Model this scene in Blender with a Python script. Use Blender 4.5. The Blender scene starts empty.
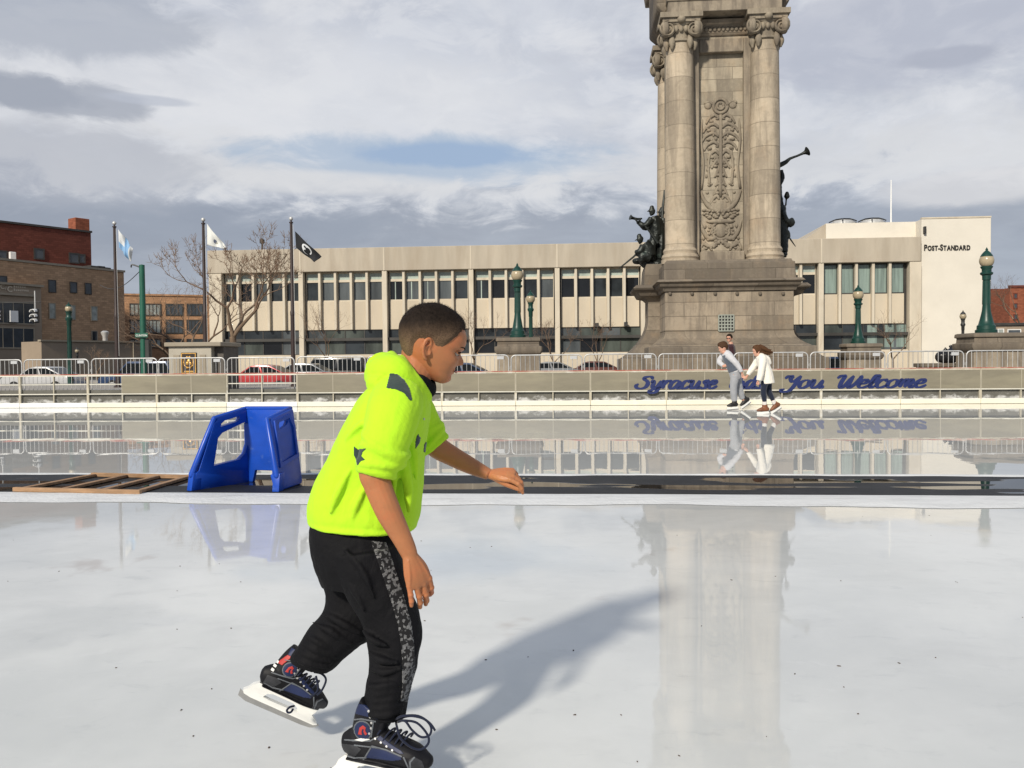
import bpy, bmesh, math, random
from mathutils import Vector, Matrix
from mathutils.bvhtree import BVHTree
from mathutils.geometry import tessellate_polygon

random.seed(7)
scene = bpy.context.scene
COL = scene.collection
R_ = math.radians

# ------------------------------------------------------------------ camera
FOC = 859.0
CAM = Vector((0, 0, 1.22))
PITCH = math.atan(24 / FOC)
ROLL = -math.atan(9 / 1024)
RCAM = (Matrix.Rotation(math.pi / 2 - PITCH, 3, 'X') @ Matrix.Rotation(ROLL, 3, 'Z'))
cd = bpy.data.cameras.new('camera')
cam = bpy.data.objects.new('camera', cd)
COL.objects.link(cam)
cd.sensor_width = 36.0
cd.lens = FOC / 1024 * 36.0
cd.clip_start = 0.05
cd.clip_end = 6000
cam.matrix_world = Matrix.Translation(CAM) @ RCAM.to_4x4()
scene.camera = cam


def ray(u, v):
    return RCAM @ Vector(((u - 512) / FOC, -(v - 384) / FOC, -1.0))


def at(u, v, D):
    d = ray(u, v)
    return CAM + d * (D / d.y)


ANG = math.atan(0.08)
EX = Vector((math.cos(ANG), -math.sin(ANG), 0))
NX = Vector((math.sin(ANG), math.cos(ANG), 0))


def W(s, t, z=0.0):
    return EX * s + NX * t + Vector((0, 0, z))


class Fr:
    """a local frame: x along a facade, y into it, z up"""
    def __init__(self, o, rz):
        self.o = Vector(o)
        self.rz = rz
        self.M = Matrix.Translation(self.o) @ Matrix.Rotation(rz, 4, 'Z')
        self.I = self.M.inverted()

    def px(self, u, v, y=0.0):
        c = self.I @ CAM
        d = self.I.to_3x3() @ ray(u, v)
        k = (y - c.y) / d.y
        p = c + d * k
        return p.x, p.z

    def x(self, u, y=0.0, v=360):
        return self.px(u, v, y)[0]

    def z(self, v, u, y=0.0):
        return self.px(u, v, y)[1]


def pf(s, t, z=0.0):
    return Fr(W(s, t, z), -ANG)


# ------------------------------------------------------------------ mesh builder
def catmull(pts, k=6):
    if len(pts) < 3 or k <= 1:
        return [tuple(p) for p in pts]
    P = [list(p) for p in pts]
    n = len(P)
    out = []
    for i in range(n - 1):
        p0 = P[max(i - 1, 0)]
        p1 = P[i]
        p2 = P[i + 1]
        p3 = P[min(i + 2, n - 1)]
        for j in range(k):
            t = j / k
            t2, t3 = t * t, t * t * t
            out.append(tuple(0.5 * (2 * b + (c - a) * t + (2 * a - 5 * b + 4 * c - d) * t2 + (-a + 3 * b - 3 * c + d) * t3)
                             for a, b, c, d in zip(p0, p1, p2, p3)))
    out.append(tuple(P[-1]))
    return out


class MB:
    def __init__(self):
        self.v = []
        self.f = []

    def add(self, vs, fs):
        o = len(self.v)
        self.v += [tuple(p) for p in vs]
        self.f += [tuple(i + o for i in f) for f in fs]
        return self

    def box(self, x0, x1, y0, y1, z0, z1):
        vs = [(x, y, z) for z in (z0, z1) for y in (y0, y1) for x in (x0, x1)]
        return self.add(vs, [(0, 2, 3, 1), (4, 5, 7, 6), (0, 1, 5, 4), (2, 6, 7, 3), (0, 4, 6, 2), (1, 3, 7, 5)])

    def frustum(self, a, b, z0, z1):
        """a,b = (x0,x1,y0,y1) at bottom and top"""
        vs = [(a[0], a[2], z0), (a[1], a[2], z0), (a[1], a[3], z0), (a[0], a[3], z0),
              (b[0], b[2], z1), (b[1], b[2], z1), (b[1], b[3], z1), (b[0], b[3], z1)]
        return self.add(vs, [(3, 2, 1, 0), (4, 5, 6, 7), (0, 1, 5, 4), (1, 2, 6, 5), (2, 3, 7, 6), (3, 0, 4, 7)])

    def loftrect(self, rows):
        """rows = [(z,(x0,x1,y0,y1)),...] one continuous moulded block"""
        vs = []
        fs = []
        for z, r in rows:
            vs += [(r[0], r[2], z), (r[1], r[2], z), (r[1], r[3], z), (r[0], r[3], z)]
        n = len(rows)
        for i in range(n - 1):
            for j in range(4):
                a, b = i * 4 + j, i * 4 + (j + 1) % 4
                fs.append((a, b, b + 4, a + 4))
        fs.append((3, 2, 1, 0))
        m = (n - 1) * 4
        fs.append((m, m + 1, m + 2, m + 3))
        return self.add(vs, fs)

    def rings(self, rings, cap=True):
        n = len(rings[0])
        vs = [p for r in rings for p in r]
        fs = []
        for i in range(len(rings) - 1):
            for j in range(n):
                a, b = i * n + j, i * n + (j + 1) % n
                fs.append((a, b, b + n, a + n))
        if cap:
            fs.append(tuple(reversed(range(n))))
            m = (len(rings) - 1) * n
            fs.append(tuple(range(m, m + n)))
        return self.add(vs, fs)

    def lathe(self, prof, c=(0, 0, 0), n=20):
        rr = []
        for r, z in prof:
            r = max(r, 1e-4)
            rr.append([(c[0] + r * math.cos(2 * math.pi * j / n), c[1] + r * math.sin(2 * math.pi * j / n), c[2] + z) for j in range(n)])
        return self.rings(rr)

    def limb(self, pts, rad, n=12, k=4, lat=(0, 1, 0), round_ends=False):
        """pts list of 3d points, rad list of r or (r_lateral, r_other)"""
        q = []
        for p, r in zip(pts, rad):
            a, b = (r, r) if not isinstance(r, (tuple, list)) else r
            q.append((p[0], p[1], p[2], a, b))
        q = catmull(q, k)
        P = [Vector(x[:3]) for x in q]
        Rr = [(max(x[3], 1e-4), max(x[4], 1e-4)) for x in q]
        rings = []
        lat = Vector(lat).normalized()
        prev = None
        m = len(P)
        for i in range(m):
            T = (P[min(i + 1, m - 1)] - P[max(i - 1, 0)])
            if T.length < 1e-9:
                T = Vector((0, 0, 1))
            T.normalize()
            L = (prev if prev is not None else lat)
            L = L - T * L.dot(T)
            if L.length < 1e-4:
                L = T.orthogonal()
            L.normalize()
            if prev is not None:
                prev = L
            else:
                prev = L
            O = T.cross(L)
            a, b = Rr[i]
            rings.append((P[i], L, O, T, a, b))
        out = []

        def ring(c, L, O, a, b):
            return [tuple(c + L * (a * math.cos(2 * math.pi * j / n)) + O * (b * math.sin(2 * math.pi * j / n))) for j in range(n)]
        if round_ends:
            c, L, O, T, a, b = rings[0]
            mm = min(a, b)
            for h in (0.95, 0.7):
                out.append(ring(c - T * mm * h, L, O, a * math.sqrt(1 - h * h), b * math.sqrt(1 - h * h)))
        for c, L, O, T, a, b in rings:
            out.append(ring(c, L, O, a, b))
        if round_ends:
            c, L, O, T, a, b = rings[-1]
            mm = min(a, b)
            for h in (0.7, 0.95):
                out.append(ring(c + T * mm * h, L, O, a * math.sqrt(1 - h * h), b * math.sqrt(1 - h * h)))
        return self.rings(out)

    def tube(self, pts, r, n=6, k=1):
        rad = [r] * len(pts) if not isinstance(r, (list, tuple)) else r
        return self.limb(pts, rad, n=n, k=k, lat=(0.3, 0.9, 0.2))

    def ball(self, c, r, n=12, m=8, sc=(1, 1, 1)):
        rr = []
        for i in range(m + 1):
            a = math.pi * i / m
            rad = max(math.sin(a), 1e-3) * r
            rr.append([(c[0] + sc[0] * rad * math.cos(2 * math.pi * j / n), c[1] + sc[1] * rad * math.sin(2 * math.pi * j / n),
                        c[2] - sc[2] * r * math.cos(a)) for j in range(n)])
        return self.rings(rr)

    def sheet(self, outer, holes, fn0, fn1):
        """polygon with holes; fn0/fn1 map (p,q) to the two faces"""
        loops = [outer] + list(holes)
        tri = tessellate_polygon([[Vector((p[0], p[1], 0)) for p in l] for l in loops])
        flat = [p for l in loops for p in l]
        n = len(flat)
        vs = [tuple(fn0(*p)) for p in flat] + [tuple(fn1(*p)) for p in flat]
        fs = [tuple(t) for t in tri] + [tuple(i + n for i in reversed(t)) for t in tri]
        o = 0
        for l in loops:
            m = len(l)
            for i in range(m):
                a, b = o + i, o + (i + 1) % m
                fs.append((a, b, b + n, a + n))
            o += m
        return self.add(vs, fs)

    def prism(self, poly, y0, y1, holes=()):
        """poly in x,z extruded along y"""
        return self.sheet(poly, holes, lambda p, q: (p, y0, q), lambda p, q: (p, y1, q))

    def mesh(self, name, bevel=0.0, seg=1, merge=True):
        me = bpy.data.meshes.new(name)
        me.from_pydata(self.v, [], self.f)
        bm = bmesh.new()
        bm.from_mesh(me)
        if merge:
            bmesh.ops.remove_doubles(bm, verts=bm.verts, dist=1e-5)
        bmesh.ops.recalc_face_normals(bm, faces=bm.faces)
        if bevel > 0:
            ed = [e for e in bm.edges if len(e.link_faces) == 2 and e.calc_face_angle(0) > 0.5]
            bmesh.ops.bevel(bm, geom=ed, offset=bevel, segments=seg, profile=0.6, affect='EDGES', clamp_overlap=True)
        bm.to_mesh(me)
        bm.free()
        return me

    def build(self, name, mat, parent=None, bevel=0.0, seg=1, smooth=35, loc=None, rz=None):
        me = self.mesh(name, bevel, seg)
        return link(name, me, mat, parent, smooth, loc, rz)


def link(name, me, mat, parent=None, smooth=35, loc=None, rz=None):
    if mat is not None and len(me.materials) == 0:
        me.materials.append(mat)
    if smooth:
        me.polygons.foreach_set('use_smooth', [True] * len(me.polygons))
        if smooth < 179:
            me.set_sharp_from_angle(angle=R_(smooth))
    o = bpy.data.objects.new(name, me)
    COL.objects.link(o)
    if parent is not None:
        o.parent = parent
    if loc is not None:
        o.location = loc
    if rz is not None:
        o.rotation_euler = (0, 0, rz)
    return o


def tag(o, label=None, cat=None, group=None, kind=None):
    if label:
        o['label'] = label
    if cat:
        o['category'] = cat
    if group:
        o['group'] = group
    if kind:
        o['kind'] = kind
    return o


def thing(name, label, cat, loc=(0, 0, 0), rz=0.0, group=None):
    o = bpy.data.objects.new(name, None)
    o.empty_display_size = 0.2
    COL.objects.link(o)
    o.location = loc
    o.rotation_euler = (0, 0, rz)
    return tag(o, label, cat, group)


def copy_tree(o, parent=None):
    c = o.copy()
    COL.objects.link(c)
    c.parent = parent
    for ch in [x for x in bpy.data.objects if x.parent == o]:
        copy_tree(ch, c)
    return c


def remeshed(mb, name, voxel, smooth_it=4, disp=None, factor=0.5):
    me = mb.mesh(name + '_src')
    o = bpy.data.objects.new('tmp', me)
    COL.objects.link(o)
    m = o.modifiers.new('r', 'REMESH')
    m.mode = 'VOXEL'
    m.voxel_size = voxel
    m.adaptivity = 0
    if smooth_it:
        s = o.modifiers.new('s', 'SMOOTH')
        s.iterations = smooth_it
        s.factor = factor
    for dsp in (disp or []):
        tx = bpy.data.textures.new('t', 'CLOUDS')
        tx.noise_scale = dsp[0]
        tx.noise_depth = 2
        d = o.modifiers.new('d', 'DISPLACE')
        d.texture = tx
        d.texture_coords = 'LOCAL'
        d.strength = dsp[1]
        d.mid_level = 0.5
    bpy.context.view_layer.update()
    dg = bpy.context.evaluated_depsgraph_get()
    out = bpy.data.meshes.new_from_object(o.evaluated_get(dg))
    out.name = name
    bpy.data.objects.remove(o)
    return out


# ------------------------------------------------------------------ node helper
class NT:
    def __init__(self, nt):
        self.nt = nt
        nt.nodes.clear()

    def n(self, t, **kw):
        x = self.nt.nodes.new(t)
        for k, v in kw.items():
            setattr(x, k, v)
        return x

    def put(self, sock, v):
        if isinstance(v, bpy.types.NodeSocket):
            self.nt.links.new(v, sock)
        elif v is not None:
            if sock.type == 'RGBA' and isinstance(v, (tuple, list)) and len(v) == 3:
                v = (*v, 1)
            sock.default_value = v

    def m(self, op, a, b=None, c=None, clamp=False):
        x = self.n('ShaderNodeMath', operation=op, use_clamp=clamp)
        self.put(x.inputs[0], a)
        if b is not None:
            self.put(x.inputs[1], b)
        if c is not None:
            self.put(x.inputs[2], c)
        return x.outputs[0]

    def smooth(self, v, a, b):
        x = self.n('ShaderNodeMapRange', interpolation_type='SMOOTHSTEP')
        self.put(x.inputs[0], v)
        x.inputs[1].default_value = a
        x.inputs[2].default_value = b
        return x.outputs[0]

    def noise(self, vec, scale=5.0, detail=4.0, rough=0.55, dist=0.0):
        x = self.n('ShaderNodeTexNoise')
        if vec is not None:
            self.put(x.inputs['Vector'], vec)
        x.inputs['Scale'].default_value = scale
        x.inputs['Detail'].default_value = detail
        x.inputs['Roughness'].default_value = rough
        x.inputs['Distortion'].default_value = dist
        return x.outputs['Fac']

    def mix(self, f, a, b, mode='MIX'):
        x = self.n('ShaderNodeMix', data_type='RGBA', blend_type=mode)
        self.put(x.inputs[0], f)
        self.put(x.inputs[6], a)
        self.put(x.inputs[7], b)
        return x.outputs[2]

    def obj(self):
        return self.n('ShaderNodeTexCoord').outputs['Object']

    def map(self, vec, scale=(1, 1, 1), loc=(0, 0, 0), rot=(0, 0, 0)):
        x = self.n('ShaderNodeMapping')
        self.put(x.inputs[0], vec)
        x.inputs['Scale'].default_value = scale
        x.inputs['Location'].default_value = loc
        x.inputs['Rotation'].default_value = rot
        return x.outputs[0]

    def sep(self, vec):
        x = self.n('ShaderNodeSeparateXYZ')
        self.put(x.inputs[0], vec)
        return x.outputs

    def comb(self, a, b, c):
        x = self.n('ShaderNodeCombineXYZ')
        self.put(x.inputs[0], a)
        self.put(x.inputs[1], b)
        self.put(x.inputs[2], c)
        return x.outputs[0]

    def bump(self, h, strength=0.3, dist=0.02):
        x = self.n('ShaderNodeBump')
        x.inputs['Strength'].default_value = strength
        x.inputs['Distance'].default_value = dist
        self.put(x.inputs['Height'], h)
        return x.outputs[0]

    def out(self, base, rough=0.6, metal=0.0, normal=None, spec=0.5, ior=1.45, sheen=0.0, trans=0.0, coat=0.0, sss=0.0, sss_r=None, emit=None):
        p = self.n('ShaderNodeBsdfPrincipled')
        self.put(p.inputs['Base Color'], base)
        self.put(p.inputs['Roughness'], rough)
        self.put(p.inputs['Metallic'], metal)
        p.inputs['Specular IOR Level'].default_value = spec
        p.inputs['IOR'].default_value = ior
        p.inputs['Sheen Weight'].default_value = sheen
        p.inputs['Transmission Weight'].default_value = trans
        p.inputs['Coat Weight'].default_value = coat
        if sss:
            p.inputs['Subsurface Weight'].default_value = sss
            p.inputs['Subsurface Radius'].default_value = sss_r or (0.01, 0.004, 0.002)
            p.inputs['Subsurface Scale'].default_value = 0.5
        if normal is not None:
            self.put(p.inputs['Normal'], normal)
        o = self.n('ShaderNodeOutputMaterial')
        self.nt.links.new(p.outputs[0], o.inputs[0])
        return p


def newmat(name):
    m = bpy.data.materials.new(name)
    m.use_nodes = True
    return m, NT(m.node_tree)


def sc(c, k):
    return tuple(min(max(x * k, 0), 1) for x in c)


def pm(name, col, rough=0.6, var=0.18, scale=4.0, bump=0.15, bscale=30.0, bdist=0.004, metal=0.0, spec=0.5, col2=None, thr=(0.45, 0.7),
       stretch=(1, 1, 1), sheen=0.0, coat=0.0, trans=0.0, sss=0.0):
    """general weathered surface: colour variation + optional second colour in patches + fine bump"""
    m, t = newmat(name)
    o = t.obj()
    vv = t.map(o, stretch)
    f = t.noise(vv, scale, 5, 0.6)
    base = t.mix(t.smooth(f, 0.25, 0.75), sc(col, 1 - var), sc(col, 1 + var))
    if col2:
        f2 = t.noise(vv, scale * 0.7, 6, 0.65, 0.4)
        base = t.mix(t.smooth(f2, *thr), base, col2)
    nb = t.bump(t.noise(o, bscale, 4, 0.6), bump, bdist) if bump else None
    r = t.m('ADD', t.m('MULTIPLY', t.noise(o, scale * 2.3, 3), 0.2), rough - 0.1, clamp=True)
    t.out(base, r, metal, nb, spec, sheen=sheen, coat=coat, trans=trans, sss=sss)
    return m


def stone(name, col, bw, bh, var=0.22, stain=(0.125, 0.105, 0.085), stain_amt=0.5, joint=0.5, mortar=0.012, drums=False, warm=(0.42, 0.27, 0.15)):
    """ashlar: block joints by local x+y / z, each block its own tone, vertical weather stains"""
    m, t = newmat(name)
    o = t.obj()
    s = t.sep(o)
    xy = t.m('ADD', s[0], t.m('MULTIPLY', s[1], 1.0))
    br = t.n('ShaderNodeTexBrick')
    t.put(br.inputs['Vector'], t.comb(xy if not drums else t.m('ADD', t.m('MULTIPLY', t.m('GREATER_THAN', s[0], 0.0), 75.0), 20.3), s[2], 0.0))
    br.inputs['Color1'].default_value = (0, 0, 0, 1)
    br.inputs['Color2'].default_value = (1, 1, 1, 1)
    br.inputs['Mortar'].default_value = (0.5, 0.5, 0.5, 1)
    br.inputs['Scale'].default_value = 1.0
    br.inputs['Mortar Size'].default_value = mortar
    br.inputs['Mortar Smooth'].default_value = 0.2
    br.inputs['Brick Width'].default_value = bw
    br.inputs['Row Height'].default_value = bh
    blk = t.n('ShaderNodeRGBToBW')
    t.put(blk.inputs[0], br.outputs['Color'])
    base = t.mix(blk.outputs[0], sc(col, 1 - var), sc(col, 1 + var))
    f = t.noise(o, 1.3, 6, 0.65)
    base = t.mix(t.m('MULTIPLY', t.smooth(f, 0.5, 0.75), 0.45), base, t.mix(0.45, warm, base))
    mid_ = t.noise(o, 3.2, 6, 0.7, 0.6)
    base = t.mix(t.m('MULTIPLY', t.smooth(mid_, 0.42, 0.7), 0.5), base, sc(col, 0.62))
    fine = t.noise(o, 9, 5, 0.7)
    base = t.mix(t.m('MULTIPLY', t.smooth(fine, 0.45, 0.8), 0.35), base, sc(col, 1.45))
    st = t.noise(t.map(o, (2.6, 2.6, 0.35)), 1.1, 6, 0.65, 0.3)
    base = t.mix(t.m('MULTIPLY', t.smooth(st, 0.42, 0.62), stain_amt), base, stain)
    base = t.mix(t.m('MULTIPLY', br.outputs['Fac'], joint), base, sc(col, 0.3))
    h = t.m('SUBTRACT', t.m('MULTIPLY', t.noise(o, 22, 5, 0.65), 0.5), t.m('MULTIPLY', br.outputs['Fac'], 0.7))
    t.out(base, 0.85, 0, t.bump(h, 0.5, 0.02), 0.3)
    return m


# ------------------------------------------------------------------ materials
M = {}
M['granite'] = stone('granite_blocks', (0.275, 0.228, 0.172), 1.45, 0.46, var=.28)
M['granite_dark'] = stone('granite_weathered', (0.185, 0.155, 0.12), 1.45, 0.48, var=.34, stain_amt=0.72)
M['granite_col'] = stone('granite_drums', (0.41, 0.345, 0.26), 50, 0.8, var=.2, drums=True, stain_amt=0.45)
M['granite_plain'] = stone('granite_plain', (0.31, 0.262, 0.2), 60, 40, stain_amt=0.72)
M['panel_stone'] = stone('granite_panel', (0.34, 0.295, 0.225), 1.05, 0.42, var=.26, stain_amt=0.4)
M['relief'] = stone('carved_granite', (0.31, 0.265, 0.2), 60, 40, stain_amt=0.65)
M['bronze'] = pm('dark_bronze', (0.028, 0.032, 0.03), 0.45, 0.4, 3, 0.3, 20, 0.01, metal=0.55, col2=(0.05, 0.075, 0.065), thr=(0.55, 0.8))
M['cream'] = pm('cream_concrete', (0.52, 0.455, 0.355), 0.85, 0.09, 0.35, 0.25, 12, 0.01, col2=(0.5, 0.42, 0.31), thr=(0.5, 0.85), stretch=(1, 1, 0.35))
M['cream_parapet'] = pm('streaked_concrete', (0.43, 0.38, 0.305), 0.9, 0.12, 0.5, 0.3, 10, 0.012, col2=(0.36, 0.305, 0.235), thr=(0.42, 0.72), stretch=(1.6, 1, 0.28))
M['cream_fin'] = pm('pale_concrete', (0.56, 0.5, 0.4), 0.8, 0.1, 1, 0.2, 12, 0.01, col2=(0.44, 0.37, 0.28), thr=(0.5, 0.8), stretch=(1, 1, 0.3))
M['white_wall'] = pm('pale_stone_cladding', (0.66, 0.62, 0.54), 0.8, 0.04, 0.5, 0.1, 8, 0.01, col2=(0.6, 0.56, 0.48), thr=(0.5, 0.8))
M['sign_black'] = pm('black_letters', (0.015, 0.013, 0.012), 0.5, 0.1, 4, 0)
M['green_glass'] = pm('green_transom_glass', (0.36, 0.42, 0.38), 0.08, 0.25, 0.9, 0.04, 2, 0.01, spec=0.6, stretch=(1, 1, 0.4))
M['dark_glass'] = pm('dark_glass', (0.025, 0.03, 0.034), 0.04, 0.6, 0.4, 0.03, 0.8, 0.02, spec=0.5)
M['car_glass'] = pm('car_window_glass', (0.012, 0.014, 0.016), 0.12, 0.2, 1, 0, spec=0.12)
M['green_dark'] = pm('green_tinted_glass', (0.06, 0.07, 0.062), 0.06, 0.5, 0.6, 0.03, 0.8, 0.02, stretch=(1.2, 1, .4))
M['grey_glass'] = pm('reflective_grey_glass', (0.075, 0.085, 0.09), 0.06, 0.5, 0.5, 0.03, 0.8, 0.02, stretch=(1.5, 1, .3))
M['black_glass'] = pm('black_glass', (0.01, 0.011, 0.013), 0.05, 0.4, 0.5, 0.03, 0.8, 0.02)
M['curtain_glass'] = pm('curtained_glass', (0.2, 0.26, 0.235), 0.1, 0.35, 3.5, 0.03, 2, 0.01, spec=0.6, stretch=(1, 1, 0.05))
M['dark_metal'] = pm('dark_metal', (0.03, 0.03, 0.03), 0.5, 0.2, 3, 0.05)
M['dull_panel'] = pm('dark_panel', (0.045, 0.042, 0.038), 0.5, 0.3, 0.8, 0.05)
M['lamp_green'] = pm('green_lamp_paint', (0.007, 0.042, 0.032), 0.4, 0.2, 5, 0.1, 40, 0.002, col2=(0.012, 0.03, 0.025), thr=(0.6, 0.8))
M['lamp_globe'] = pm('aged_lamp_globe', (0.36, 0.3, 0.2), 0.25, 0.12, 3, 0.03, spec=0.5, trans=0.0)
M['pole_green'] = pm('green_pole_paint', (0.015, 0.1, 0.065), 0.45, 0.15, 2, 0.05)
M['pole_brown'] = pm('brown_pole_paint', (0.035, 0.022, 0.02), 0.45, 0.2, 2, 0.05)
M['galv'] = pm('galvanised_steel', (0.5, 0.5, 0.49), 0.45, 0.15, 8, 0.1, 60, 0.001, metal=0.35)
M['plate'] = pm('barricade_plate', (0.45, 0.46, 0.47), 0.5, 0.1, 6, 0.05)
M['kick'] = pm('cream_kick_board', (0.78, 0.73, 0.58), 0.35, 0.05, 1.6, 0.1, 14, 0.003, col2=(0.82, 0.81, 0.76), thr=(0.6, 0.9), stretch=(1, 1, 3))
M['kick_white'] = pm('white_kick_board', (0.8, 0.8, 0.77), 0.35, 0.04, 1.6, 0.1, 14, 0.003)
M['rail'] = pm('pale_rail', (0.44, 0.4, 0.31), 0.5, 0.15, 3, 0.2, 25, 0.004, col2=(0.62, 0.6, 0.54), thr=(0.5, 0.7))
M['rail_snow'] = pm('frosted_rail', (0.6, 0.58, 0.5), 0.5, 0.12, 4, 0.3, 25, 0.006, col2=(0.55, 0.5, 0.4), thr=(0.6, 0.75))
M['redcap'] = pm('red_cap_rail', (0.36, 0.1, 0.07), 0.5, 0.15, 2, 0.1, 30, 0.003, col2=(0.5, 0.38, 0.31), thr=(0.42, 0.6))
M['joint'] = pm('joint_strip', (0.33, 0.3, 0.23), .5, .1, 3, 0)
M['snow_edge'] = pm('scraped_snow', (0.66, 0.67, 0.67), 0.6, 0.06, 5, 0.6, 25, 0.015, col2=(0.5, 0.505, 0.505), thr=(0.45, 0.8), stretch=(.6, 2, 1))
M['panel'] = pm('rink_panel', (0.2, 0.18, 0.132), 0.45, 0.14, 1.0, 0.08, 6, 0.004, col2=(0.265, 0.24, 0.17), thr=(0.45, 0.75), stretch=(0.6, 1, 3))
M['letter'] = pm('blue_lettering', (0.010, 0.02, 0.1), 0.5, 0.12, 5, 0.05)
M['black_rubber'] = None
M['blue_plastic'] = pm('blue_plastic', (0.008, 0.06, 0.39), 0.33, 0.1, 5, 0.08, 70, 0.0015, spec=0.45, col2=(0.05, 0.11, 0.38), thr=(0.6, 0.72), stretch=(1, 1, 2.5))
M['wood'] = pm('raw_timber', (0.33, 0.2, 0.11), 0.7, 0.25, 3, 0.3, 25, 0.003, col2=(0.24, 0.13, 0.06), thr=(0.5, 0.7), stretch=(0.6, 8, 8))
M['brick_brown'] = None
M['snow'] = pm('snow', (0.8, 0.81, 0.81), 0.7, 0.05, 6, 0.8, 25, 0.02, col2=(0.62, 0.62, 0.61), thr=(0.5, 0.75))


def brick(name, col, rowh=0.25, w=0.6, var=0.2, patch=None):
    m, t = newmat(name)
    o = t.obj()
    s = t.sep(o)
    br = t.n('ShaderNodeTexBrick')
    t.put(br.inputs['Vector'], t.comb(t.m('ADD', s[0], s[1]), s[2], 0.0))
    br.inputs['Color1'].default_value = (*sc(col, 1 - var), 1)
    br.inputs['Color2'].default_value = (*sc(col, 1 + var), 1)
    br.inputs['Mortar'].default_value = (*sc(col, 0.75), 1)
    br.inputs['Scale'].default_value = 1
    br.inputs['Brick Width'].default_value = w
    br.inputs['Row Height'].default_value = rowh
    br.inputs['Mortar Size'].default_value = 0.02
    f = t.noise(o, 0.25, 6, 0.65)
    b = t.mix(t.m('MULTIPLY', t.smooth(f, 0.4, 0.75), 0.5), br.outputs['Color'], patch or sc(col, 0.6))
    t.out(b, 0.9, 0, t.bump(t.noise(o, 8, 4), 0.2, 0.02), 0.3)
    return m


M['brick_brown'] = brick('brown_brick', (0.44, 0.285, 0.175))
M['brick_dark'] = brick('dark_red_brick', (0.14, 0.045, 0.032))
M['brick_orange'] = brick('orange_brick', (0.42, 0.24, 0.135))
M['brick_red'] = brick('red_brick', (0.27, 0.09, 0.05))
M['brown_render'] = pm('brown_render', (0.3, 0.24, 0.18), 0.85, 0.12, 0.3, 0.1)
M['grey_trim'] = pm('grey_trim', (0.3, 0.26, 0.2), 0.8, 0.1, 1, 0.1)
M['blue_glass'] = pm('grey_glass', (0.06, 0.07, 0.08), 0.1, 0.3, 0.6, 0.03, 0.5, 0.02)
M['light_glass'] = pm('pale_glass', (0.3, 0.33, 0.31), 0.15, 0.35, 1.2, 0.03)
M['sign_cream'] = pm('cream_letters', (0.55, 0.48, 0.38), 0.6, 0.1, 2, 0)
M['kiosk'] = pm('painted_kiosk', (0.37, 0.34, 0.28), 0.6, 0.1, 2, 0.1)
M['kiosk_side'] = pm('dark_kiosk_cladding', (0.09, 0.08, 0.07), 0.7, 0.2, 2, 0.1)
M['plaque'] = pm('dark_plaque', (0.03, 0.02, 0.016), 0.45, 0.2, 4, 0.1)
M['gold'] = pm('gold_paint', (0.72, 0.42, 0.12), 0.35, 0.15, 8, 0.1, metal=0.5)
M['bark'] = pm('bark', (0.15, 0.105, 0.07), 0.9, 0.35, 6, 0.6, 20, 0.02, stretch=(1, 1, 0.4), col2=(0.3, 0.22, 0.15), thr=(0.5, 0.7))
M['twig'] = pm('twigs', (0.15, 0.1, 0.068), 0.9, 0.3, 3, 0)
M['tyre'] = pm('tyre_rubber', (0.02, 0.02, 0.02), 0.8, 0.1, 5, 0)
M['concrete'] = pm('plaza_concrete', (0.3, 0.28, 0.25), 0.85, 0.12, 0.8, 0.2, 8, 0.01)
M['asphalt'] = pm('asphalt', (0.055, 0.055, 0.055), 0.9, 0.2, 0.3, 0.2, 10, 0.01)
M['white_paint'] = pm('white_paint', (0.78, 0.78, 0.76), 0.35, 0.04, 2, 0.03)
# ------------------------------------------------------------------ sky and sun
SUN_EL = R_(32)
SUN_DIR = Vector((-0.46, -0.89, 0)).normalized() * math.cos(SUN_EL) + Vector((0, 0, math.sin(SUN_EL)))
sl = bpy.data.lights.new('sun', 'SUN')
sl.energy = 4.4
sl.angle = R_(4.2)
sl.color = (1.0, 0.92, 0.79)
so = bpy.data.objects.new('sun', sl)
COL.objects.link(so)
so.rotation_euler = (-SUN_DIR).to_track_quat('-Z', 'Y').to_euler()

world = bpy.data.worlds.new('World')
scene.world = world
world.use_nodes = True
t = NT(world.node_tree)
sky = t.n('ShaderNodeTexSky', sky_type='NISHITA')
sky.sun_disc = False
sky.sun_elevation = SUN_EL
sky.sun_rotation = math.atan2(SUN_DIR.x, SUN_DIR.y)
sky.air_density = 1.0
sky.dust_density = 1.0
dirv = t.n('ShaderNodeTexCoord').outputs['Generated']
s = t.sep(dirv)
az = t.m('MULTIPLY', t.m('ARCTAN2', s[0], s[1]), 57.2958)
el = t.m('MULTIPLY', t.m('ARCSINE', s[2]), 57.2958)
den = t.m('ADD', t.m('MAXIMUM', s[2], 0.0), 0.13)
cx = t.m('DIVIDE', s[0], den)
cy = t.m('DIVIDE', s[1], den)
cv = t.comb(cx, cy, 0.0)
n1 = t.noise(cv, 0.8, 7, 0.58, 0.5)
n2 = t.noise(t.map(cv, (1, 1, 1), (7.3, 2.1, 0)), 2.4, 8, 0.62, 0.3)
nv = t.comb(t.m('MULTIPLY', az, 0.05), t.m('MULTIPLY', el, 0.105), 0.0)
n5 = t.noise(t.map(nv, (1, 1, 1), (5.2, 1.4, 0)), 4.5, 10, 0.62, 0.6)
n3 = t.m('ADD', t.m('MULTIPLY', t.noise(nv, 2.0, 10, 0.64, 0.7), 0.6), t.m('MULTIPLY', n5, 0.4))
n4 = t.noise(t.map(nv, (1, 1, 1), (3.7, 9.1, 1.3)), 1.2, 7, 0.6, 0.3)


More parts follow.
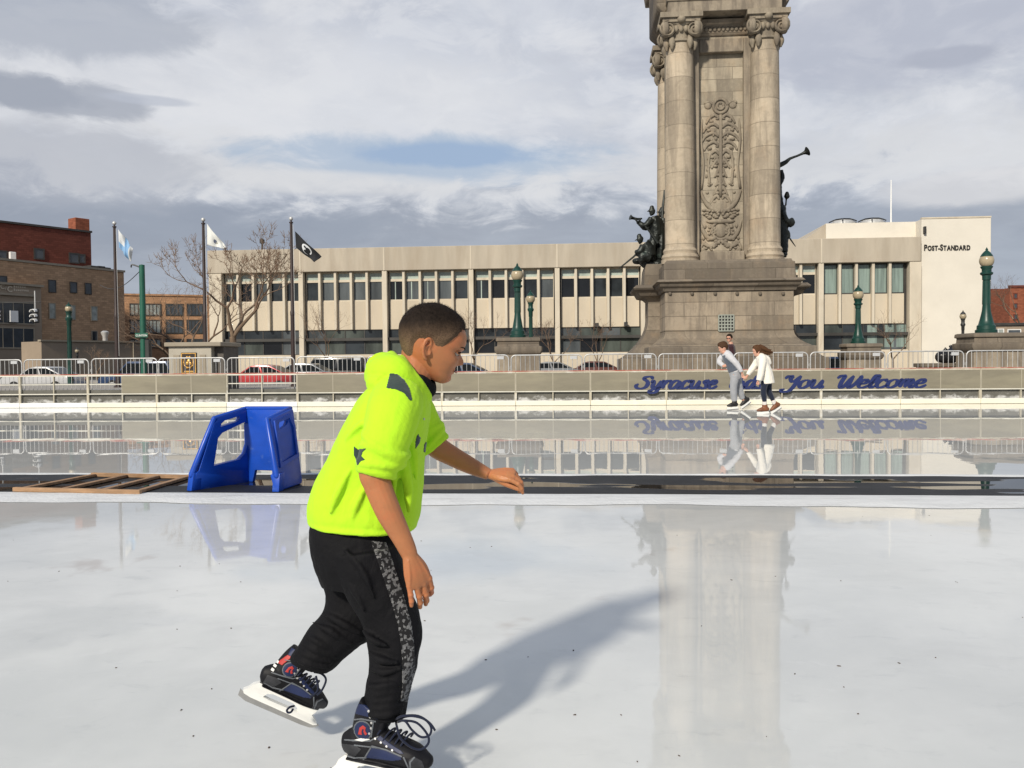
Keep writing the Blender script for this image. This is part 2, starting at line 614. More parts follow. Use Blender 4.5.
def blob(a0, e0, sa, se, wob=0.9):
    """soft patch in the sky at azimuth/elevation (degrees), ragged by noise"""
    da = t.m('DIVIDE', t.m('SUBTRACT', az, a0), sa)
    de = t.m('DIVIDE', t.m('SUBTRACT', el, e0), se)
    r = t.m('SQRT', t.m('ADD', t.m('MULTIPLY', da, da), t.m('MULTIPLY', de, de)))
    r = t.m('ADD', r, t.m('MULTIPLY', t.m('SUBTRACT', n3, 0.5), 3.6 * wob))
    return t.m('SUBTRACT', 1.0, t.smooth(r, 0.6, 1.12))


def skypx(u, v):
    d = ray(u, v).normalized()
    return math.degrees(math.atan2(d.x, d.y)), math.degrees(math.asin(d.z))


WHITE = (0.67, 0.695, 0.755)
BRIGHT = (0.80, 0.805, 0.825)
GREY = (0.51, 0.54, 0.615)
DARK = (0.305, 0.335, 0.405)
BLUE = (0.38, 0.49, 0.64)
c = t.mix(t.smooth(t.m('ADD', t.m('MULTIPLY', n1, 0.5), t.m('MULTIPLY', n3, 0.5)), 0.4, 0.58), GREY, WHITE)
c = t.mix(t.m('MULTIPLY', t.smooth(n4, 0.46, 0.66), 0.75), c, BRIGHT)
c = t.mix(t.m('MULTIPLY', t.smooth(n5, 0.5, 0.62), 0.3), c, BRIGHT)
c = t.mix(t.m('MULTIPLY', t.smooth(n2, 0.48, 0.75), 0.22), c, GREY)


def patch(c, u, v, du, dv, col, amt, wob=0.9):
    a, e = skypx(u, v)
    return t.mix(t.m('MULTIPLY', blob(a, e, du / FOC * 57.3, dv / FOC * 57.3, wob), amt), c, col)


c = patch(c, 250, 90, 330, 60, BRIGHT, 0.55, 0.5)
# low grey bank above the roofs, with a ragged sunlit upper edge
edge = t.m('ADD', el, t.m('MULTIPLY', t.m('SUBTRACT', n3, 0.5), 7.5))
edge = t.m('ADD', edge, t.m('MULTIPLY', t.m('SUBTRACT', n5, 0.5), 4.0))
c = t.mix(t.m('MULTIPLY', t.m('MULTIPLY', t.smooth(edge, 9.6, 11.5), t.m('SUBTRACT', 1.0, t.smooth(edge, 12.0, 15.0))), 0.65), c, (0.72, 0.72, 0.73))
bank = t.m('SUBTRACT', 1.0, t.smooth(edge, 8.8, 11.2))
c = t.mix(t.m('MULTIPLY', bank, 0.88), c, t.mix(t.smooth(n2, 0.3, 0.7), DARK, (0.37, 0.405, 0.475)))
c = t.mix(t.m('MULTIPLY', t.m('SUBTRACT', 1.0, t.smooth(el, 2.0, 8.0)), 0.55), c, (0.42, 0.47, 0.56))
c = patch(c, 430, 158, 200, 24, BLUE, 0.7, 0.7)
c = patch(c, 450, 155, 110, 13, (0.33, 0.45, 0.64), 0.8, 0.6)
c = patch(c, 330, 182, 120, 12, (0.74, 0.74, 0.75), 0.6, 0.8)
c = patch(c, 60, 97, 80, 16, DARK, 0.65, 0.85)
c = patch(c, 10, 88, 60, 16, DARK, 0.45, 0.8)
c = patch(c, 140, 225, 260, 26, (0.29, 0.325, 0.4), 0.6, 0.5)
c = patch(c, 150, 100, 45, 5, GREY, 0.7, 0.4)
c = patch(c, 60, 15, 130, 34, (0.37, 0.405, 0.48), 0.6, 0.7)
c = patch(c, 75, 165, 120, 40, (0.44, 0.46, 0.52), 0.6, 0.6)
c = patch(c, 950, 56, 44, 9, (0.36, 0.385, 0.46), 0.85, 0.45)
c = patch(c, 980, 185, 95, 18, (0.74, 0.73, 0.74), 0.75, 0.5)
c = patch(c, 900, 25, 260, 45, (0.5, 0.52, 0.6), 0.6, 0.7)
# unseen sky overhead and behind the viewer, set darker and bluer to cut fill
dimmed_sky = t.m('MAXIMUM', t.smooth(el, 30, 48), t.m('MULTIPLY', t.smooth(s[1], 0.25, -0.25), t.smooth(el, 6, 20)))
c = t.mix(t.m('MULTIPLY', dimmed_sky, t.m('SUBTRACT', 1.0, t.m('MULTIPLY', t.smooth(n1, 0.5, 0.62), 0.6))), c, (0.29, 0.345, 0.45))
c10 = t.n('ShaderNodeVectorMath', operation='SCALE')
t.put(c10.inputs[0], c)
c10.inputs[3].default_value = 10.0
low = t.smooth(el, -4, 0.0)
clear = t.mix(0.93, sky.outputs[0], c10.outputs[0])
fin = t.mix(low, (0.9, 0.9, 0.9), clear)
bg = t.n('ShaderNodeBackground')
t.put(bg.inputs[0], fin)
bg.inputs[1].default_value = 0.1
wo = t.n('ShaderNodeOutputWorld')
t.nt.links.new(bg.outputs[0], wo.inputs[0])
scene.view_settings.view_transform = 'Standard'
scene.view_settings.look = 'None'
scene.view_settings.exposure = 0.0
scene.view_settings.gamma = 1.0
scene.view_settings.use_curve_mapping = False
scene.render.engine = 'CYCLES'
scene.cycles.use_denoising = True
scene.cycles.max_bounces = 6
scene.cycles.caustics_reflective = False
scene.cycles.caustics_refractive = False
scene.cycles.sample_clamp_indirect = 4.0

# ------------------------------------------------------------------ ground, plaza, ice
ZP = 0.30      # plaza level
ZS = -0.30     # street level
TW = 22.83     # rink wall plane (frame t)
mb = MB()
mb.add([(-2500, -2500, 0), (2500, -2500, 0), (2500, 2500, 0), (-2500, 2500, 0)], [(0, 1, 2, 3)])
g = tag(mb.build('ground', M['asphalt'], smooth=0, loc=(0, 0, ZS)), kind='structure')
mb = MB().box(-75, 75, 23.08, 38.5, -0.35, ZP)
g = tag(mb.build('plaza', M['concrete'], smooth=0, bevel=0.02, rz=-ANG), kind='structure')
mb = MB().box(-90, 90, 63, 69.5, ZS - .05, ZS + 0.14)
g = tag(mb.build('pavement', M['concrete'], smooth=0, bevel=0.02, rz=-ANG), kind='structure')

# ice
m, t = newmat('wet_ice')
o = t.obj()
s = t.sep(o)
f1 = t.noise(o, 0.55, 6, 0.62, 0.3)
f2 = t.noise(t.map(o, (1, 1.6, 1)), 2.2, 5, 0.6, 0.2)
f3 = t.noise(o, 14, 4, 0.6)
f4 = t.noise(t.map(o, (1, 1, 1), (13, 4, 0)), 1.15, 4, 0.6, 0.2)
base = t.mix(t.smooth(f1, 0.35, 0.68), (0.55, 0.565, 0.558), (0.655, 0.666, 0.655))
base = t.mix(t.m('MULTIPLY', t.smooth(f2, 0.5, 0.78), 0.35), base, (0.46, 0.47, 0.468))
base = t.mix(t.m('MULTIPLY', t.smooth(f3, 0.6, 0.85), 0.2), base, (0.46, 0.46, 0.44))
f6 = t.noise(t.map(o, (1, 1.8, 1), (2, 9, 0)), 4.5, 7, 0.7, 0.5)
base = t.mix(t.m('MULTIPLY', t.smooth(f6, 0.56, 0.72), 0.35), base, (0.43, 0.45, 0.455))
base = t.mix(t.m('MULTIPLY', t.smooth(f6, 0.42, 0.28), 0.25), base, (0.68, 0.69, 0.69))
base = t.mix(t.m('MULTIPLY', t.smooth(f4, 0.64, 0.74), 0.55), base, (0.36, 0.31, 0.28))
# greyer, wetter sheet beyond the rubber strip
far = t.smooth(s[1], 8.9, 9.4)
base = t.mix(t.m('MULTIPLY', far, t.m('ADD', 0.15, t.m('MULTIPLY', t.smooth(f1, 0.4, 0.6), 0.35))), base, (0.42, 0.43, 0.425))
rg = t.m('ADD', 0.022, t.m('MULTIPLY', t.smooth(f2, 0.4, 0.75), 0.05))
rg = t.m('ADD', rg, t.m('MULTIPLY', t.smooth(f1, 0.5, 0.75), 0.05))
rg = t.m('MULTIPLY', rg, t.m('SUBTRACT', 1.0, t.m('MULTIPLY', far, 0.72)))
h = t.m('ADD', t.noise(t.map(o, (1, 0.8, 1)), 1.4, 2, 0.5), t.m('MULTIPLY', t.noise(o, 6, 2), 0.06))
bs = t.bump(h, 0.1, 0.012)
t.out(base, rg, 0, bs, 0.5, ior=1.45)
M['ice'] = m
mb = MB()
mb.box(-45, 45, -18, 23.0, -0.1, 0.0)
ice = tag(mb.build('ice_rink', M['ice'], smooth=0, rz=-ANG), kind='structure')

# black rubber strip with standing water
m, t = newmat('wet_black_rubber')
o = t.obj()
s = t.sep(o)
nz = t.noise(t.map(o, (0.4, 1.9, 1), (4, 0, 0)), 1.3, 2, 0.5, 0.1)
row = t.m('ABSOLUTE', t.m('DIVIDE', t.m('SUBTRACT', s[1], 8.3), 0.55))
pud = t.smooth(t.m('SUBTRACT', nz, t.m('MULTIPLY', t.m('MULTIPLY', row, row), 0.12)), 0.49, 0.505)
fb = t.noise(o, 40, 4)
base = t.mix(t.smooth(t.noise(o, 3, 5), 0.4, 0.75), (0.009, 0.010, 0.012), (0.02, 0.021, 0.024))
base = t.mix(pud, base, (0.012, 0.013, 0.015))
r = t.m('SUBTRACT', 0.62, t.m('MULTIPLY', pud, 0.605))
hb = t.m('MULTIPLY', t.m('SUBTRACT', 1.0, pud), fb)
t.out(base, r, 0, t.bump(hb, 0.5, 0.004), 0.5, ior=1.38)
M['rubber'] = m
mb = MB()
rnd = random.Random(3)
x0, x1 = -26.0, 26.0
# rounded end at the left of the picture is a return of the strip; keep long strip with an uneven edge
top = []
bot = []
N = 160
for i in range(N + 1):
    x = x0 + (x1 - x0) * i / N
    top.append((x, 9.0 + 0.015 * math.sin(x * 1.7)))
    bot.append((x, 7.77 + 0.02 * math.sin(x * 0.9 + 1) + 0.01 * math.sin(x * 3.1)))
poly = bot + top[::-1]
mb.sheet(poly, [], lambda p, q: (p, q, 0.006), lambda p, q: (p, q, -0.02))
tag(mb.build('rubber_walkway', M['rubber'], smooth=0, rz=-ANG), kind='structure')


# snowy lips along the strip
def ridge(name, ta, tb, hgt, seed, x0=-26, x1=26, nx=520, ny=7, z=0.003):
    r = random.Random(seed)
    ph = [r.uniform(0, 6) for _ in range(8)]
    mb = MB()
    vs = []
    for i in range(nx + 1):
        x = x0 + (x1 - x0) * i / nx
        wob = 0.045 * math.sin(x * 1.3 + ph[0]) + 0.025 * math.sin(x * 4.1 + ph[1]) + 0.008 * math.sin(x * 11 + ph[2])
        for j in range(ny + 1):
            q = j / ny
            y = ta + (tb - ta) * q + wob * (1 - q)
            hh = hgt * math.sin(math.pi * min(max(q, 0.001), 0.999)) ** 0.6 * (0.75 + 0.25 * math.sin(x * 5 + ph[3]) * math.sin(x * 1.9 + ph[4]) + r.uniform(-.12, .12))
            vs.append((x, y, z + hh))
    fs = [(i * (ny + 1) + j, (i + 1) * (ny + 1) + j, (i + 1) * (ny + 1) + j + 1, i * (ny + 1) + j + 1) for i in range(nx) for j in range(ny)]
    mb.add(vs, fs)
    return tag(mb.build(name, M['snow_edge'], rz=-ANG, smooth=180), kind='stuff', label='soft white snow scraped up along the edges of the ice')


ridge('snow', 7.16, 7.76, 0.014, 1)
ridge('snow', 9.0, 9.12, 0.012, 2)

# dirt flecks on the ice
mb = MB()
r = random.Random(12)
for i in range(60):
    u, v = r.uniform(0, 1024), 515 + 250 * r.random() ** 1.3
    p = at(u, v, 1.0)
    k = (0.0 - CAM.z) / (p.z - CAM.z)
    p = CAM + (p - CAM) * k
    sz = r.uniform(0.0018, 0.0048) * (1.7 if r.random() < .1 else 1)
    a = r.uniform(0, 6.3)
    pts = []
    for j in range(6):
        b = a + j * math.pi / 3
        rr = sz * r.uniform(.5, 1.1) * (1.6 if j % 3 == 0 else 0.8)
        pts.append((p.x + rr * math.cos(b), p.y + rr * math.sin(b)))
    mb.sheet(pts, [], lambda x, y: (x, y, 0.0025), lambda x, y: (x, y, 0.0004))
tag(mb.build('debris', pm('leaf_flecks', (0.07, 0.045, 0.03), 0.9, 0.4, 20, 0), smooth=0), kind='stuff', label='dark leaf flecks scattered on the ice')

# ------------------------------------------------------------------ rink wall
FW = pf(0, TW, 0)
wall = thing('rink_wall', 'low grey-green rink wall with white kick board and pale rails behind the skaters', 'rink wall', W(0, TW, 0), -ANG)
PITCHW = (FW.x(900, v=385) - FW.x(442, v=385)) / 6.0
S0 = FW.x(442, v=385)
HW = PITCHW / 2
m, t = newmat('splashed_lower_board')
o = t.obj()
s = t.sep(o)
nz = t.noise(t.map(o, (1, 1, 1.5)), 5.0, 7, 0.7, 0.3)
lim = t.m('SUBTRACT', nz, t.m('MULTIPLY', t.m('SUBTRACT', s[2], 0.12), 1.7))
sn = t.m('MULTIPLY', t.smooth(lim, 0.3, 0.55), 0.6)
base = t.mix(t.noise(o, 3, 5), (0.06, 0.058, 0.05), (0.17, 0.165, 0.145))
base = t.mix(sn, base, (0.75, 0.75, 0.74))
t.out(base, 0.7, 0, t.bump(sn, 0.4, 0.02), 0.3)
M['splash'] = m
k0, k1 = -9, 10
xa, xb = S0 + k0 * PITCHW, S0 + k1 * PITCHW
MB().box(xa, xb, 0.04, 0.06, 0.1, 0.492).build('lower_board', M['splash'], wall, smooth=0)
MB().box(xa, xb, -0.035, 0.035, 0.905, 0.93).build('cap_rail', M['redcap'], wall, bevel=0.006)
def has_panel(c):
    """which half bays (by picture position) carry a board"""
    return not (c < FW.x(130, v=385) or FW.x(209, v=385) < c < FW.x(286, v=385))
for k in range(k0, k1):
    a = S0 + k * PITCHW
    b = a + PITCHW
    mid = (a + b) / 2
    mk = M['kick_white'] if (k < -5 or FW.x(209, v=385) < mid < FW.x(286, v=385)) else M['kick']
    MB().box(a + .004, b - .004, -0.05, 0.02, 0.004, 0.128).build('kick_board', mk, wall, bevel=0.008)
    snowy = not has_panel(mid)
    rm = M['rail_snow'] if snowy else M['rail']
    MB().box(a + .002, b - .002, -0.03, 0.03, 0.865, 0.903).build('top_rail', rm, wall, bevel=0.005)
    MB().box(a + .002, b - .002, -0.045, 0.036, 0.36, 0.39).build('middle_rail', M['rail_snow'], wall, bevel=0.006)
    MB().box(a - .032, a + .032, -0.03, 0.0385, 0.13, 0.8635).build('post', M['rail'], wall, bevel=0.004)
    MB().box(mid - .014, mid + .014, -0.028, 0.0385, 0.13, 0.8635).build('slim_post', M['rail'], wall, bevel=0.003)
    for c0, c1 in ((a + .032, mid - .014), (mid + .014, b - .032)):
        if has_panel((c0 + c1) / 2):
            MB().box(c0 - (.03 if c0 < mid - .1 else .012), c1 + (.03 if c1 > mid + .1 else .012), -0.04, -0.032, 0.393, 0.862).build('board_panel', M['panel'], wall, smooth=0)
        else:
            MB().box(c0 + .002, c1 - .002, -0.005, 0.02, 0.63, 0.655).build('inner_rail', M['rail_snow'], wall, bevel=0.004)
# snow heaped on the kick board
mb = MB()
r = random.Random(5)
x = xa
while x < xb:
    w_ = r.uniform(.1, .35)
    mb.ball((x, -0.015, 0.128), 1.0, 9, 6, (w_ * .7, r.uniform(.015, .03), r.uniform(.003, .011)))
    x += w_ * r.uniform(0.5, 1.1)
tag(mb.build('snow', M['snow'], smooth=180, loc=W(0, TW, 0), rz=-ANG), kind='stuff', label='clumps of snow lying on top of the white kick board')

# thin pale joints over the boards
for k in range(2 * k0, 2 * k1):
    x = S0 + k * HW
    if has_panel(x - .1) and has_panel(x + .1):
        w_ = .022 if k % 2 == 0 else .011
        MB().box(x - w_, x + w_, -0.0435, -0.0402, 0.395, 0.861).build('joint_strip', M['joint'], wall, smooth=0)

# brush-script lettering
GL = {
 'S': ([[(1.25, 1.35), (1.22, 1.75), (.95, 1.92), (.6, 1.8), (.5, 1.45), (.75, 1.1), (1.0, .7), (.9, .2), (.5, 0), (.1, .12), (-.05, .4), (.12, .62)]], 1.3),
 'y': ([[(0, .75), (.14, 1), (.26, .75), (.28, .25), (.5, .03), (.78, .35), (.92, 1)], [(.95, 1), (.92, .1), (.78, -.55), (.45, -.78), (.15, -.55), (.35, -.25), (1.1, .2)]], 1.08),
 'r': ([[(0, .7), (.18, 1), (.2, 0)], [(.2, .45), (.45, .98), (.72, .98), (.78, .75)]], .82),
 'a': ([[(.85, .9), (.5, 1.02), (.14, .7), (.1, .2), (.36, -.02), (.7, .3), (.85, .9)], [(.9, 1), (.85, .25), (.98, 0), (1.2, .22)]], 1.1),
 'c': ([[(.72, .72), (.6, 1), (.28, .88), (.1, .4), (.32, 0), (.62, .06), (.9, .32)]], .82),
 'u': ([[(0, .75), (.14, 1), (.2, .7), (.2, .2), (.42, .0), (.72, .3), (.85, 1)], [(.88, 1), (.82, .25), (.95, 0), (1.15, .22)]], 1.08),
 's': ([[(.7, .78), (.5, 1.02), (.28, .8), (.52, .5), (.58, .15), (.32, -.02), (.04, .16)]], .76),
 'e': ([[(.12, .42), (.5, .55), (.62, .85), (.42, 1.02), (.14, .72), (.12, .22), (.38, -.02), (.68, .1), (.88, .32)]], .82),
 'B': ([[(.5, 1.85), (.38, .9), (.3, 0)], [(0, 1.4), (.2, 1.8), (.7, 1.95), (1.12, 1.8), (1.08, 1.3), (.55, 1.02)], [(.55, 1.02), (1.15, .92), (1.2, .3), (.75, 0), (.2, .1)]], 1.35),
 'i': ([[(.1, 1), (.08, .25), (.22, 0), (.48, .22)], [(.22, 1.36), (.24, 1.46)]], .48),
 'd': ([[(.85, .9), (.5, 1.02), (.14, .7), (.1, .2), (.36, -.02), (.7, .3), (.85, .9)], [(.9, 1.95), (.85, .25), (.98, 0), (1.2, .22)]], 1.1),
 'Y': ([[(-.05, 1.35), (.15, 1.8), (.45, 1.8), (.42, 1.2), (.62, .8), (.9, 1.05), (1.12, 1.88)], [(1.14, 1.9), (.98, .6), (.72, -.45), (.3, -.68), (.05, -.4), (.3, -.2)]], 1.25),
 'o': ([[(.45, 1.02), (.13, .72), (.12, .2), (.42, -.02), (.74, .3), (.72, .8), (.45, 1.02)], [(.7, .85), (.95, .88)]], .9),
 'W': ([[(-.05, 1.35), (.15, 1.8), (.45, 1.8), (.4, .5), (.52, 0), (.8, .35), (1.12, 1.85)], [(1.12, 1.85), (1.04, .4), (1.18, 0), (1.5, .5), (1.72, 1.4), (1.62, 1.88)]], 1.72),
 'l': ([[(.08, .3), (.45, 1.1), (.5, 1.75), (.32, 1.9), (.2, 1.5), (.14, .3), (.3, 0), (.56, .22)]], .52),
 'm': ([[(0, .75), (.15, 1), (.17, 0)], [(.17, .5), (.42, 1), (.57, .85), (.53, 0)], [(.53, .5), (.8, 1), (.95, .8), (.9, .2), (1.05, 0), (1.28, .22)]], 1.22),
}


def script_word(word, s0, s1, z0, xh, y, parent):
    adv = sum(GL[ch][1] for ch in word)
    kx = (s1 - s0) / (adv + 0.25)
    x = 0.0
    for ch in word:
        mb = MB()
        for si, st in enumerate(GL[ch][0]):
            pts = []
            for px_, py_ in catmull(st, 7):
                yy = py_ if py_ <= 1 else 1 + (py_ - 1) * 0.62
                if py_ < 0:
                    yy = py_ * 0.75
                pts.append(Vector(((x + px_ + 0.28 * yy) * kx, yy * xh)))
            L, Rt = [], []
            n = len(pts)
            for i in range(n):
                d = (pts[min(i + 1, n - 1)] - pts[max(i - 1, 0)])
                if d.length < 1e-6:
                    d = Vector((0, 1))
                d.normalize()
                nn = Vector((-d.y, d.x))
                wd = 0.038 + 0.066 * abs(d.y) ** 1.2
                e = min(i, n - 1 - i) / (n * 0.12)
                wd *= 0.55 + 0.45 * min(e, 1)
                L.append(pts[i] + nn * wd * .5 * 1.15)
                Rt.append(pts[i] - nn * wd * .5 * 1.15)
            vs = []
            yf = y - 0.004 - 0.0006 * si
            for a, b in zip(L, Rt):
                vs += [(s0 + a.x, yf, z0 + a.y), (s0 + b.x, yf, z0 + b.y)]
            m_ = len(vs)
            vs += [(p[0], y - 0.0005, p[2]) for p in vs]
            fs = []
            for i in range(n - 1):
                a = 2 * i
                fs.append((a, a + 1, a + 3, a + 2))
                fs.append((a, a + 2, a + 2 + m_, a + m_))
                fs.append((a + 1, a + 1 + m_, a + 3 + m_, a + 3))
            fs.append((0, m_, m_ + 1, 1))
            a = 2 * (n - 1)
            fs.append((a, a + 1, a + 1 + m_, a + m_))
            mb.add(vs, fs)
        mb.build('letter', M['letter'], parent, smooth=0)
        x += GL[ch][1]


pass
for wd, ua, ub in (('Syracuse', 635.5, 718), ('Bids', 727, 764), ('You', 781, 825), ('Welcome', 833, 927)):
    zb = FW.z(388.6 - 1.0 * (ua - 636) / 200, ua)
    script_word(wd, FW.x(ua, v=385), FW.x(ub, v=385), zb, 0.2, -0.0438, wall)

# ------------------------------------------------------------------ barricades
FB = pf(0, 23.5, ZP)
sA = FB.x(24.5, v=365)
sB = FB.x(888, v=358)
PB = (sB - sA) / 12.0
BH = 1.055
BWd = PB - 0.07


def make_barricade():
    root = thing('crowd_barricade', '', 'barricade', (0, 0, 0), -ANG, 'steel crowd barricades along the back of the rink wall')
    r = 0.018
    rc = 0.12
    z0 = 0.16
    path = []
    for (cx_, cz, a0) in ((rc, BH - rc, 180), (BWd - rc, BH - rc, 90), (BWd - rc, z0 + .03, 0), (rc, z0 + .03, -90)):
        rr = rc if cz > .5 else 0.03
        for i in range(5):
            a = R_(a0 - 22.5 * i)
            path.append((cx_ + rr * math.cos(a) + (0 if cz > .5 else (rc - .03) * (1 if cx_ > .5 else -1)), 0, cz + rr * math.sin(a)))
    path.append(path[0])
    MB().tube(path, r, 8).build('frame', M['galv'], root, smooth=60)
    mb = MB()
    nb = 15
    for i in range(1, nb):
        x = BWd * i / nb
        mb.tube([(x, 0, z0), (x, 0, BH - 0.01)], 0.0085, 6)
    mb.build('bars', M['galv'], root, smooth=60)
    for x in (0.32, BWd - 0.32):
        mb = MB()
        mb.tube([(x, -0.2, 0.012), (x, -0.16, 0.03), (x, -0.02, z0), (x, 0.02, z0), (x, 0.16, 0.03), (x, 0.2, 0.012)], 0.014, 6)
        mb.build('foot', M['galv'], root, smooth=60)
    MB().box(BWd - .32, BWd - .13, -0.024, -0.018, BH - .115, BH - 0.03).build('plate', M['plate'], root, smooth=0)
    mb = MB()
    mb.tube([(-.012, 0, .75), (-.035, 0, .75), (-.035, 0, .68)], 0.009, 5)
    mb.tube([(-.012, 0, .35), (-.035, 0, .35), (-.035, 0, .28)], 0.009, 5)
    mb.build('hook', M['galv'], root, smooth=60)
    return root


bp = make_barricade()
blabels = {
 -1: 'steel crowd barricade cut off by the left edge of the photo',
 0: 'steel crowd barricade in front of the white car',
 1: 'steel crowd barricade below the light blue and white flag',
 2: 'steel crowd barricade in front of the kiosk with the gold plaque',
 3: 'steel crowd barricade in front of the red car, below the bare tree',
 4: 'steel crowd barricade between the red car and the boy, below the black flag',
 5: 'steel crowd barricade half hidden by the boy in the yellow hood, behind his shoulders',
 6: 'steel crowd barricade just past the boy\'s face, in front of the dark blue car',
 7: 'steel crowd barricade in front of the middle lamp pedestal, left of the monument',
 8: 'steel crowd barricade overlapping the left foot of the monument, above the word start Sy',
 9: 'steel crowd barricade before the monument, left of the man in sunglasses',
 10: 'steel crowd barricade before the monument, right behind the woman in white',
 11: 'steel crowd barricade in front of the small lamp pedestal, above the word Welcome',
 12: 'steel crowd barricade between the small and the large lamp pedestal, by the dark bin bags',
 13: 'steel crowd barricade in front of the large lamp pedestal at the right edge',
}
rnd = random.Random(4)
for i in range(-1, 14):
    o = bp if i == -1 else copy_tree(bp)
    o.location = W(sA + i * PB, 23.5 + rnd.uniform(-.02, .02), ZP + rnd.uniform(-.008, .008))
    o.rotation_euler.z = -ANG + rnd.uniform(-.012, .012)
    o['label'] = blabels[i]

# ------------------------------------------------------------------ blue skating aid
aid = thing('skating_aid', 'blue plastic skating aid frame standing on the black rubber strip', 'skating aid', (0, 0, 0))


def gp(u, v, z=0.006):
    """point of the horizontal plane z seen at a pixel"""
    d = ray(u, v)
    return CAM + d * ((z - CAM.z) / d.z)


def panel(bl, br, tr, tl, outer, holes, th, name, mat, parent, bevel=0.008):
    bl, br, tr, tl = [Vector(p) for p in (bl, br, tr, tl)]
    nrm = (br - bl).cross(tl - bl).normalized()

    def f(p, q, s):
        return (bl * (1 - p) + br * p) * (1 - q) + (tl * (1 - p) + tr * p) * q + nrm * s
    mb = MB()
    mb.sheet(outer, holes, lambda p, q: f(p, q, th / 2), lambda p, q: f(p, q, -th / 2))
    me = mb.mesh(name)
    bm = bmesh.new()
    bm.from_mesh(me)
    bmesh.ops.dissolve_limit(bm, angle_limit=0.01, verts=bm.verts, edges=bm.edges)
    ed = [e for e in bm.edges if len(e.link_faces) == 2 and e.calc_face_angle(0) > 0.6]
    bmesh.ops.bevel(bm, geom=ed, offset=bevel, segments=2, profile=0.5, affect='EDGES', clamp_overlap=True)
    bmesh.ops.triangulate(bm, faces=[f_ for f_ in bm.faces if len(f_.verts) > 4])
    bm.to_mesh(me)
    bm.free()
    return link(name, me, mat, parent, 40), f, nrm


def rrect(x0, x1, y0, y1, r, n=4, sk=0.0):
    out = []
    for cx_, cy_, a0 in ((x1 - r, y1 - r, 0), (x0 + r, y1 - r, 90), (x0 + r, y0 + r, 180), (x1 - r, y0 + r, 270)):
        for i in range(n + 1):
            a = R_(a0 + 90 * i / n)
            out.append((cx_ + r * math.cos(a) + sk * (cy_ + r * math.sin(a)), cy_ + r * math.sin(a)))
    return out


A1 = gp(192, 490.5)
A2 = gp(249, 481.5)
C1 = gp(277, 491.5)
C2 = gp(300.5, 483.5)
TL1 = at(214, 418.5, A1.y + .16)
TL2 = at(246, 408.5, A2.y + .04)
TR1 = at(267, 419.5, C1.y + .16)
TR2 = at(291, 408.5, C2.y + .02)
# left side: outer outline in (p,q) with the two openings
outL = [(0, 0), (0.96, 0), (1, .04), (1.0, .97), (.97, 1.0), (0.08, 1.0), (0.0, .93), (-0.01, .27), (-.05, .25)]
holeL = [(.26, .31), (.78, .33), (.9, .4), (.97, .52), (.97, .8), (.9, .83), (.3, .76), (.22, .7)]
slotL = [(.22, .855), (.72, .865), (.76, .89), (.74, .935), (.3, .93), (.22, .9)]
panel(A1, A2, TL2, TL1, outL, [holeL, slotL], 0.05, 'side_panel', M['blue_plastic'], aid)
outR = [(0, 0), (0.96, 0), (1, .04), (1.0, .97), (.95, 1.0), (0.1, 1.0), (0.0, .95), (0.0, .26), (-.08, .24)]
slotR = [(.36, .8), (.66, .83), (.74, .87), (.7, .93), (.42, .92), (.34, .86)]
rp, fr_, nr_ = panel(C1, C2, TR2, TR1, outR, [slotR], 0.05, 'side_panel', M['blue_plastic'], aid)
# recessed face on the outer side of the right panel: a raised rim around it
mb = MB()
sgn = 1 if nr_.dot(CAM - C1) > 0 else -1
rim_o = [(.12, .3), (.93, .36), (.93, .78), (.78, .95), (.14, .95)]
rim_i = [(.2, .36), (.86, .4), (.86, .75), (.74, .9), (.22, .9)]
mb.sheet(rim_o, [rim_i], lambda p, q: fr_(p, q, sgn * 0.026), lambda p, q: fr_(p, q, sgn * 0.042))
mb.build('rim', M['blue_plastic'], aid, smooth=0)
# front panel joining them (slightly bowed), cut away at the bottom
B1 = A2 + Vector((0.0, 0.0, 0))
B2 = C2 + Vector((-.012, .02, 0))
outF = [(0, 0.0), (.1, 0), (.16, .16), (.86, .16), (.92, .02), (1, .02), (1, .985), (0, .985)]
panel(B1, B2, TR2 + Vector((-.01, .02, 0)), TL2, outF, [], 0.05, 'front_panel', M['blue_plastic'], aid)
# flared feet
for P_, nm in ((A1, 'foot'), (C1, 'foot')):
    mb = MB()
    d = (A2 - A1).normalized() if P_ is A1 else (C2 - C1).normalized()
    nn = Vector((d.y, -d.x, 0))
    q = [P_ - d * .035 - nn * .035, P_ + d * .07 - nn * .035, P_ + d * .07 + nn * .035, P_ - d * .035 + nn * .035]
    up = Vector((0, 0, .17)) + d * .03
    vs = [tuple(p) for p in q] + [tuple(p + up) for p in q]
    mb.add(vs, [(3, 2, 1, 0), (4, 5, 6, 7), (0, 1, 5, 4), (1, 2, 6, 5), (2, 3, 7, 6), (3, 0, 4, 7)])
    mb.build(nm, M['blue_plastic'], aid, bevel=0.01, seg=2)
# top grip rails
mb = MB()
mb.limb([TL1 + Vector((0, 0, .0)), TL2, TR2 + Vector((-.01, .01, 0)), TR1], [.024] * 4, n=10, k=1, lat=(0, 0, 1), round_ends=True)
mb.build('grip_rail', M['blue_plastic'], aid, smooth=70)
mb = MB()
mb.limb([A1 + Vector((0, 0, .15)), TL1], [.03, .024], n=10, k=1, round_ends=True)
mb.build('edge_tube', M['blue_plastic'], aid, smooth=70)
mb = MB()
mb.limb([C1 + Vector((0, 0, .15)), TR1], [.03, .024], n=10, k=1, round_ends=True)
mb.build('edge_tube', M['blue_plastic'], aid, smooth=70)

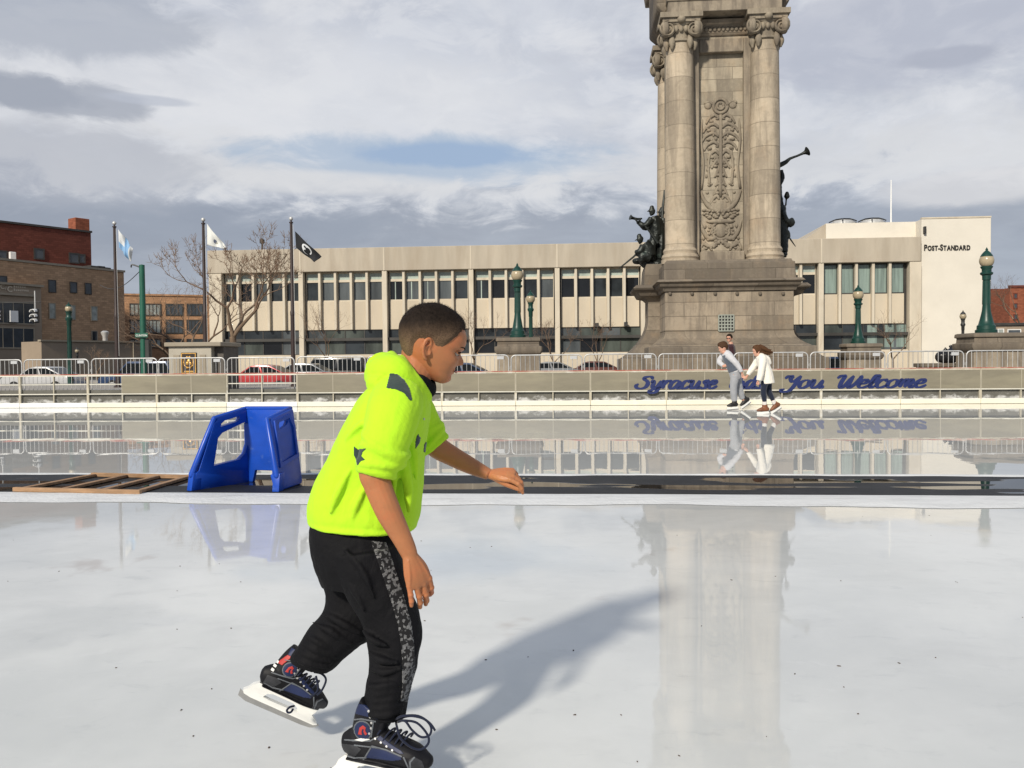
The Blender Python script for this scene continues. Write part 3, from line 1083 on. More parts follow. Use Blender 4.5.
# ------------------------------------------------------------------ wooden frame lying on the strip
wf = thing('wooden_frame', 'flat unpainted wooden slat frame lying on the black strip beside the blue skating aid', 'wooden frame', (0, 0, 0))
P00, P10, P11, P01 = gp(14, 491.5), gp(141, 494.3), gp(191, 479.0), gp(92, 476.5)


def plank(a, b, w_, h, name, z=0.008):
    a, b = Vector(a), Vector(b)
    d = (b - a).normalized()
    n_ = Vector((-d.y, d.x, 0)) * w_ / 2
    vs = []
    for zz in (z, z + h):
        for p in (a - n_, b - n_, b + n_, a + n_):
            vs.append((p.x, p.y, zz))
    MB().add(vs, [(3, 2, 1, 0), (4, 5, 6, 7), (0, 1, 5, 4), (1, 2, 6, 5), (2, 3, 7, 6), (3, 0, 4, 7)]).build(name, M['wood'], wf, bevel=0.004)


plank(P00, P10, 0.045, 0.04, 'rail')
plank(P01, P11, 0.045, 0.04, 'rail')
for q in (0.04, 0.36, 0.68, 0.965):
    a = P00.lerp(P10, q)
    b = P01.lerp(P11, q)
    d = (b - a).normalized()
    plank(a + d * .03, b - d * .03, 0.055, 0.03, 'slat', 0.01)
# ------------------------------------------------------------------ long cream office building
TB = 70.0
FBd = pf(0, TB, ZS)
bld = thing('office_building', 'long two-storey cream concrete office building with dark window bands across the square', 'building', FBd.o, -ANG)
bx = lambda u, v=300, y=0.0: FBd.px(u, v, y)[0]
bz = lambda v, u=514, y=0.0: FBd.px(u, v, y)[1]
xL, xR = bx(208), bx(921)
zTop = bz(244.6)
zPar = bz(268.3)
zBar = bz(277.6)
zSill = bz(298.5)
zSp = bz(327.6)
zCan = bz(337.5)
zGl = bz(353)
DEP = 40.0
CB = 0.75          # depth of window recess
MB().box(xL, xR, 0.0, DEP, zPar, zTop).build('parapet', M['cream_parapet'], bld, bevel=0.03)
MB().box(xL + .3, xR - .3, CB, DEP, 0, zPar - .003).build('wall', M['dull_panel'], bld, smooth=0)
MB().box(xL + .3, xR - .3, CB - .35, CB - .003, 0, zGl).build('plinth', M['cream'], bld, bevel=0.02)
MB().box(xL + .3, xR - .3, 0.35, CB - .003, zCan - .12, zCan + .12).build('canopy', M['dull_panel'], bld, smooth=0)
colu = [215, 300.6, 384.4, 471, 557.3, 643.5, 731, 821.5, 916]
colx = [bx(u) for u in colu]
cw = 0.2
rg_ = random.Random(8)
for i, x in enumerate(colx):
    w_ = cw if 0 < i < 8 else (0.55 if i == 0 else .45)
    MB().box(x - w_, x + w_, 0.06, CB + .1, 0, zPar - .006).build('column', M['cream_fin'], bld, bevel=0.02)
for i in range(8):
    a = colx[i] + (cw if i else .55)
    b = colx[i + 1] - (cw if i < 7 else .6)
    n = 5
    step = (b - a) / n
    last = i == 7
    for j in range(n):
        x0, x1 = a + j * step, a + (j + 1) * step
        if j:
            MB().box(x0 - .1, x0 + .1, 0.22, CB - .004, zSp - .004, zPar - .008).build('fin', M['cream_fin'], bld, bevel=0.01)
        MB().box(x0 + .103, x1 - .103, CB - .18, CB - .006, zSp, zSill).build('spandrel', M['cream'], bld, bevel=0.01)
        # window: frame with its panes
        f = MB()
        wa, wb_ = x0 + .105, x1 - .105
        hh = [[(wa + .04, zBar + .1), (wb_ - .04, zBar + .1), (wb_ - .04, zPar - .14), (wa + .04, zPar - .14)], [(wa + .04, zSill + .1), (wb_ - .04, zSill + .1), (wb_ - .04, zBar - .1), (wa + .04, zBar - .1)]]
        if last:
            hh = [[(wa + .04, zSill + .1), (wb_ - .04, zSill + .1), (wb_ - .04, zPar - .14), (wa + .04, zPar - .14)]]
        f.prism([(wa, zSill + .002), (wb_, zSill + .002), (wb_, zPar - .02), (wa, zPar - .02)], CB - .14, CB - .03, hh)
        fo = f.build('window', M['cream_fin'] if not last else M['dull_panel'], bld, smooth=0)
        if not last:
            transom_glass = M['green_glass']  # greenish glass of the transom row
            MB().box(x0 + .14, x1 - .14, CB - .06, CB - .02, zBar + .098, zPar - .138).build('upper_pane', transom_glass, fo, smooth=0)
            p = MB().box(x0 + .14, x1 - .14, CB - .06, CB - .02, zSill + .098, zBar - .098).build('pane', M[rg_.choice(['dark_glass', 'dark_glass', 'black_glass', 'grey_glass'] if i < 4 else ['dark_glass', 'black_glass', 'black_glass'])], fo, smooth=0)
            if (i, j) in ((2, 1), (2, 0), (2, 2), (3, 0), (0, 0)):
                MB().box(x0 + .55, x0 + .63, CB - .08, CB - .061, zSill + .102, zBar - .102).build('blind_edge', M['green_glass'], fo, smooth=0)
        else:
            MB().box(x0 + .14, x1 - .14, CB - .06, CB - .02, zSill + .098, zPar - .138).build('pane', M['curtain_glass'], fo, smooth=0)
    # ground floor glazing
    g = MB()
    nn = 4
    hh = []
    for j in range(nn):
        xa2, xb2 = a + (b - a) * j / nn + .035, a + (b - a) * (j + 1) / nn - .035
        for q0, q1 in ((zGl + .06, zCan - .125), (zCan + .125, zSp - .06)):
            hh.append([(xa2, q0), (xb2, q0), (xb2, q1), (xa2, q1)])
    g.prism([(a, zGl), (b, zGl), (b, zSp - .005), (a, zSp - .005)], CB - .1, CB - .02, hh)
    go = g.build('ground_window', M['dull_panel'], bld, smooth=0)
    for j in range(nn):
        qa, qb = a + (b - a) * j / nn + .002, a + (b - a) * (j + 1) / nn - .002
        MB().box(qa, qb, CB - .05, CB - .01, zGl + .055, zCan - .12).build('pane', M[rg_.choice(['dark_glass', 'green_dark', 'green_dark', 'grey_glass', 'black_glass'])], go, smooth=0)
        MB().box(qa, qb, CB - .05, CB - .01, zCan + .12, zSp - .055).build('pane', M[rg_.choice(['dark_glass', 'green_dark', 'grey_glass'])], go, smooth=0)
    if last:
        for k in (0.55, 0.75, .9):
            xx = a + (b - a) * k
            MB().box(xx, xx + .75, CB - .075, CB - .052, zGl + .2, zSp - .1).build('curtain', M['curtain_glass'], go, smooth=0)
# parapet joints
for i, x in enumerate(colx[1:8]):
    MB().box(x - .05, x + .05, -.02, -.002, zPar + .01, zTop - .02).build('parapet_joint', M['cream_fin'], bld, smooth=0)
# wall lamps and a roof vent
for u, v in ((597, 326), (626, 325)):
    x, z = FBd.px(u, v, 0)
    MB().box(x - .15, x + .15, -.02, .3, z - .1, z + .25).build('wall_lamp', M['dark_metal'], bld, bevel=.03)
x, z = FBd.px(262, 236, 3)
v = MB()
v.lathe([(.08, 0), (.08, .9), (.22, .95), (.22, 1.25), (.05, 1.35)], (x, 3, zTop), 10)
v.build('roof_vent', M['dull_panel'], bld)

# white block with the newspaper's name
FWb = pf(0, 70.6, ZS)
wb = thing('press_building', 'tall blank pale block at the right with black lettering near its top', 'building', FWb.o, -ANG)
wx = lambda u, v=260, y=0.0: FWb.px(u, v, y)[0]
wz = lambda v, u=950, y=0.0: FWb.px(u, v, y)[1]
zW = wz(217.5, 990)
yB = 1.2
MB().box(wx(921.5), wx(991), 0, 40, 0, zW).build('wall', M['white_wall'], wb, bevel=0.03)
MB().box(FWb.px(826, 222, yB)[0], wx(921.5) - .003, yB, 40, zTop - 2, zW - .02).build('upper_wall', M['white_wall'], wb, smooth=0)
ramp = MB()
xa_, xb_ = FWb.px(803, 236, yB)[0], FWb.px(826, 222, yB)[0] - .003
ramp.prism([(xa_, zTop - 1), (xb_, zTop - 1), (xb_, zW - .05), (xa_, zTop + .05)], yB + .1, 38)
ramp.build('sloping_wall', M['cream_parapet'], wb, smooth=0)
# coping, joints
MB().box(wx(921.5), wx(991), -.04, .3, zW, zW + .12).build('coping', M['cream_fin'], wb, smooth=0)
# antenna and fans
xA, _ = FWb.px(891, 218, 12)
mst = MB().tube([(xA, 12, zW - .2), (xA, 12, FWb.px(891, 180, 12)[1])], [.09, .04], 6)
mst.build('mast', M['white_paint'], wb)
for u in (843, 872):
    xf, zf = FWb.px(u, 219, 4)
    fo = MB().lathe([(1.0, 0), (1.0, .3), (.85, .4), (.85, .45)], (xf, 4, zW + .12), 20).build('roof_fan', M['galv'], wb)
    gm = MB()
    for k in range(3):
        a = math.pi * (k + .2) / 3
        gm.tube([(xf + q * math.cos(a), 4 + q * math.sin(a), zW + .42 + .36 * (1 - (q / 1.25) ** 2)) for q in (-1.25, -1, -.6, 0, .6, 1, 1.25)], .05, 4)
    gm.build('guard', M['dark_metal'], fo)
xo, zo = FWb.px(924, 230, 0)
MB().box(xo - .08, xo + .08, -.3, 0.01, zo - .3, zo + .25).build('floodlight', M['dark_metal'], wb, bevel=.02)


def text_mesh(txt, size, extrude=0.02, offset=0.0, align='LEFT', spacing=1.0, shear=0.0):
    cu = bpy.data.curves.new('txt', 'FONT')
    cu.body = txt
    cu.size = size
    cu.extrude = extrude
    cu.offset = offset
    cu.align_x = align
    cu.space_character = spacing
    cu.shear = shear
    o = bpy.data.objects.new('txt', cu)
    COL.objects.link(o)
    bpy.context.view_layer.update()
    me = bpy.data.meshes.new_from_object(o.evaluated_get(bpy.context.evaluated_depsgraph_get()))
    bpy.data.objects.remove(o)
    return me


def put_text(me, frame_xz, width, y, mat, parent, name='lettering', ky=1.0):
    """stand a text mesh up in the x-z plane at frame_xz, scaled to a width"""
    xs = [v.co.x for v in me.vertices]
    k = width / (max(xs) - min(xs))
    x0 = min(xs)
    for v in me.vertices:
        c = v.co.copy()
        v.co = Vector((frame_xz[0] + (c.x - x0) * k, y - c.z, frame_xz[1] + c.y * k * ky))
    return link(name, me, mat, parent, smooth=0)


# small caps: big P and S, the rest smaller, with slab serifs
def smallcaps(parent, frame, u0, u1, v0, v1, y, mat):
    xa_, z0 = frame.px(u0, v1, 0)
    xb_, z1 = frame.px(u1, v1 - .6, 0)
    h = frame.px(u0, v0, 0)[1] - z0
    runs = [('P', 1.0), ('OST', .8), ('-', .8), ('S', 1.0), ('TANDARD', .8)]
    mes = []
    for tx, kk in runs:
        for ch in tx:
            me = text_mesh(ch, kk, 0.03, 0.028)
            xs = [v.co.x for v in me.vertices]
            mes.append((me, min(xs), max(xs)))
    gap = 0.07
    tot = sum(b - a for _, a, b in mes) + gap * (len(mes) - 1)
    k = (xb_ - xa_) / tot
    x = xa_
    for me, a, b in mes:
        for v in me.vertices:
            c = v.co.copy()
            v.co = Vector((x + (c.x - a) * k, y - c.z, z0 + (z1 - z0) * (x - xa_) / (xb_ - xa_) + c.y * h / 0.73))
        link('letter', me, mat, parent, smooth=0)
        x += (b - a + gap) * k


smallcaps(wb, FWb, 924, 970, 244.5, 250.5, -.035, M['sign_black'])

# ------------------------------------------------------------------ brown brick building at the left
HB = 13.0 - 1.22


def far(u, v, zrel):
    """point on the ray of a pixel at a height zrel above the eye"""
    d = ray(u, v)
    return CAM + d * (zrel / d.z)


pa, pb = far(0, 259.5, HB), far(124, 272, HB)
dd = (pb - pa)
dd.z = 0
rzB = math.atan2(dd.y, dd.x)
base_o = Vector((pa.x, pa.y, ZS))
FBr = Fr(base_o, rzB)
brn = thing('brick_building', 'brown brick building at the left with a C slash C sign and small windows', 'building', base_o, rzB)
Lb = dd.length
ztop = FBr.px(60, 266, 0)[1]
x0 = -30
# local y points into the building (away): choose sign so that camera is on -y
MB().box(x0, Lb, 0, 22, 0, ztop).build('wall', M['brick_brown'], brn, bevel=0.05)
MB().box(x0, Lb + .1, -.12, .4, ztop, ztop + .25).build('coping', M['grey_trim'], brn, smooth=0)


def win(fr, par, ua, ub, va, vb, glass, frame_mat, y=0.0, fw=.12, mull=0, name='window'):
    xa, zb = fr.px(ua, vb, y)
    xb, za = fr.px(ub, va, y)
    if xb < xa:
        xa, xb = xb, xa
    fo = MB()
    hh = []
    for k in range(mull + 1):
        p0 = xa + (xb - xa) * k / (mull + 1) + (fw * .3 if k else 0)
        p1 = xa + (xb - xa) * (k + 1) / (mull + 1) - (fw * .3 if k < mull else 0)
        hh.append([(p0, zb), (p1, zb), (p1, za), (p0, za)])
    fo.prism([(xa - fw, zb - fw), (xb + fw, zb - fw), (xb + fw, za + fw), (xa - fw, za + fw)], y - .1, y - .002, hh)
    f_ = fo.build(name, frame_mat, par, smooth=0)
    MB().box(xa + .001, xb - .001, y - .06, y - .004, zb + .001, za - .001).build('pane', glass, f_, smooth=0)
    return f_


for ua, ub, va, vb, gl in ((49, 55, 281, 291.5, 'blue_glass'), (70.5, 76, 283, 292, 'blue_glass'), (85.5, 90.5, 284, 293.5, 'blue_glass'),
                           (49.5, 54.5, 304, 318, 'light_glass'), (70, 74.5, 306, 319, 'light_glass'), (91.5, 96.5, 307, 320, 'light_glass'), (92, 96.5, 331.5, 341, 'dark_glass'),
                           (-2, 6, 277, 284, 'blue_glass')):
    win(FBr, brn, ua, ub, va, vb, M[gl], M['dull_panel'] if vb < 300 else M['grey_trim'], 0, .1)
# projecting shop front
ySF = -1.0
xs0, xs1 = FBr.px(-60, 300, ySF)[0], FBr.px(41.5, 300, ySF)[0]
zs1 = FBr.px(20, 283.5, ySF)[1]
MB().box(xs0, xs1, ySF, -.003, 0, zs1).build('shop_front', M['brown_render'], brn, bevel=.05)
MB().box(xs0, xs1 + .2, ySF - .25, ySF - .003, zs1 - .25, zs1).build('trim', M['grey_trim'], brn, smooth=0)
z_ = FBr.px(20, 295, ySF)[1]
MB().box(xs0, xs1 - .8, ySF - .3, ySF - .003, z_ - .12, z_ + .12).build('trim', M['grey_trim'], brn, smooth=0)
win(FBr, brn, -30, 33, 304, 321.5, M['blue_glass'], M['grey_trim'], ySF, .15, 5)
win(FBr, brn, -30, 33, 329, 347, M['blue_glass'], M['grey_trim'], ySF, .15, 5)
xw, zw = FBr.px(8.5, 322, ySF)
xw2, zw2 = FBr.px(16, 311, ySF)
MB().box(xw, xw2, ySF - .4, ySF - .12, zw, zw2).build('white_panel', M['white_paint'], brn, smooth=0)
sg = MB()
for txt, ua, ub, vb in (('C', 0, 4.2, 288.6), ('/', 4.6, 6.2, 290), ('C', 7, 12, 291.6)):
    me = text_mesh(txt, 1, .03, .02)
    xa, zz = FBr.px(ua, vb, ySF)
    xb, _ = FBr.px(ub, vb, ySF)
    put_text(me, (xa, zz), xb - xa, ySF - .05, M['sign_cream'], brn, 'letter')
for ua, ub, vb, n_ in ((13.5, 26, 287.4, 6), (13.5, 29, 291, 8)):
    for q in range(n_):
        xa, zz = FBr.px(ua + (ub - ua) * q / n_, vb + .7 * q / n_, ySF)
        xb, _ = FBr.px(ua + (ub - ua) * (q + .66) / n_, vb, ySF)
        MB().box(xa, xb, ySF - .05, ySF - .002, zz, zz + (.2 if q else .28)).build('letter', M['sign_cream'], brn, smooth=0)
# roof clutter
for u, w_, h in ((100, .5, .35), (94, .8, .3), (105, .6, .25)):
    x, _ = FBr.px(u, 270, 1)
    MB().box(x - w_, x + w_, .6, 2, ztop + .25, ztop + .25 + h).build('roof_vent', M['dull_panel'], brn, bevel=.05)

# dark red upper building behind it
HU = 17.2
pa, pb = far(0, 222.5, HU), far(91, 233, HU)
dd = pb - pa
dd.z = 0
rzU = math.atan2(dd.y, dd.x)
FU = Fr((pa.x, pa.y, ZS), rzU)
up = thing('red_brick_building', 'dark red brick building with a square chimney rising behind the brown one', 'building', FU.o, rzU)
zt = FU.px(40, 227, 0)[1]
LU = dd.length
MB().box(-30, LU, 0, 18, 0, zt).build('wall', M['brick_dark'], up, bevel=.05)
MB().box(-30, LU + .1, -.15, .3, zt, zt + .25).build('coping', M['dull_panel'], up, smooth=0)
xa, xb = FU.px(76.5, 225, 0)[0], LU
MB().box(xa, xb, .3, 2.2, zt + .252, FU.px(84, 218, 0)[1]).build('chimney', M['brick_red'], up, bevel=.05)
for ua, ub, va, vb in ((-3, 6, 252, 258), (35, 43, 250, 258), (70, 78, 254.5, 262), (80, 84, 255.5, 262)):
    win(FU, up, ua, ub, va, vb, M['blue_glass'], M['dull_panel'], 0, .15)
x, z = FU.px(12.5, 256, -2)
MB().box(x - .35, x + .35, -2.2, -1.8, FU.px(12.5, 259.5, -2)[1] - 1, FU.px(12.5, 252, -2)[1]).build('vent_stack', M['white_paint'], up, bevel=.05)

# low annex in front of the brick building
pa, pb = at(41, 342, 86), at(152, 342, 97)
dd = pb - pa
dd.z = 0
rzA = math.atan2(dd.y, dd.x)
FA = Fr((pa.x, pa.y, ZS), rzA)
an = thing('low_annex', 'low brown single-storey annex wall in front of the brick building', 'building', FA.o, rzA)
za = FA.px(80, 342, 0)[1]
MB().box(0, dd.length, 0, 3.5, 0, za).build('wall', M['brown_render'], an, bevel=.04)
MB().box(-.1, dd.length + .1, -.12, .4, za, za + .18).build('coping', M['grey_trim'], an, smooth=0)
x, z = FA.px(105, 338, 1.5)
MB().lathe([(.25, 0), (.25, .6), (.4, .95), (.42, 1.1), (.2, 1.25)], (x, 1.5, za + .05), 12).build('roof_vent', M['galv'], an)
for u in (133,):
    x, _ = FA.px(u, 355, 0)
    MB().tube([(x, -.1, 0), (x, -.1, za)], .07, 6).build('downpipe', M['grey_trim'], an)

# orange brick building, far
pa, pb = at(118, 296, 135), at(212, 296, 140)
dd = pb - pa
dd.z = 0
rzO = math.atan2(dd.y, dd.x)
FO = Fr((pa.x, pa.y, ZS), rzO)
orn = thing('orange_brick_building', 'orange brick building with wide gridded windows seen between the flagpoles', 'building', FO.o, rzO)
zo = FO.px(160, 296, 0)[1]
MB().box(-3, dd.length, 0, 14, 0, zo).build('wall', M['brick_orange'], orn, bevel=.05)
MB().box(-3.1, dd.length + .1, -.15, .5, zo, zo + .3).build('coping', M['brick_orange'], orn, smooth=0)
for (va, vb) in ((305, 314.5), (321, 332.5), (340, 347)):
    win(FO, orn, 131, 160, va, vb, M['light_glass'], M['dull_panel'], 0, .2, 7)
    win(FO, orn, 167, 182, va, vb, M['blue_glass'], M['dull_panel'], 0, .2, 3)
    win(FO, orn, 188, 202, va, vb, M['blue_glass'], M['dull_panel'], 0, .2, 3)
# two red brick buildings at the right, far
pa, pb = at(985, 291, 150), at(1016, 291, 152)
for (u0, u1, vt, D, lab, rows, nwin) in ((984, 1017, 291, 160, 'far red brick block beyond the large green lamp', (296, 306, 316), 5),
                                         (1010, 1075, 287.5, 140, 'far red brick block cut off by the right edge of the photo', (294, 304, 315, 324), 6)):
    pa, pb = at(u0, vt, D), at(u1, vt, D)
    dd = pb - pa
    dd.z = 0
    rz = math.atan2(dd.y, dd.x)
    F_ = Fr((pa.x, pa.y, ZS), rz)
    b_ = thing('brick_block', lab, 'building', F_.o, rz)
    z_ = F_.px((u0 + u1) / 2, vt, 0)[1]
    MB().box(0, dd.length, 0, 15, 0, z_).build('wall', M['brick_red'], b_, bevel=.05)
    MB().box(-.1, dd.length + .1, -.15, .4, z_, z_ + .4).build('coping', M['brick_dark'], b_, smooth=0)
    for v in rows:
        for k in range(nwin):
            u = u0 + (u1 - u0) * (k + .5) / nwin
            win(F_, b_, u - 1.2, u + 1.2, v, v + 4, M['blue_glass'], M['brick_dark'], 0, .15)
x0 = at(985, 330, 110)
lw = thing('low_garage', 'low flat-roofed grey-brown building below the red brick blocks', 'building', (x0.x, x0.y, ZS), -ANG)
F_ = Fr((x0.x, x0.y, ZS), -ANG)
MB().box(-2, 14, 0, 8, 0, F_.px(1000, 326, 0)[1]).build('wall', M['brown_render'], lw, bevel=.05)
MB().box(-2.2, 14.2, -.2, 8.2, F_.px(1000, 326, 0)[1] + .003, F_.px(1000, 323, 0)[1]).build('roof', M['dull_panel'], lw, bevel=.05)
win(F_, lw, 998, 1003, 321.5 + 8, 334, M['light_glass'], M['white_paint'], 0, .1)
win(F_, lw, 1008, 1020, 330, 335, M['blue_glass'], M['white_paint'], 0, .1)

# ------------------------------------------------------------------ monument
FMo = pf(0, 28.6, ZP)
sc_ = 0.5 * (FMo.x(680, 1.3, 150) + FMo.x(765, 1.3, 150))
FMo = pf(sc_, 28.6, ZP)
mon = thing('monument', 'tall grey-brown granite war memorial with engaged columns and a carved panel', 'monument', FMo.o, -ANG)
mz = lambda v, u=724, y=0.0: FMo.px(u, v, y)[1]
mx = lambda u, v=250, y=0.0: FMo.px(u, v, y)[0]
CY = 1.35         # y of the column axes
xc = (mx(765, 150, CY) - mx(680, 150, CY)) / 2
colr = 0.515
DM = 5.4          # overall depth of the die
HWd = 2.4         # half width of die
z_base = mz(346, 724, -.35)
z_flare = mz(331, 724, 0)
z_c0 = mz(291, 724, 0)
z_c1 = mz(278, 724, -.4)
z_l = mz(261, 724, .5)
hw = abs(mx(724 + 70, 310, 0))


def rect(e, f=None):
    """rectangle that grows by e on every side of the die"""
    return (-hw - e, hw + e, -e, DM + e)


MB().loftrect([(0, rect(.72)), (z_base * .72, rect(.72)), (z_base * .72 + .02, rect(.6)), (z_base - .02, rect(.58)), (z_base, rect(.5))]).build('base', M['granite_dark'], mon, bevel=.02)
rows = []
for i in range(9):
    q = i / 8
    rows.append((z_base + .003 + (z_flare - z_base) * q, rect(.46 * (1 - q) ** 2.2)))
MB().loftrect(rows).build('flared_plinth', M['granite'], mon, smooth=60)
MB().box(-hw + .002, hw - .002, .002, DM - .002, z_flare + .002, z_c0).build('die', M['granite'], mon, bevel=.02)
co = [(z_c0 + .003, rect(.06)), (z_c0 + .12, rect(.1)), (z_c0 + .16, rect(.18)), (z_c0 + .26, rect(.2)), (z_c0 + .3, rect(.27)), (z_c1 - .08, rect(.3)), (z_c1, rect(.22))]
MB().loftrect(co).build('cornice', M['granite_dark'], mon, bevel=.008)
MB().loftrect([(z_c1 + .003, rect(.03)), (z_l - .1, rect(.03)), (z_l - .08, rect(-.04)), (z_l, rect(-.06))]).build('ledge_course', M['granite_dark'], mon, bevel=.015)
# studs under the cornice and the grille
for u in (670, 692, 715, 737, 760, 783):
    x, z = FMo.px(u, 293.5, 0)
    MB().lathe([(.045, 0), (.06, .04), (.05, .09), (.01, .1)], (0, 0, 0), 8).build('stud', M['granite_dark'], mon, loc=(x, -.02, z - .05))
xg0, zg0 = FMo.px(718.5, 331, 0)
xg1, zg1 = FMo.px(733.5, 315, 0)
MB().box(xg0, xg1, -.03, .0005, zg0, zg1).build('grille_back', M['dark_metal'], mon, smooth=0)
gm = MB()
for i in range(6):
    x = xg0 + (xg1 - xg0) * i / 5
    gm.box(x - .018, x + .018, -.055, -.031, zg0, zg1)
for i in range(6):
    z = zg0 + (zg1 - zg0) * i / 5
    gm.box(xg0, xg1, -.062, -.056, z - .018, z + .018)
gm.build('grille', pm('weathered_grille', (0.28, 0.3, 0.26), .6, .1), mon, smooth=0)
# shaft
zc_b = z_l + .003
zcap0 = mz(47, 680, CY)
zcap1 = mz(16, 680, CY - .3)
zent = zcap1 + .003
zshaft_top = zent
HP = xc + .28
PY = CY + .22      # recessed panel plane
YB = DM - CY
MB().box(-HP, HP, PY + .12, DM - PY - .12, zc_b, zshaft_top).build('shaft', M['panel_stone'], mon, smooth=0)
pw = xc - colr
zpt = mz(53, 724, PY)
zpb = mz(252, 724, PY)
# jambs round the sunk panel
MB().box(-pw - .3, -pw + .16, PY - .12, PY + .117, zc_b, zpt + .45).build('panel_jamb', M['granite_plain'], mon, bevel=.02)
MB().box(pw - .16, pw + .3, PY - .12, PY + .117, zc_b, zpt + .45).build('panel_jamb', M['granite_plain'], mon, bevel=.02)
MB().box(-pw + .163, pw - .163, PY - .12, PY + .117, zpt, zpt + .45).build('panel_head', M['granite_plain'], mon, bevel=.02)
MB().box(-pw + .163, pw - .163, PY - .3, PY + .117, zc_b, zpb).build('panel_sill', M['granite_plain'], mon, bevel=.03)
z1_, z2_ = mz(28.5, 724, PY), mz(22.5, 724, PY)
MB().box(-pw - .3, pw + .3, PY - .08, PY + .117, zpt + .452, z1_ - .3).build('frieze_band', M['panel_stone'], mon, smooth=0)
MB().loftrect([(z1_ - .29, (-pw - .25, pw + .25, PY - .12, PY + .1)), (z1_ - .2, (-pw - .25, pw + .25, PY - .2, PY + .1)), (z1_, (-pw - .25, pw + .25, PY - .2, PY + .1)), (z1_ + .08, (-pw - .25, pw + .25, PY - .34, PY + .1)), (z2_, (-pw - .25, pw + .25, PY - .36, PY + .1))]).build('moulding', M['granite'], mon, bevel=.01)
dm = MB()
k = -pw - .2
while k < pw + .2:
    dm.ball((k, PY - .22, z1_ - .1), .07, 8, 6, (1, .7, 1.1))
    k += .145
dm.build('egg_moulding', M['relief'], mon, smooth=180)


def column(x, y, name='column'):
    z0, z1 = zc_b, zcap0
    p = [(colr + .13, 0), (colr + .13, .14), (colr + .09, .15), (colr + .12, .22), (colr + .09, .31), (colr + .05, .33), (colr + .05, .38), (colr + .07, .44), (colr + .04, .5), (colr + .01, .54)]
    H = z1 - z0
    for i in range(12):
        q = i / 11
        p.append((colr * (1 - .11 * q ** 1.6), .56 + (H - .56) * q))
    o = MB().lathe(p, (x, y, z0), 36).build(name, M['granite_col'], mon, smooth=40)
    c = MB()
    rt = colr * .89
    c.lathe([(rt, 0), (rt + .06, .05), (rt + .06, .11), (rt, .14), (rt, .3), (rt + .1, .55), (rt + .14, .75)], (x, y, z1), 28)
    hc = zcap1 - z1
    c.box(x - .7, x + .7, y - .7, y + .7, z1 + hc - .17, z1 + hc)
    c.box(x - .62, x + .62, y - .62, y + .62, z1 + hc - .3, z1 + hc - .172)
    # Ionic scrolls, two on every face, with a boss between them and short drops below
    for a in (0, 90, 180, 270):
        d = Vector((math.cos(R_(a)), math.sin(R_(a)), 0))
        n_ = Vector((-d.y, d.x, 0))
        O = Vector((x, y, z1 + hc - .52))
        for sg in (-1, 1):
            pts = []
            for i in range(34):
                q = i / 33
                an_ = math.pi / 2 - q * 4.4 * math.pi
                r = .27 * (1 - .93 * q)
                pts.append(O + d * (.53 - .06 * abs(0)) + n_ * sg * (.43 + r * math.cos(an_) * 1.0) + Vector((0, 0, r * math.sin(an_))))
            c.limb(pts, [(.11 * (1 - .3 * i / 33), .052 * (1 - .45 * i / 33)) for i in range(34)], n=8, k=1, lat=d)
            c.ball(tuple(O + d * .5 + n_ * sg * .43), 1, 12, 8, (.07, .22, .22) if a in (0, 180) else (.22, .07, .22))
            c.limb([O + d * .42 + n_ * sg * .3 + Vector((0, 0, -.2)), O + d * .47 + n_ * sg * .3 + Vector((0, 0, -.42)), O + d * .46 + n_ * sg * .3 + Vector((0, 0, -.6))], [.07, .11, .05], n=8, k=3, round_ends=True)
        c.limb([O + d * .5 + n_ * -.45 + Vector((0, 0, .24)), O + d * .5 + Vector((0, 0, .2)), O + d * .5 + n_ * .45 + Vector((0, 0, .24))], [.06, .08, .06], n=8, k=3)
        c.ball(tuple(O + d * .6 + Vector((0, 0, .3))), .15, 9, 7, (1, 1, .9))
        for q in (-.16, 0, .16):
            c.ball(tuple(O + d * .5 + n_ * q + Vector((0, 0, .02))), .1, 8, 6, (.8, .8, 1.2))
    c.build('capital', M['relief'], o, smooth=50)
    return o


for sx in (-1, 1):
    for yy in (CY, DM - CY + .35):
        column(sx * xc, yy)
# entablature
EW = xc + .44
EY0, EY1 = CY - .62, DM - CY + .97
er = lambda e: (-EW - e, EW + e, EY0 - e, EY1 + e)
MB().loftrect([(zent, er(0)), (zent + .36, er(0)), (zent + .365, er(.05)), (zent + .75, er(.05)), (zent + .8, er(.14)), (zent + .9, er(.14)), (zent + .905, er(.02)), (zent + 1.75, er(.02)), (zent + 1.8, er(.2)), (zent + 2.0, er(.24)), (zent + 2.05, er(.4)), (zent + 2.5, er(.46)), (zent + 2.52, er(-.2)), (zent + 4.0, er(-.4))]).build('entablature', M['granite_plain'], mon, bevel=.015)
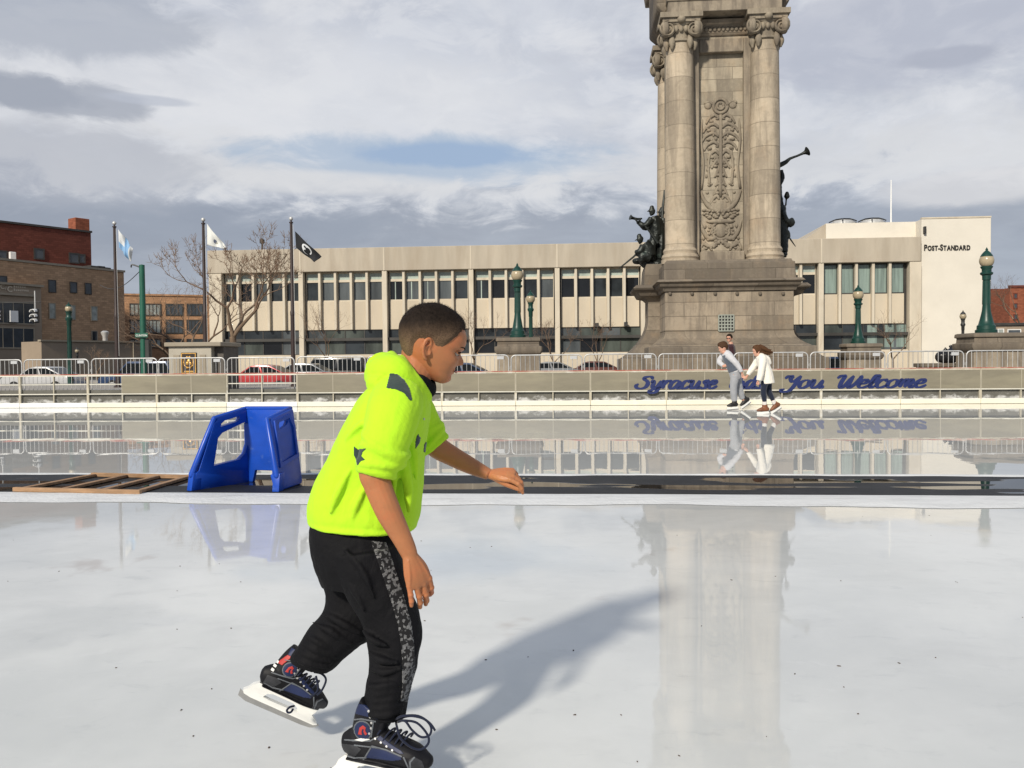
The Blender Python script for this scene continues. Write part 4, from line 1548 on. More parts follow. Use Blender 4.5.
# side bays: projecting pedestals for the bronze groups
PX0 = hw
for sx in (-1, 1):
    def srect(e, w=1.0):
        a, b = sx * (PX0 + w + e), sx * (PX0 - .5)
        return (min(a, b), max(a, b), DM / 2 - 1.3 - e, DM / 2 + 1.3 + e)
    rows = [(0, srect(.4)), (z_base * .7, srect(.4)), (z_base * .7 + .02, srect(.3))]
    for i in range(9):
        q = i / 8
        rows.append((z_base * .75 + (z_flare + .5 - z_base * .75) * q, srect(.82 * (1 - q) ** 2 - .6)))
    rows += [(z_c0 - .15, srect(-.6)), (z_c0 - .05, srect(-.5)), (z_c0, srect(-.3)), (z_c0 + .15, srect(-.22)), (z_c0 + .2, srect(-.1)), (z_c1 - .12, srect(-.06)), (z_c1 - .02, srect(-.16)), (z_c1, srect(-.45)), (z_l - .05, srect(-.5)), (z_l + .1, srect(-.55))]
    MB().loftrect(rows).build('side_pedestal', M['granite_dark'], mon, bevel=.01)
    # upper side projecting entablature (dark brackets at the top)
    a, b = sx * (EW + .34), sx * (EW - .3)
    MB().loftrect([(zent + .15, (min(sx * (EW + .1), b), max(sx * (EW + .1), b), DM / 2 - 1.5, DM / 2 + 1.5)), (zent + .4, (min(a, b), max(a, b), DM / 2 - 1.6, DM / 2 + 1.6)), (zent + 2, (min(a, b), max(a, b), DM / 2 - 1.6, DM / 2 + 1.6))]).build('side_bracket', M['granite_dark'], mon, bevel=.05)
# carved relief on the panel
r = random.Random(9)
rl = MB()
yR = PY + .115
zr = lambda v: mz(v, 722, PY)
def torus(cx_, cz, R, rr_, n=20):
    pts = [(cx_ + R * math.cos(2 * math.pi * i / n), yR - .02, cz + R * math.sin(2 * math.pi * i / n)) for i in range(n + 1)]
    rl.limb(pts, [rr_] * len(pts), n=7, k=1, lat=(0, 1, 0))
def mirr(pts, rr_, k=3):
    for sx in (-1, 1):
        rl.limb([(sx * p[0], yR - .02 - (p[2] if len(p) > 2 else 0), p[1]) for p in pts], rr_ if isinstance(rr_, list) else [rr_] * len(pts), n=7, k=k, lat=(0, 1, 0))
def lump(cx_, cz, sx, sz, d=.1):
    for q in (-1, 1):
        rl.ball((q * cx_, yR, cz), 1, 10, 7, (sx, d, sz))
zc0 = zr(105)
torus(0, zc0, .24, .055)
torus(0, zc0, .12, .04, 14)
for a in range(5):
    aa = math.pi / 2 + a * 2 * math.pi / 5
    rl.ball((.1 * math.cos(aa), yR, zc0 + .1 * math.sin(aa)), .05, 8, 6)
lump(.42, zc0 + .02, .13, .12, .07)
mirr([(.25, zc0 + .05), (.38, zc0 + .15), (.55, zc0 + .1)], .04)
rl.limb([(0, yR - .03, zc0 - .3), (0, yR - .06, zr(170)), (0, yR - .03, zr(196))], [.05, .07, .05], n=8, k=2)
for vv in range(118, 200, 9):
    z = zr(vv)
    w_ = .3 + .22 * math.sin((vv - 112) * .07)
    mirr([(.05, z), (w_ * .5, z + .14), (w_, z + .02), (w_ + .1, z - .16)], [.04, .06, .05, .03])
    lump(w_ * .8, z - .08, .08, .06)
    for q in range(3):
        xx = r.uniform(.1, .6)
        lump(xx, z + r.uniform(-.12, .12), r.uniform(.03, .07), r.uniform(.03, .08), .06)
mirr([(.62, zr(118)), (.66, zr(140)), (.58, zr(165)), (.66, zr(188))], [.03, .05, .04, .05])
mirr([(.35, zr(150)), (.42, zr(165)), (.36, zr(185))], .045)
# drapery swag, crest and shield
rl.ball((0, yR, zr(206)), 1, 14, 8, (.42, .09, .26))
mirr([(.0, zr(211)), (.3, zr(208)), (.55, zr(200)), (.68, zr(190))], [.07, .09, .07, .04])
for q in range(26):
    lump(r.uniform(.05, .62), zr(r.uniform(209, 217)), r.uniform(.04, .09), r.uniform(.03, .07), .11)
rl.ball((0, yR, zr(221)), 1, 12, 8, (.5, .14, .09))
torus(0, zr(230), .3, .05)
rl.ball((0, yR, zr(230)), 1, 12, 8, (.22, .1, .25))
mirr([(.15, zr(237)), (.4, zr(238)), (.6, zr(230)), (.7, zr(220))], [.07, .08, .07, .03])
for q in range(34):
    lump(r.uniform(.05, .66), zr(r.uniform(224, 251)), r.uniform(.04, .09), r.uniform(.03, .09), .09)
mirr([(.0, zr(240)), (.35, zr(246)), (.6, zr(243)), (.7, zr(250))], [.06, .07, .06, .03])
rl.v = [(p[0], yR + (p[1] - yR) * .72, p[2]) for p in rl.v]
rl.build('carved_relief', M['relief'], mon, smooth=180)


# ------------------------------------------------------------------ lamps on pedestals
def make_lamp(name, label, u, D, vb, vt, post=0.085, group=None, mat='lamp_green', globe=0.22, base=.3):
    p = at(u, vb, D)
    pt = at(u, vt, D)
    H = pt.z - p.z
    root = thing(name, label, 'street lamp', p, 0, group)
    gz = H - globe * 2.95
    k_ = H / 2.75
    pr = [(base, 0), (base, .1 * k_), (base * .86, .12 * k_), (base * .84, .24 * k_), (base * .72, .27 * k_), (base * .6, .42 * k_), (post * 1.45, .58 * k_), (post * 1.2, .72 * k_), (post * 1.05, .9 * k_), (post * .95, gz * .6),
          (post * .92, gz - .42 * k_), (post * 1.15, gz - .4 * k_), (post * 1.2, gz - .26 * k_), (post * 1.7, gz - .22 * k_), (post * 1.75, gz - .17 * k_), (post * 1.3, gz - .14 * k_), (post * 1.3, gz - .05), (post * 1.65, gz), (post * 1.7, gz + .03)]
    MB().lathe(pr, n=20).build('post', M[mat], root, smooth=40)
    mb = MB()
    for i in range(10):
        a = 2 * math.pi * i / 10
        mb.tube([(post * 1.0 * math.cos(a), post * 1.0 * math.sin(a), .92 * k_), (post * .9 * math.cos(a), post * .9 * math.sin(a), gz - .43 * k_)], post * .15, 5)
    mb.build('fluting', M[mat], root, smooth=60)
    pg = [(globe * .42, gz + .03)]
    for i in range(13):
        a = R_(-62 + 124 * i / 12)
        pg.append((globe * math.cos(a) * (1 if a > 0 else 1.0), gz + globe * .98 + globe * 1.05 * math.sin(a)))
    MB().lathe(pg, n=24).build('globe', M['lamp_globe'], root, smooth=80)
    zc = gz + globe * 1.75
    MB().lathe([(globe * .78, zc - .06), (globe * .86, zc - .03), (globe * .74, zc + .02), (globe * .5, zc + globe * .42), (globe * .3, zc + globe * .62), (globe * .16, zc + globe * .72), (globe * .2, zc + globe * .85), (globe * .06, zc + globe * 1.1), (0.005, H)], n=16).build('cap', M[mat], root, smooth=40)
    return root


def make_pedestal(label, u0, u1, vt, t_, group=None, capv=8):
    F = pf(0, t_, ZP)
    xa, za = F.px(u0, vt, 0)
    xb, _ = F.px(u1, vt, 0)
    dp = .3 * (xb - xa)
    if u0 > 700:
        xa = F.px(u0, vt, dp * 2)[0]
    w_ = xb - xa
    xm = (xa + xb) / 2
    o = W(xm, t_ + dp, ZP)
    root = thing('lamp_pedestal', label, 'pedestal', o, -ANG, group)
    h = w_ / 2
    q = lambda e: (-h + e, h - e, -dp + e, dp - e)
    MB().loftrect([(0, q(.0)), (.2, q(.0)), (.22, q(.05)), (za - .55, q(.06))]).build('body', M['granite_plain'], root, bevel=.015)
    MB().loftrect([(za - .548, q(.05)), (za - .5, q(.02)), (za - .42, q(-.02)), (za - .3, q(-.02)), (za - .28, q(.06)), (za - .14, q(.07)), (za - .12, q(.02)), (za - .02, q(.03)), (za, q(.08))]).build('cap', M['granite_dark'], root, bevel=.008)
    return root, o + Vector((0, 0, za))


pA, topA = make_pedestal('stone lamp pedestal behind the barricades just right of the boy\'s face', 495, 541, 337.5, 27.6)
pC, topC = make_pedestal('largest stone lamp pedestal at the right edge of the photo', 953, 1034, 333, 25.6)
pD, topD = make_pedestal('smaller stone lamp pedestal right of the monument, below the middle-sized lamp', 838, 884, 343.5, 30.0)
GRP = 'green globe lamps on stone pedestals'


def lamp_on(label, u, top, vt, **k):
    D = top.y
    p = at(u, 360, D)
    d = ray(u, vt)
    zt = (CAM + d * (D / d.y)).z
    vb = 360 - (top.z - CAM.z) * FOC / D
    H = zt - top.z
    root = make_lamp('street_lamp', label, u, D, vb, vt, **k)
    root.location = (p.x, D, top.z + .002)
    return root


lamp_on('green globe lamp on the pedestal just right of the boy\'s face', 518, topA, 263, post=.095, globe=.2, base=.27)
lamp_on('tallest green globe lamp on the large pedestal at the right edge', 986, topC, 251.5, post=.1, globe=.2, base=.3)
lamp_on('green globe lamp on the small pedestal right of the monument', 858, topD, 287.5, post=.085, globe=.18, base=.25)


def ground_lamp(label, u, D, vt, zg, **k):
    pt = at(u, vt, D)
    root = make_lamp('street_lamp', label, u, D, 360, vt, **k) if False else None
    p = Vector((pt.x, pt.y, zg))
    H = pt.z - zg
    vb = 360 + (CAM.z - zg) * FOC / D
    r_ = make_lamp('street_lamp', label, u, D, vb, vt, **k)
    r_.location = p
    return r_


ground_lamp('smaller dark green globe lamp standing close behind the lamp by the boy\'s face', 530.5, 38, 290, ZP, post=.08, globe=.2, base=.22)
ground_lamp('dark green lamp post at the left, in front of the brown brick building', 68.5, 40, 298, ZS, post=.09, globe=.16, base=.22)
ground_lamp('small far lamp with a white box on its post at the left', 77, 62, 343, ZS, post=.06, globe=.15, base=.2, mat='dark_metal')
ground_lamp('small dark lamp in front of the blank pale block', 963, 46, 314, ZS, post=.07, globe=.17, base=.2, mat='dark_metal')

# ------------------------------------------------------------------ flags and poles
def flagpole(label, u, vt, t_, ):
    D = t_
    p = at(u, 360, D)
    zt = at(u, vt, D).z
    root = thing('flagpole', label, 'flagpole', (p.x, p.y, ZP))
    H = zt - ZP
    MB().lathe([(.16, 0), (.16, .05), (.085, .08), (.08, H * .42), (.088, H * .42), (.088, H * .44), (.068, H * .45), (.05, H - .25), (.075, H - .24), (.075, H - .2), (.03, H - .19), (.03, H - .14)], n=14).build('pole', M['pole_brown'], root, smooth=40)
    MB().ball((0, 0, H - .08), .075, 14, 10).build('finial', M['galv'], root, smooth=180)
    MB().tube([(.09, -.04, 1.2), (.075, -.04, H - .3)], .006, 4).build('halyard', M['white_paint'], root)
    return root


flagpole('flagpole with the light blue and white flag', 117.3, 221, 33)
flagpole('flagpole with the white flag behind the kiosk', 205.8, 217.5, 32)
flagpole('flagpole with the black flag in front of the office building', 293.3, 216.5, 32)


def flag(label, D, corners, mat_fn, nx=28, ny=16, wav=.06, seed=0):
    """corners: hoist top, hoist bottom, fly bottom, fly top in pixels"""
    r = random.Random(seed)
    P = [at(u, v, D) for u, v in corners]
    org = P[0].copy()
    vs = []
    for layer in (0, 1):
        for i in range(nx + 1):
            a = i / nx
            for j in range(ny + 1):
                b = j / ny
                p = (P[0] * (1 - a) + P[3] * a) * (1 - b) + (P[1] * (1 - a) + P[2] * a) * b
                off = wav * a ** .7 * math.sin(a * 7 + b * 3 + seed) + wav * .6 * math.sin(a * 13 - b * 4 + seed * 2) * a
                p = p + Vector((0, off * 1.6, 0)) + Vector((0, 0, .25 * wav * math.sin(a * 9 + seed)))
                if len(corners) > 4:
                    pass
                vs.append(p - org + Vector((0, layer * .004, 0)))
    n = (nx + 1) * (ny + 1)
    fs = []
    for i in range(nx):
        for j in range(ny):
            a = i * (ny + 1) + j
            q = (a, a + ny + 1, a + ny + 2, a + 1)
            fs.append(q)
            fs.append(tuple(k + n for k in reversed(q)))
    edge = [i * (ny + 1) for i in range(nx + 1)] + [nx * (ny + 1) + j for j in range(1, ny + 1)] + [i * (ny + 1) + ny for i in range(nx - 1, -1, -1)] + [j for j in range(ny - 1, 0, -1)]
    for k in range(len(edge)):
        a, b = edge[k], edge[(k + 1) % len(edge)]
        fs.append((a, b, b + n, a + n))
    mb = MB()
    mb.add(vs, fs)
    me = mb.mesh('flag', merge=False)
    uvl = me.uv_layers.new(name='uv')
    for poly in me.polygons:
        for li in poly.loop_indices:
            vi = me.loops[li].vertex_index % n
            uvl.data[li].uv = (vi // (ny + 1) / nx, 1 - (vi % (ny + 1)) / ny)
    m, t_ = newmat('flag_cloth')
    uv = t_.n('ShaderNodeTexCoord').outputs['UV']
    base = mat_fn(t_, uv)
    t_.out(base, .8, 0, None, .3, sheen=.2)
    o = link('flag', me, m, None, 180, loc=org)
    return tag(o, label, 'flag')


def disc(t_, uv, cx_, cy_, rx, ry):
    s = t_.sep(uv)
    a = t_.m('DIVIDE', t_.m('SUBTRACT', s[0], cx_), rx)
    b = t_.m('DIVIDE', t_.m('SUBTRACT', s[1], cy_), ry)
    return t_.m('LESS_THAN', t_.m('ADD', t_.m('MULTIPLY', a, a), t_.m('MULTIPLY', b, b)), 1.0)


def black_flag(t_, uv):
    blk = (.014, .015, .018)
    w_ = (.62, .64, .66)
    c = t_.mix(disc(t_, uv, .5, .5, .2, .34), blk, w_)
    c = t_.mix(disc(t_, uv, .55, .5, .1, .2), c, blk)
    c = t_.mix(disc(t_, uv, .52, .3, .13, .12), c, blk)
    c = t_.mix(disc(t_, uv, .42, .6, .05, .08), c, blk)
    return c


def blue_flag(t_, uv):
    s = t_.sep(uv)
    w_ = (.6, .62, .63)
    b = (.2, .36, .56)
    band = t_.m('MULTIPLY', t_.m('GREATER_THAN', s[0], .42), t_.m('LESS_THAN', s[0], .82))
    c = t_.mix(band, w_, b)
    lw_ = t_.m('LESS_THAN', s[1], .35)
    return t_.mix(t_.m('MULTIPLY', lw_, t_.m('LESS_THAN', s[0], .5)), c, b)


def white_flag(t_, uv):
    w_ = (.66, .67, .64)
    c = t_.mix(disc(t_, uv, .45, .42, .09, .16), w_, (.12, .14, .2))
    c = t_.mix(disc(t_, uv, .52, .35, .06, .08), c, (.35, .35, .3))
    return t_.mix(t_.noise(uv, 4, 3), c, sc((.66, .67, .64), .9)) if False else c


flag('black flag with a round white emblem flying from the third pole', at(293, 240, 32).y, [(295, 231.5), (296, 248), (315, 262.5), (321, 256)], black_flag, wav=.05, seed=1)
flag('limp light blue and white flag hanging from the first pole', at(117, 240, 33).y, [(118.2, 229), (119, 247), (130.5, 262), (133.5, 249)], blue_flag, wav=.07, seed=4)
flag('white flag with a small dark emblem drooping from the second pole', at(205, 240, 32).y, [(207, 224), (207.2, 245), (224, 248.8), (226, 247)], white_flag, wav=.05, seed=2)

# ------------------------------------------------------------------ green utility pole with street sign and signals
p = at(143.8, 360, 42)
zt = at(143.8, 265, 42).z
up_ = thing('utility_pole', 'thick green steel pole with a street name sign and a wire bracket', 'utility pole', (p.x, p.y, ZS))
H = zt - ZS
MB().lathe([(.2, 0), (.2, .3), (.15, .34), (.13, H), (.02, H + .03)], n=18).build('pole', M['pole_green'], up_, smooth=40)
MB().tube([(-.1, -.05, H - .1), (-.45, -.05, H + .02), (-.5, -.05, H - .12)], .035, 6, k=3).build('bracket', M['dark_metal'], up_)
zs_ = at(143.8, 335.5, 42).z - ZS
sgn_ = MB().box(-.3, .32, -.24, -.215, zs_ - .1, zs_ + .12).build('street_sign', M['pole_green'], up_, bevel=.005)
me = text_mesh('CLINTON', .16, .003, .002)
put_text(me, (-.26, zs_ - .045), .54, -.243, M['white_paint'], sgn_, 'lettering')
zb_ = at(143.8, 350, 42).z - ZS
MB().box(.14, .36, -.2, .1, zb_ - .5, zb_ + .5).build('signal_box', M['dark_metal'], up_, bevel=.03)
# overhead wires
a = at(141, 270, 42)
b = at(41, 307, 42)
wv = MB()
pts = []
b2 = at(100, 285, 60)
for i in range(14):
    q = i / 13
    x = a.lerp(b2, q)
    x.z -= .8 * math.sin(q * math.pi) * .7
    pts.append(x)
wv.tube(pts, .02, 4)
tag(wv.build('overhead_wire', M['dark_metal'], None), 'thin dark wire sagging from the green pole to the brick building', 'wire')


def traffic_light(label, u, v0, v1, D):
    p = at(u, v1, D)
    H = at(u, v0, D).z - p.z
    root = thing('traffic_light', label, 'traffic light', p)
    w_ = H * .2
    MB().box(-w_, w_, -w_ * .3, w_, 0, H).build('housing', M['dark_metal'], root, bevel=.03)
    for k in range(3):
        z = H * (k + .5) / 3
        mb = MB()
        ring = []
        n = 12
        vs = []
        for s_ in (1.0, .82):
            for yy, dz in ((-w_ * .3, 0), (-w_ * 2.1, -.04)):
                for i in range(n + 1):
                    a = R_(-20 + 220 * i / n)
                    vs.append((w_ * .95 * s_ * math.cos(a), yy, z + dz + H * .15 * s_ * math.sin(a)))
        m_ = n + 1
        fs = []
        for i in range(n):
            fs += [(i, i + 1, m_ + i + 1, m_ + i), (2 * m_ + i, 3 * m_ + i, 3 * m_ + i + 1, 2 * m_ + i + 1), (m_ + i, m_ + i + 1, 3 * m_ + i + 1, 3 * m_ + i)]
        mb.add(vs, fs)
        vz = mb.build('visor', M['white_paint'], root, smooth=60)
        MB().ball((0, -w_ * .32, z), H * .11, 12, 8, (1, .3, 1)).build('lens', M['dull_panel'], vz, smooth=180)
    MB().tube([(0, 0, H), (0, 0, H + .9)], .03, 6).build('hanger', M['galv'], root)
    return root


traffic_light('striped traffic light hanging in front of the C slash C shop front', 35.5, 308.5, 323, 44)
traffic_light('traffic light cut by the left edge of the photo', -1.0, 310, 321, 44)
sp = MB()
aa, bb = at(-40, 300, 44), at(41, 302, 44)
for i in range(1):
    sp.tube([aa, aa.lerp(bb, .5) - Vector((0, 0, .1)), bb], .02, 4)
tag(sp.build('span_wire', M['dark_metal'], None), 'thin span wire the traffic lights hang from', 'wire')

# ------------------------------------------------------------------ kiosk
FK = pf(0, 26.5, ZP)
xk0, zk = FK.px(166.5, 342.5, 0)
xk1, _ = FK.px(211, 342, 0)
ki = thing('kiosk', 'small grey kiosk with a flat roof and a gold emblem plaque on its front', 'kiosk', W(xk0, 26.5, ZP), -ANG)
wk = xk1 - xk0
MB().box(.04, wk - .02, .05, 1.5, 0, zk - .14).build('wall', M['kiosk'], ki, bevel=.01)
MB().box(wk - .018, wk + .28, .3, 1.5, 0, zk - .145).build('side_wing', M['kiosk_side'], ki, bevel=.01)
MB().box(-.06, wk + .34, -.06, 1.6, zk - .14 + .003, zk).build('roof', M['grey_trim'], ki, bevel=.02)
for xx in (.3, wk - .3):
    MB().box(xx - .1, xx + .1, .03, .047, .2, zk - .4).build('pilaster', M['grey_trim'], ki, bevel=.004)
xq0, zq0 = FK.px(181, 374, 0)
xq1, zq1 = FK.px(196, 352.5, 0)
xq0 -= xk0
xq1 -= xk0
pq = MB().box(xq0, xq1, .015, .047, zq0, zq1).build('plaque', M['plaque'], ki, bevel=.004)
gm = MB()
cx_, cz_ = (xq0 + xq1) / 2, (zq0 + zq1) / 2 + .03
w2, h2 = (xq1 - xq0) / 2, (zq1 - zq0) / 2
for (a_, b_) in (((xq0 + .015, zq0 + .015), (xq1 - .015, zq0 + .04)), ((xq0 + .015, zq1 - .04), (xq1 - .015, zq1 - .015)), ((xq0 + .015, zq0 + .042), (xq0 + .04, zq1 - .042)), ((xq1 - .04, zq0 + .042), (xq1 - .015, zq1 - .042))):
    gm.box(a_[0], b_[0], .004, .0145, a_[1], b_[1])
pts = [(cx_ + w2 * .62 * math.cos(2 * math.pi * i / 24), .012, cz_ + h2 * .5 * math.sin(2 * math.pi * i / 24)) for i in range(25)]
gm.limb(pts, [.022] * 25, n=6, k=1)
for a_ in range(10):
    aa = 2 * math.pi * a_ / 10
    gm.ball((cx_ + w2 * .62 * math.cos(aa), .01, cz_ + h2 * .55 * math.sin(aa)), .028, 7, 5)
gm.ball((cx_, .012, cz_ + h2 * .12), .06, 10, 7, (1, .4, 1))
gm.ball((cx_ - .05, .012, cz_ - h2 * .1), .045, 8, 6, (1, .4, 1.3))
gm.ball((cx_ + .05, .012, cz_ - h2 * .12), .045, 8, 6, (1, .4, 1.3))
gm.box(cx_ - w2 * .6, cx_ + w2 * .6, .004, .0145, zq0 + .06, zq0 + .1)
gm.build('emblem', M['gold'], pq, smooth=60)


# ------------------------------------------------------------------ bare trees
def bare_tree(label, u, D, zg, vt, spread, seed, trunk_r=.13, fork=.28, levels=6, nb=(2, 3), group=None, lean=0.0, start_split=3, twigs=1.0):
    p = at(u, 360, D)
    H = at(u, vt, D).z - zg
    r = random.Random(seed)
    root = thing('bare_tree', label, 'tree', (p.x, p.y, zg), 0, group)
    tr = MB()
    cr = MB()
    fz = H * fork
    pts = [(0, 0, -.05), (lean * .3, .0, fz * .4), (lean * .8, .02, fz * .8), (lean, .03, fz)]
    tr.limb(pts, [trunk_r * 1.4, trunk_r * 1.02, trunk_r * .95, trunk_r * .9], n=10, k=3)
    cnt = [0]

    def grow(p, d, L, rad, lev):
        cnt[0] += 1
        n = 4 if lev > 1 else 3
        P = [p]
        q = p.copy()
        dd_ = d.copy()
        for i in range(n):
            dd_ = (dd_ + Vector((r.uniform(-.28, .28), r.uniform(-.28, .28), r.uniform(-.1, .22)))).normalized()
            q = q + dd_ * (L / n)
            P.append(q.copy())
        r1 = rad * .62
        mbx = tr if lev >= levels - 1 else cr
        rr = [rad + (r1 - rad) * i / n for i in range(n + 1)]
        mbx.limb(P, rr, n=7 if rad > .03 else (5 if rad > .012 else 3), k=1)
        if lev <= 0:
            return
        k = r.choice(nb)
        base_a = r.uniform(0, 6.28)
        for i in range(k):
            a = base_a + i * 6.28 / k + r.uniform(-.5, .5)
            tilt = r.uniform(.35, .85)
            s1 = dd_.orthogonal().normalized()
            s2 = dd_.cross(s1)
            nd = (dd_ * math.cos(tilt) + (s1 * math.cos(a) + s2 * math.sin(a)) * math.sin(tilt))
            nd = Vector((nd.x * spread, nd.y * spread, nd.z + .12)).normalized()
            st = P[-1] if i < 2 else P[r.randint(2, n)]
            grow(st, nd, L * r.uniform(.62, .85), max(r1 * r.uniform(.75, 1.0), .008 if zg > 0 else .005), lev - 1)
        # side twigs
        if lev <= 3:
            for i in range(int(2 * twigs)):
                st = P[r.randint(1, n)]
                nd = Vector((r.uniform(-1, 1), r.uniform(-1, 1), r.uniform(-.1, .9))).normalized()
                grow(st, nd, L * .4, max(r1 * .4, .0075 if zg > 0 else .004), min(lev - 2, 0))
    top = Vector(pts[-1])
    L0 = (H - fz) * .36
    for i in range(start_split):
        a = i * 6.28 / start_split + r.uniform(-.4, .4)
        d = Vector((math.cos(a) * spread * .8, math.sin(a) * spread * .8, 1.0)).normalized()
        grow(top - Vector((0, 0, .04)), d, L0 * r.uniform(.8, 1.1), trunk_r * .62, levels - 1)
    tr.build('trunk', M['bark'], root, smooth=60)
    cr.build('crown', M['twig'], root, smooth=0)
    return root


bare_tree('large bare tree with forked trunk left of the black flag', 232.5, 33, ZP, 240, .8, 21, .14, .34, 7, (2, 3), None, .02, twigs=2.0)
bare_tree('bare spreading tree behind the kiosk in front of the orange building', 190, 48, ZS, 272, 1.35, 5, .14, .3, 6, (2, 3))
bare_tree('bare tree between the green pole and the kiosk, in front of the orange windows', 170, 56, ZS, 292, 1.2, 8, .12, .3, 6, (2, 3))
bare_tree('slender young bare tree behind the barricade above the black van', 326, 55, ZS, 300, .8, 31, .06, .3, 5, (2, 3))
bare_tree('thin young bare tree just in front of the boy\'s forehead', 474, 55, ZS, 302, .8, 32, .06, .3, 5, (2, 3))
bare_tree('thin young bare tree beside the lamp pedestal by the boy\'s face', 554, 55, ZS, 314, .8, 33, .06, .3, 5, (2, 3))
bare_tree('thin young bare tree left of the foot of the monument', 597, 57, ZS, 318, .8, 34, .06, .3, 5, (2, 3))
bare_tree('small bare tree in front of the curtained windows right of the monument', 893, 52, ZS, 306, .95, 35, .07, .3, 5, (2, 3))
bare_tree('bare tree above the roof of the far red block at the right edge', 1020, 125, ZS, 268, 1.0, 36, .2, .4, 6, (2, 3))
bare_tree('small bare tree in front of the low brown annex', 97, 70, ZS, 345, .9, 37, .08, .3, 5, (2, 3))


# ------------------------------------------------------------------ cars
def car_paint(name, col):
    return pm(name, col, .22, .04, 3, 0, metal=.1, coat=.6)


def make_car(name, label, u, t_, rz, paint, L=4.4, Wd=1.75, H=1.45, kind='car', yaw=0):
    F = pf(0, t_, ZS)
    x = F.x(u, 0, 370)
    root = thing(name, label, 'car', W(x, t_, ZS), -ANG + yaw)
    hl = L / 2
    low = [(-hl, .35), (-hl + .05, .72), (-hl + .25, .88), (-hl + 1.1, .95), (hl - .7, .95), (hl - .1, .86), (hl, .55), (hl - .03, .3), (-hl + .05, .28)]
    if kind == 'van':
        top = [(-hl + .75, .93), (-hl + 1.35, H), (hl - .25, H), (hl - .06, .93)]
    elif kind == 'suv':
        top = [(-hl + 1.0, .93), (-hl + 1.65, H), (hl - .5, H), (hl - .1, .93)]
    else:
        top = [(-hl + 1.05, .93), (-hl + 1.6, H - .08), (-hl + 2.0, H), (hl - 1.35, H - .03), (hl - .45, .93)]
    w = Wd / 2
    MB().prism(low, -w, w).build('body', paint, root, bevel=.07, seg=2)
    cab = MB()
    ct = []
    for zq, sc_w in ((0, 1), (1, .84)):
        pass
    n = len(top)
    vs = [(a, -w * (.97 if i in (0, n - 1) else .9), b) for i, (a, b) in enumerate(top)] + [(a, w * (.97 if i in (0, n - 1) else .9), b) for i, (a, b) in enumerate(top)]
    fs = [tuple(range(n)), tuple(range(2 * n - 1, n - 1, -1))] + [(i, (i + 1) % n, (i + 1) % n + n, i + n) for i in range(n)]
    cab.add(vs, fs)
    cab.build('cabin', paint, root, bevel=.05, seg=2)
    # side windows: inset panels just proud of the cabin sides
    for sy in (-1, 1):
        a, b = top[0], top[1]
        c_, d_ = top[-2], top[-1]
        zb, ztp = 1.0, H - .1
        def xon(p0, p1, z):
            q = (z - p0[1]) / (p1[1] - p0[1])
            return p0[0] + (p1[0] - p0[0]) * q
        x0b, x0t = xon(a, b, zb) + .1, xon(a, b, min(ztp, b[1] - .02)) + .1
        x1b, x1t = xon(d_, c_, zb) - .1, xon(d_, c_, min(ztp, c_[1] - .02)) - .1
        def yon(z):
            q = (z - .93) / (H - .93)
            return w * (.97 + (.9 - .97) * q)
        for f0, f1 in ((0, .47), (.53, 1)):
            pts = []
            for z, xa_, xb_ in ((zb, x0b, x1b), (ztp, x0t, x1t)):
                pts.append((xa_ + (xb_ - xa_) * f0, z))
                pts.append((xa_ + (xb_ - xa_) * f1, z))
            mbw = MB()
            quad = [pts[0], pts[1], pts[3], pts[2]]
            mbw.sheet(quad, [], lambda p, q: (p, sy * (yon(q) + .012), q), lambda p, q: (p, sy * (yon(q) - .02), q))
            mbw.build('window', M['car_glass'], root, smooth=0)
    def slab(p0, p1, nm):
        a, b = Vector((p0[0], 0, p0[1])), Vector((p1[0], 0, p1[1]))
        d = b - a
        nrm = Vector((-d.z, 0, d.x)).normalized()
        if nrm.x * (1 if p0[0] > 0 else -1) < 0:
            nrm = -nrm
        a2, b2 = a + d * .12, a + d * .88
        vs = []
        for off in (.012, -.02):
            for pt, ww in ((a2, .9), (b2, .76)):
                for sy in (-1, 1):
                    q = pt + nrm * off
                    vs.append((q.x, sy * w * ww, q.z))
        MB().add(vs, [(0, 1, 3, 2), (4, 6, 7, 5), (0, 2, 6, 4), (1, 5, 7, 3), (0, 4, 5, 1), (2, 3, 7, 6)]).build(nm, M['car_glass'], root, smooth=0)
    slab(top[0], top[1], 'windscreen')
    slab(top[-1], top[-2], 'rear_window')
    for sx in (-hl + .85, hl - .8):
        for sy in (-1, 1):
            wh = MB()
            pr = [(.16, -.1), (.3, -.1), (.33, -.06), (.33, .06), (.3, .1), (.16, .1)]
            rr = []
            for r_, y_ in pr:
                rr.append([(sx + r_ * math.cos(2 * math.pi * j / 18), sy * (w - .08) + y_, .33 + r_ * math.sin(2 * math.pi * j / 18)) for j in range(18)])
            wh.rings(rr)
            wo_ = wh.build('wheel', M['tyre'], root, smooth=40)
            rm = MB()
            rm.rings([[(sx + .2 * math.cos(2 * math.pi * j / 14), sy * (w - .08) + y_, .33 + .2 * math.sin(2 * math.pi * j / 14)) for j in range(14)] for y_ in (-.112, .112)])
            rm.build('rim', M['galv'], wo_, smooth=40)
    for sy in (-1, 1):
        MB().box(-hl - .012, -hl + .12, sy * w * .7 - .16, sy * w * .7 + .16, .62, .74).build('headlight', M['light_glass'], root, bevel=.02)
        MB().box(hl - .1, hl + .012, sy * w * .75 - .12, sy * w * .75 + .12, .62, .78).build('tail_light', M['redcap'], root, bevel=.02)
    return root


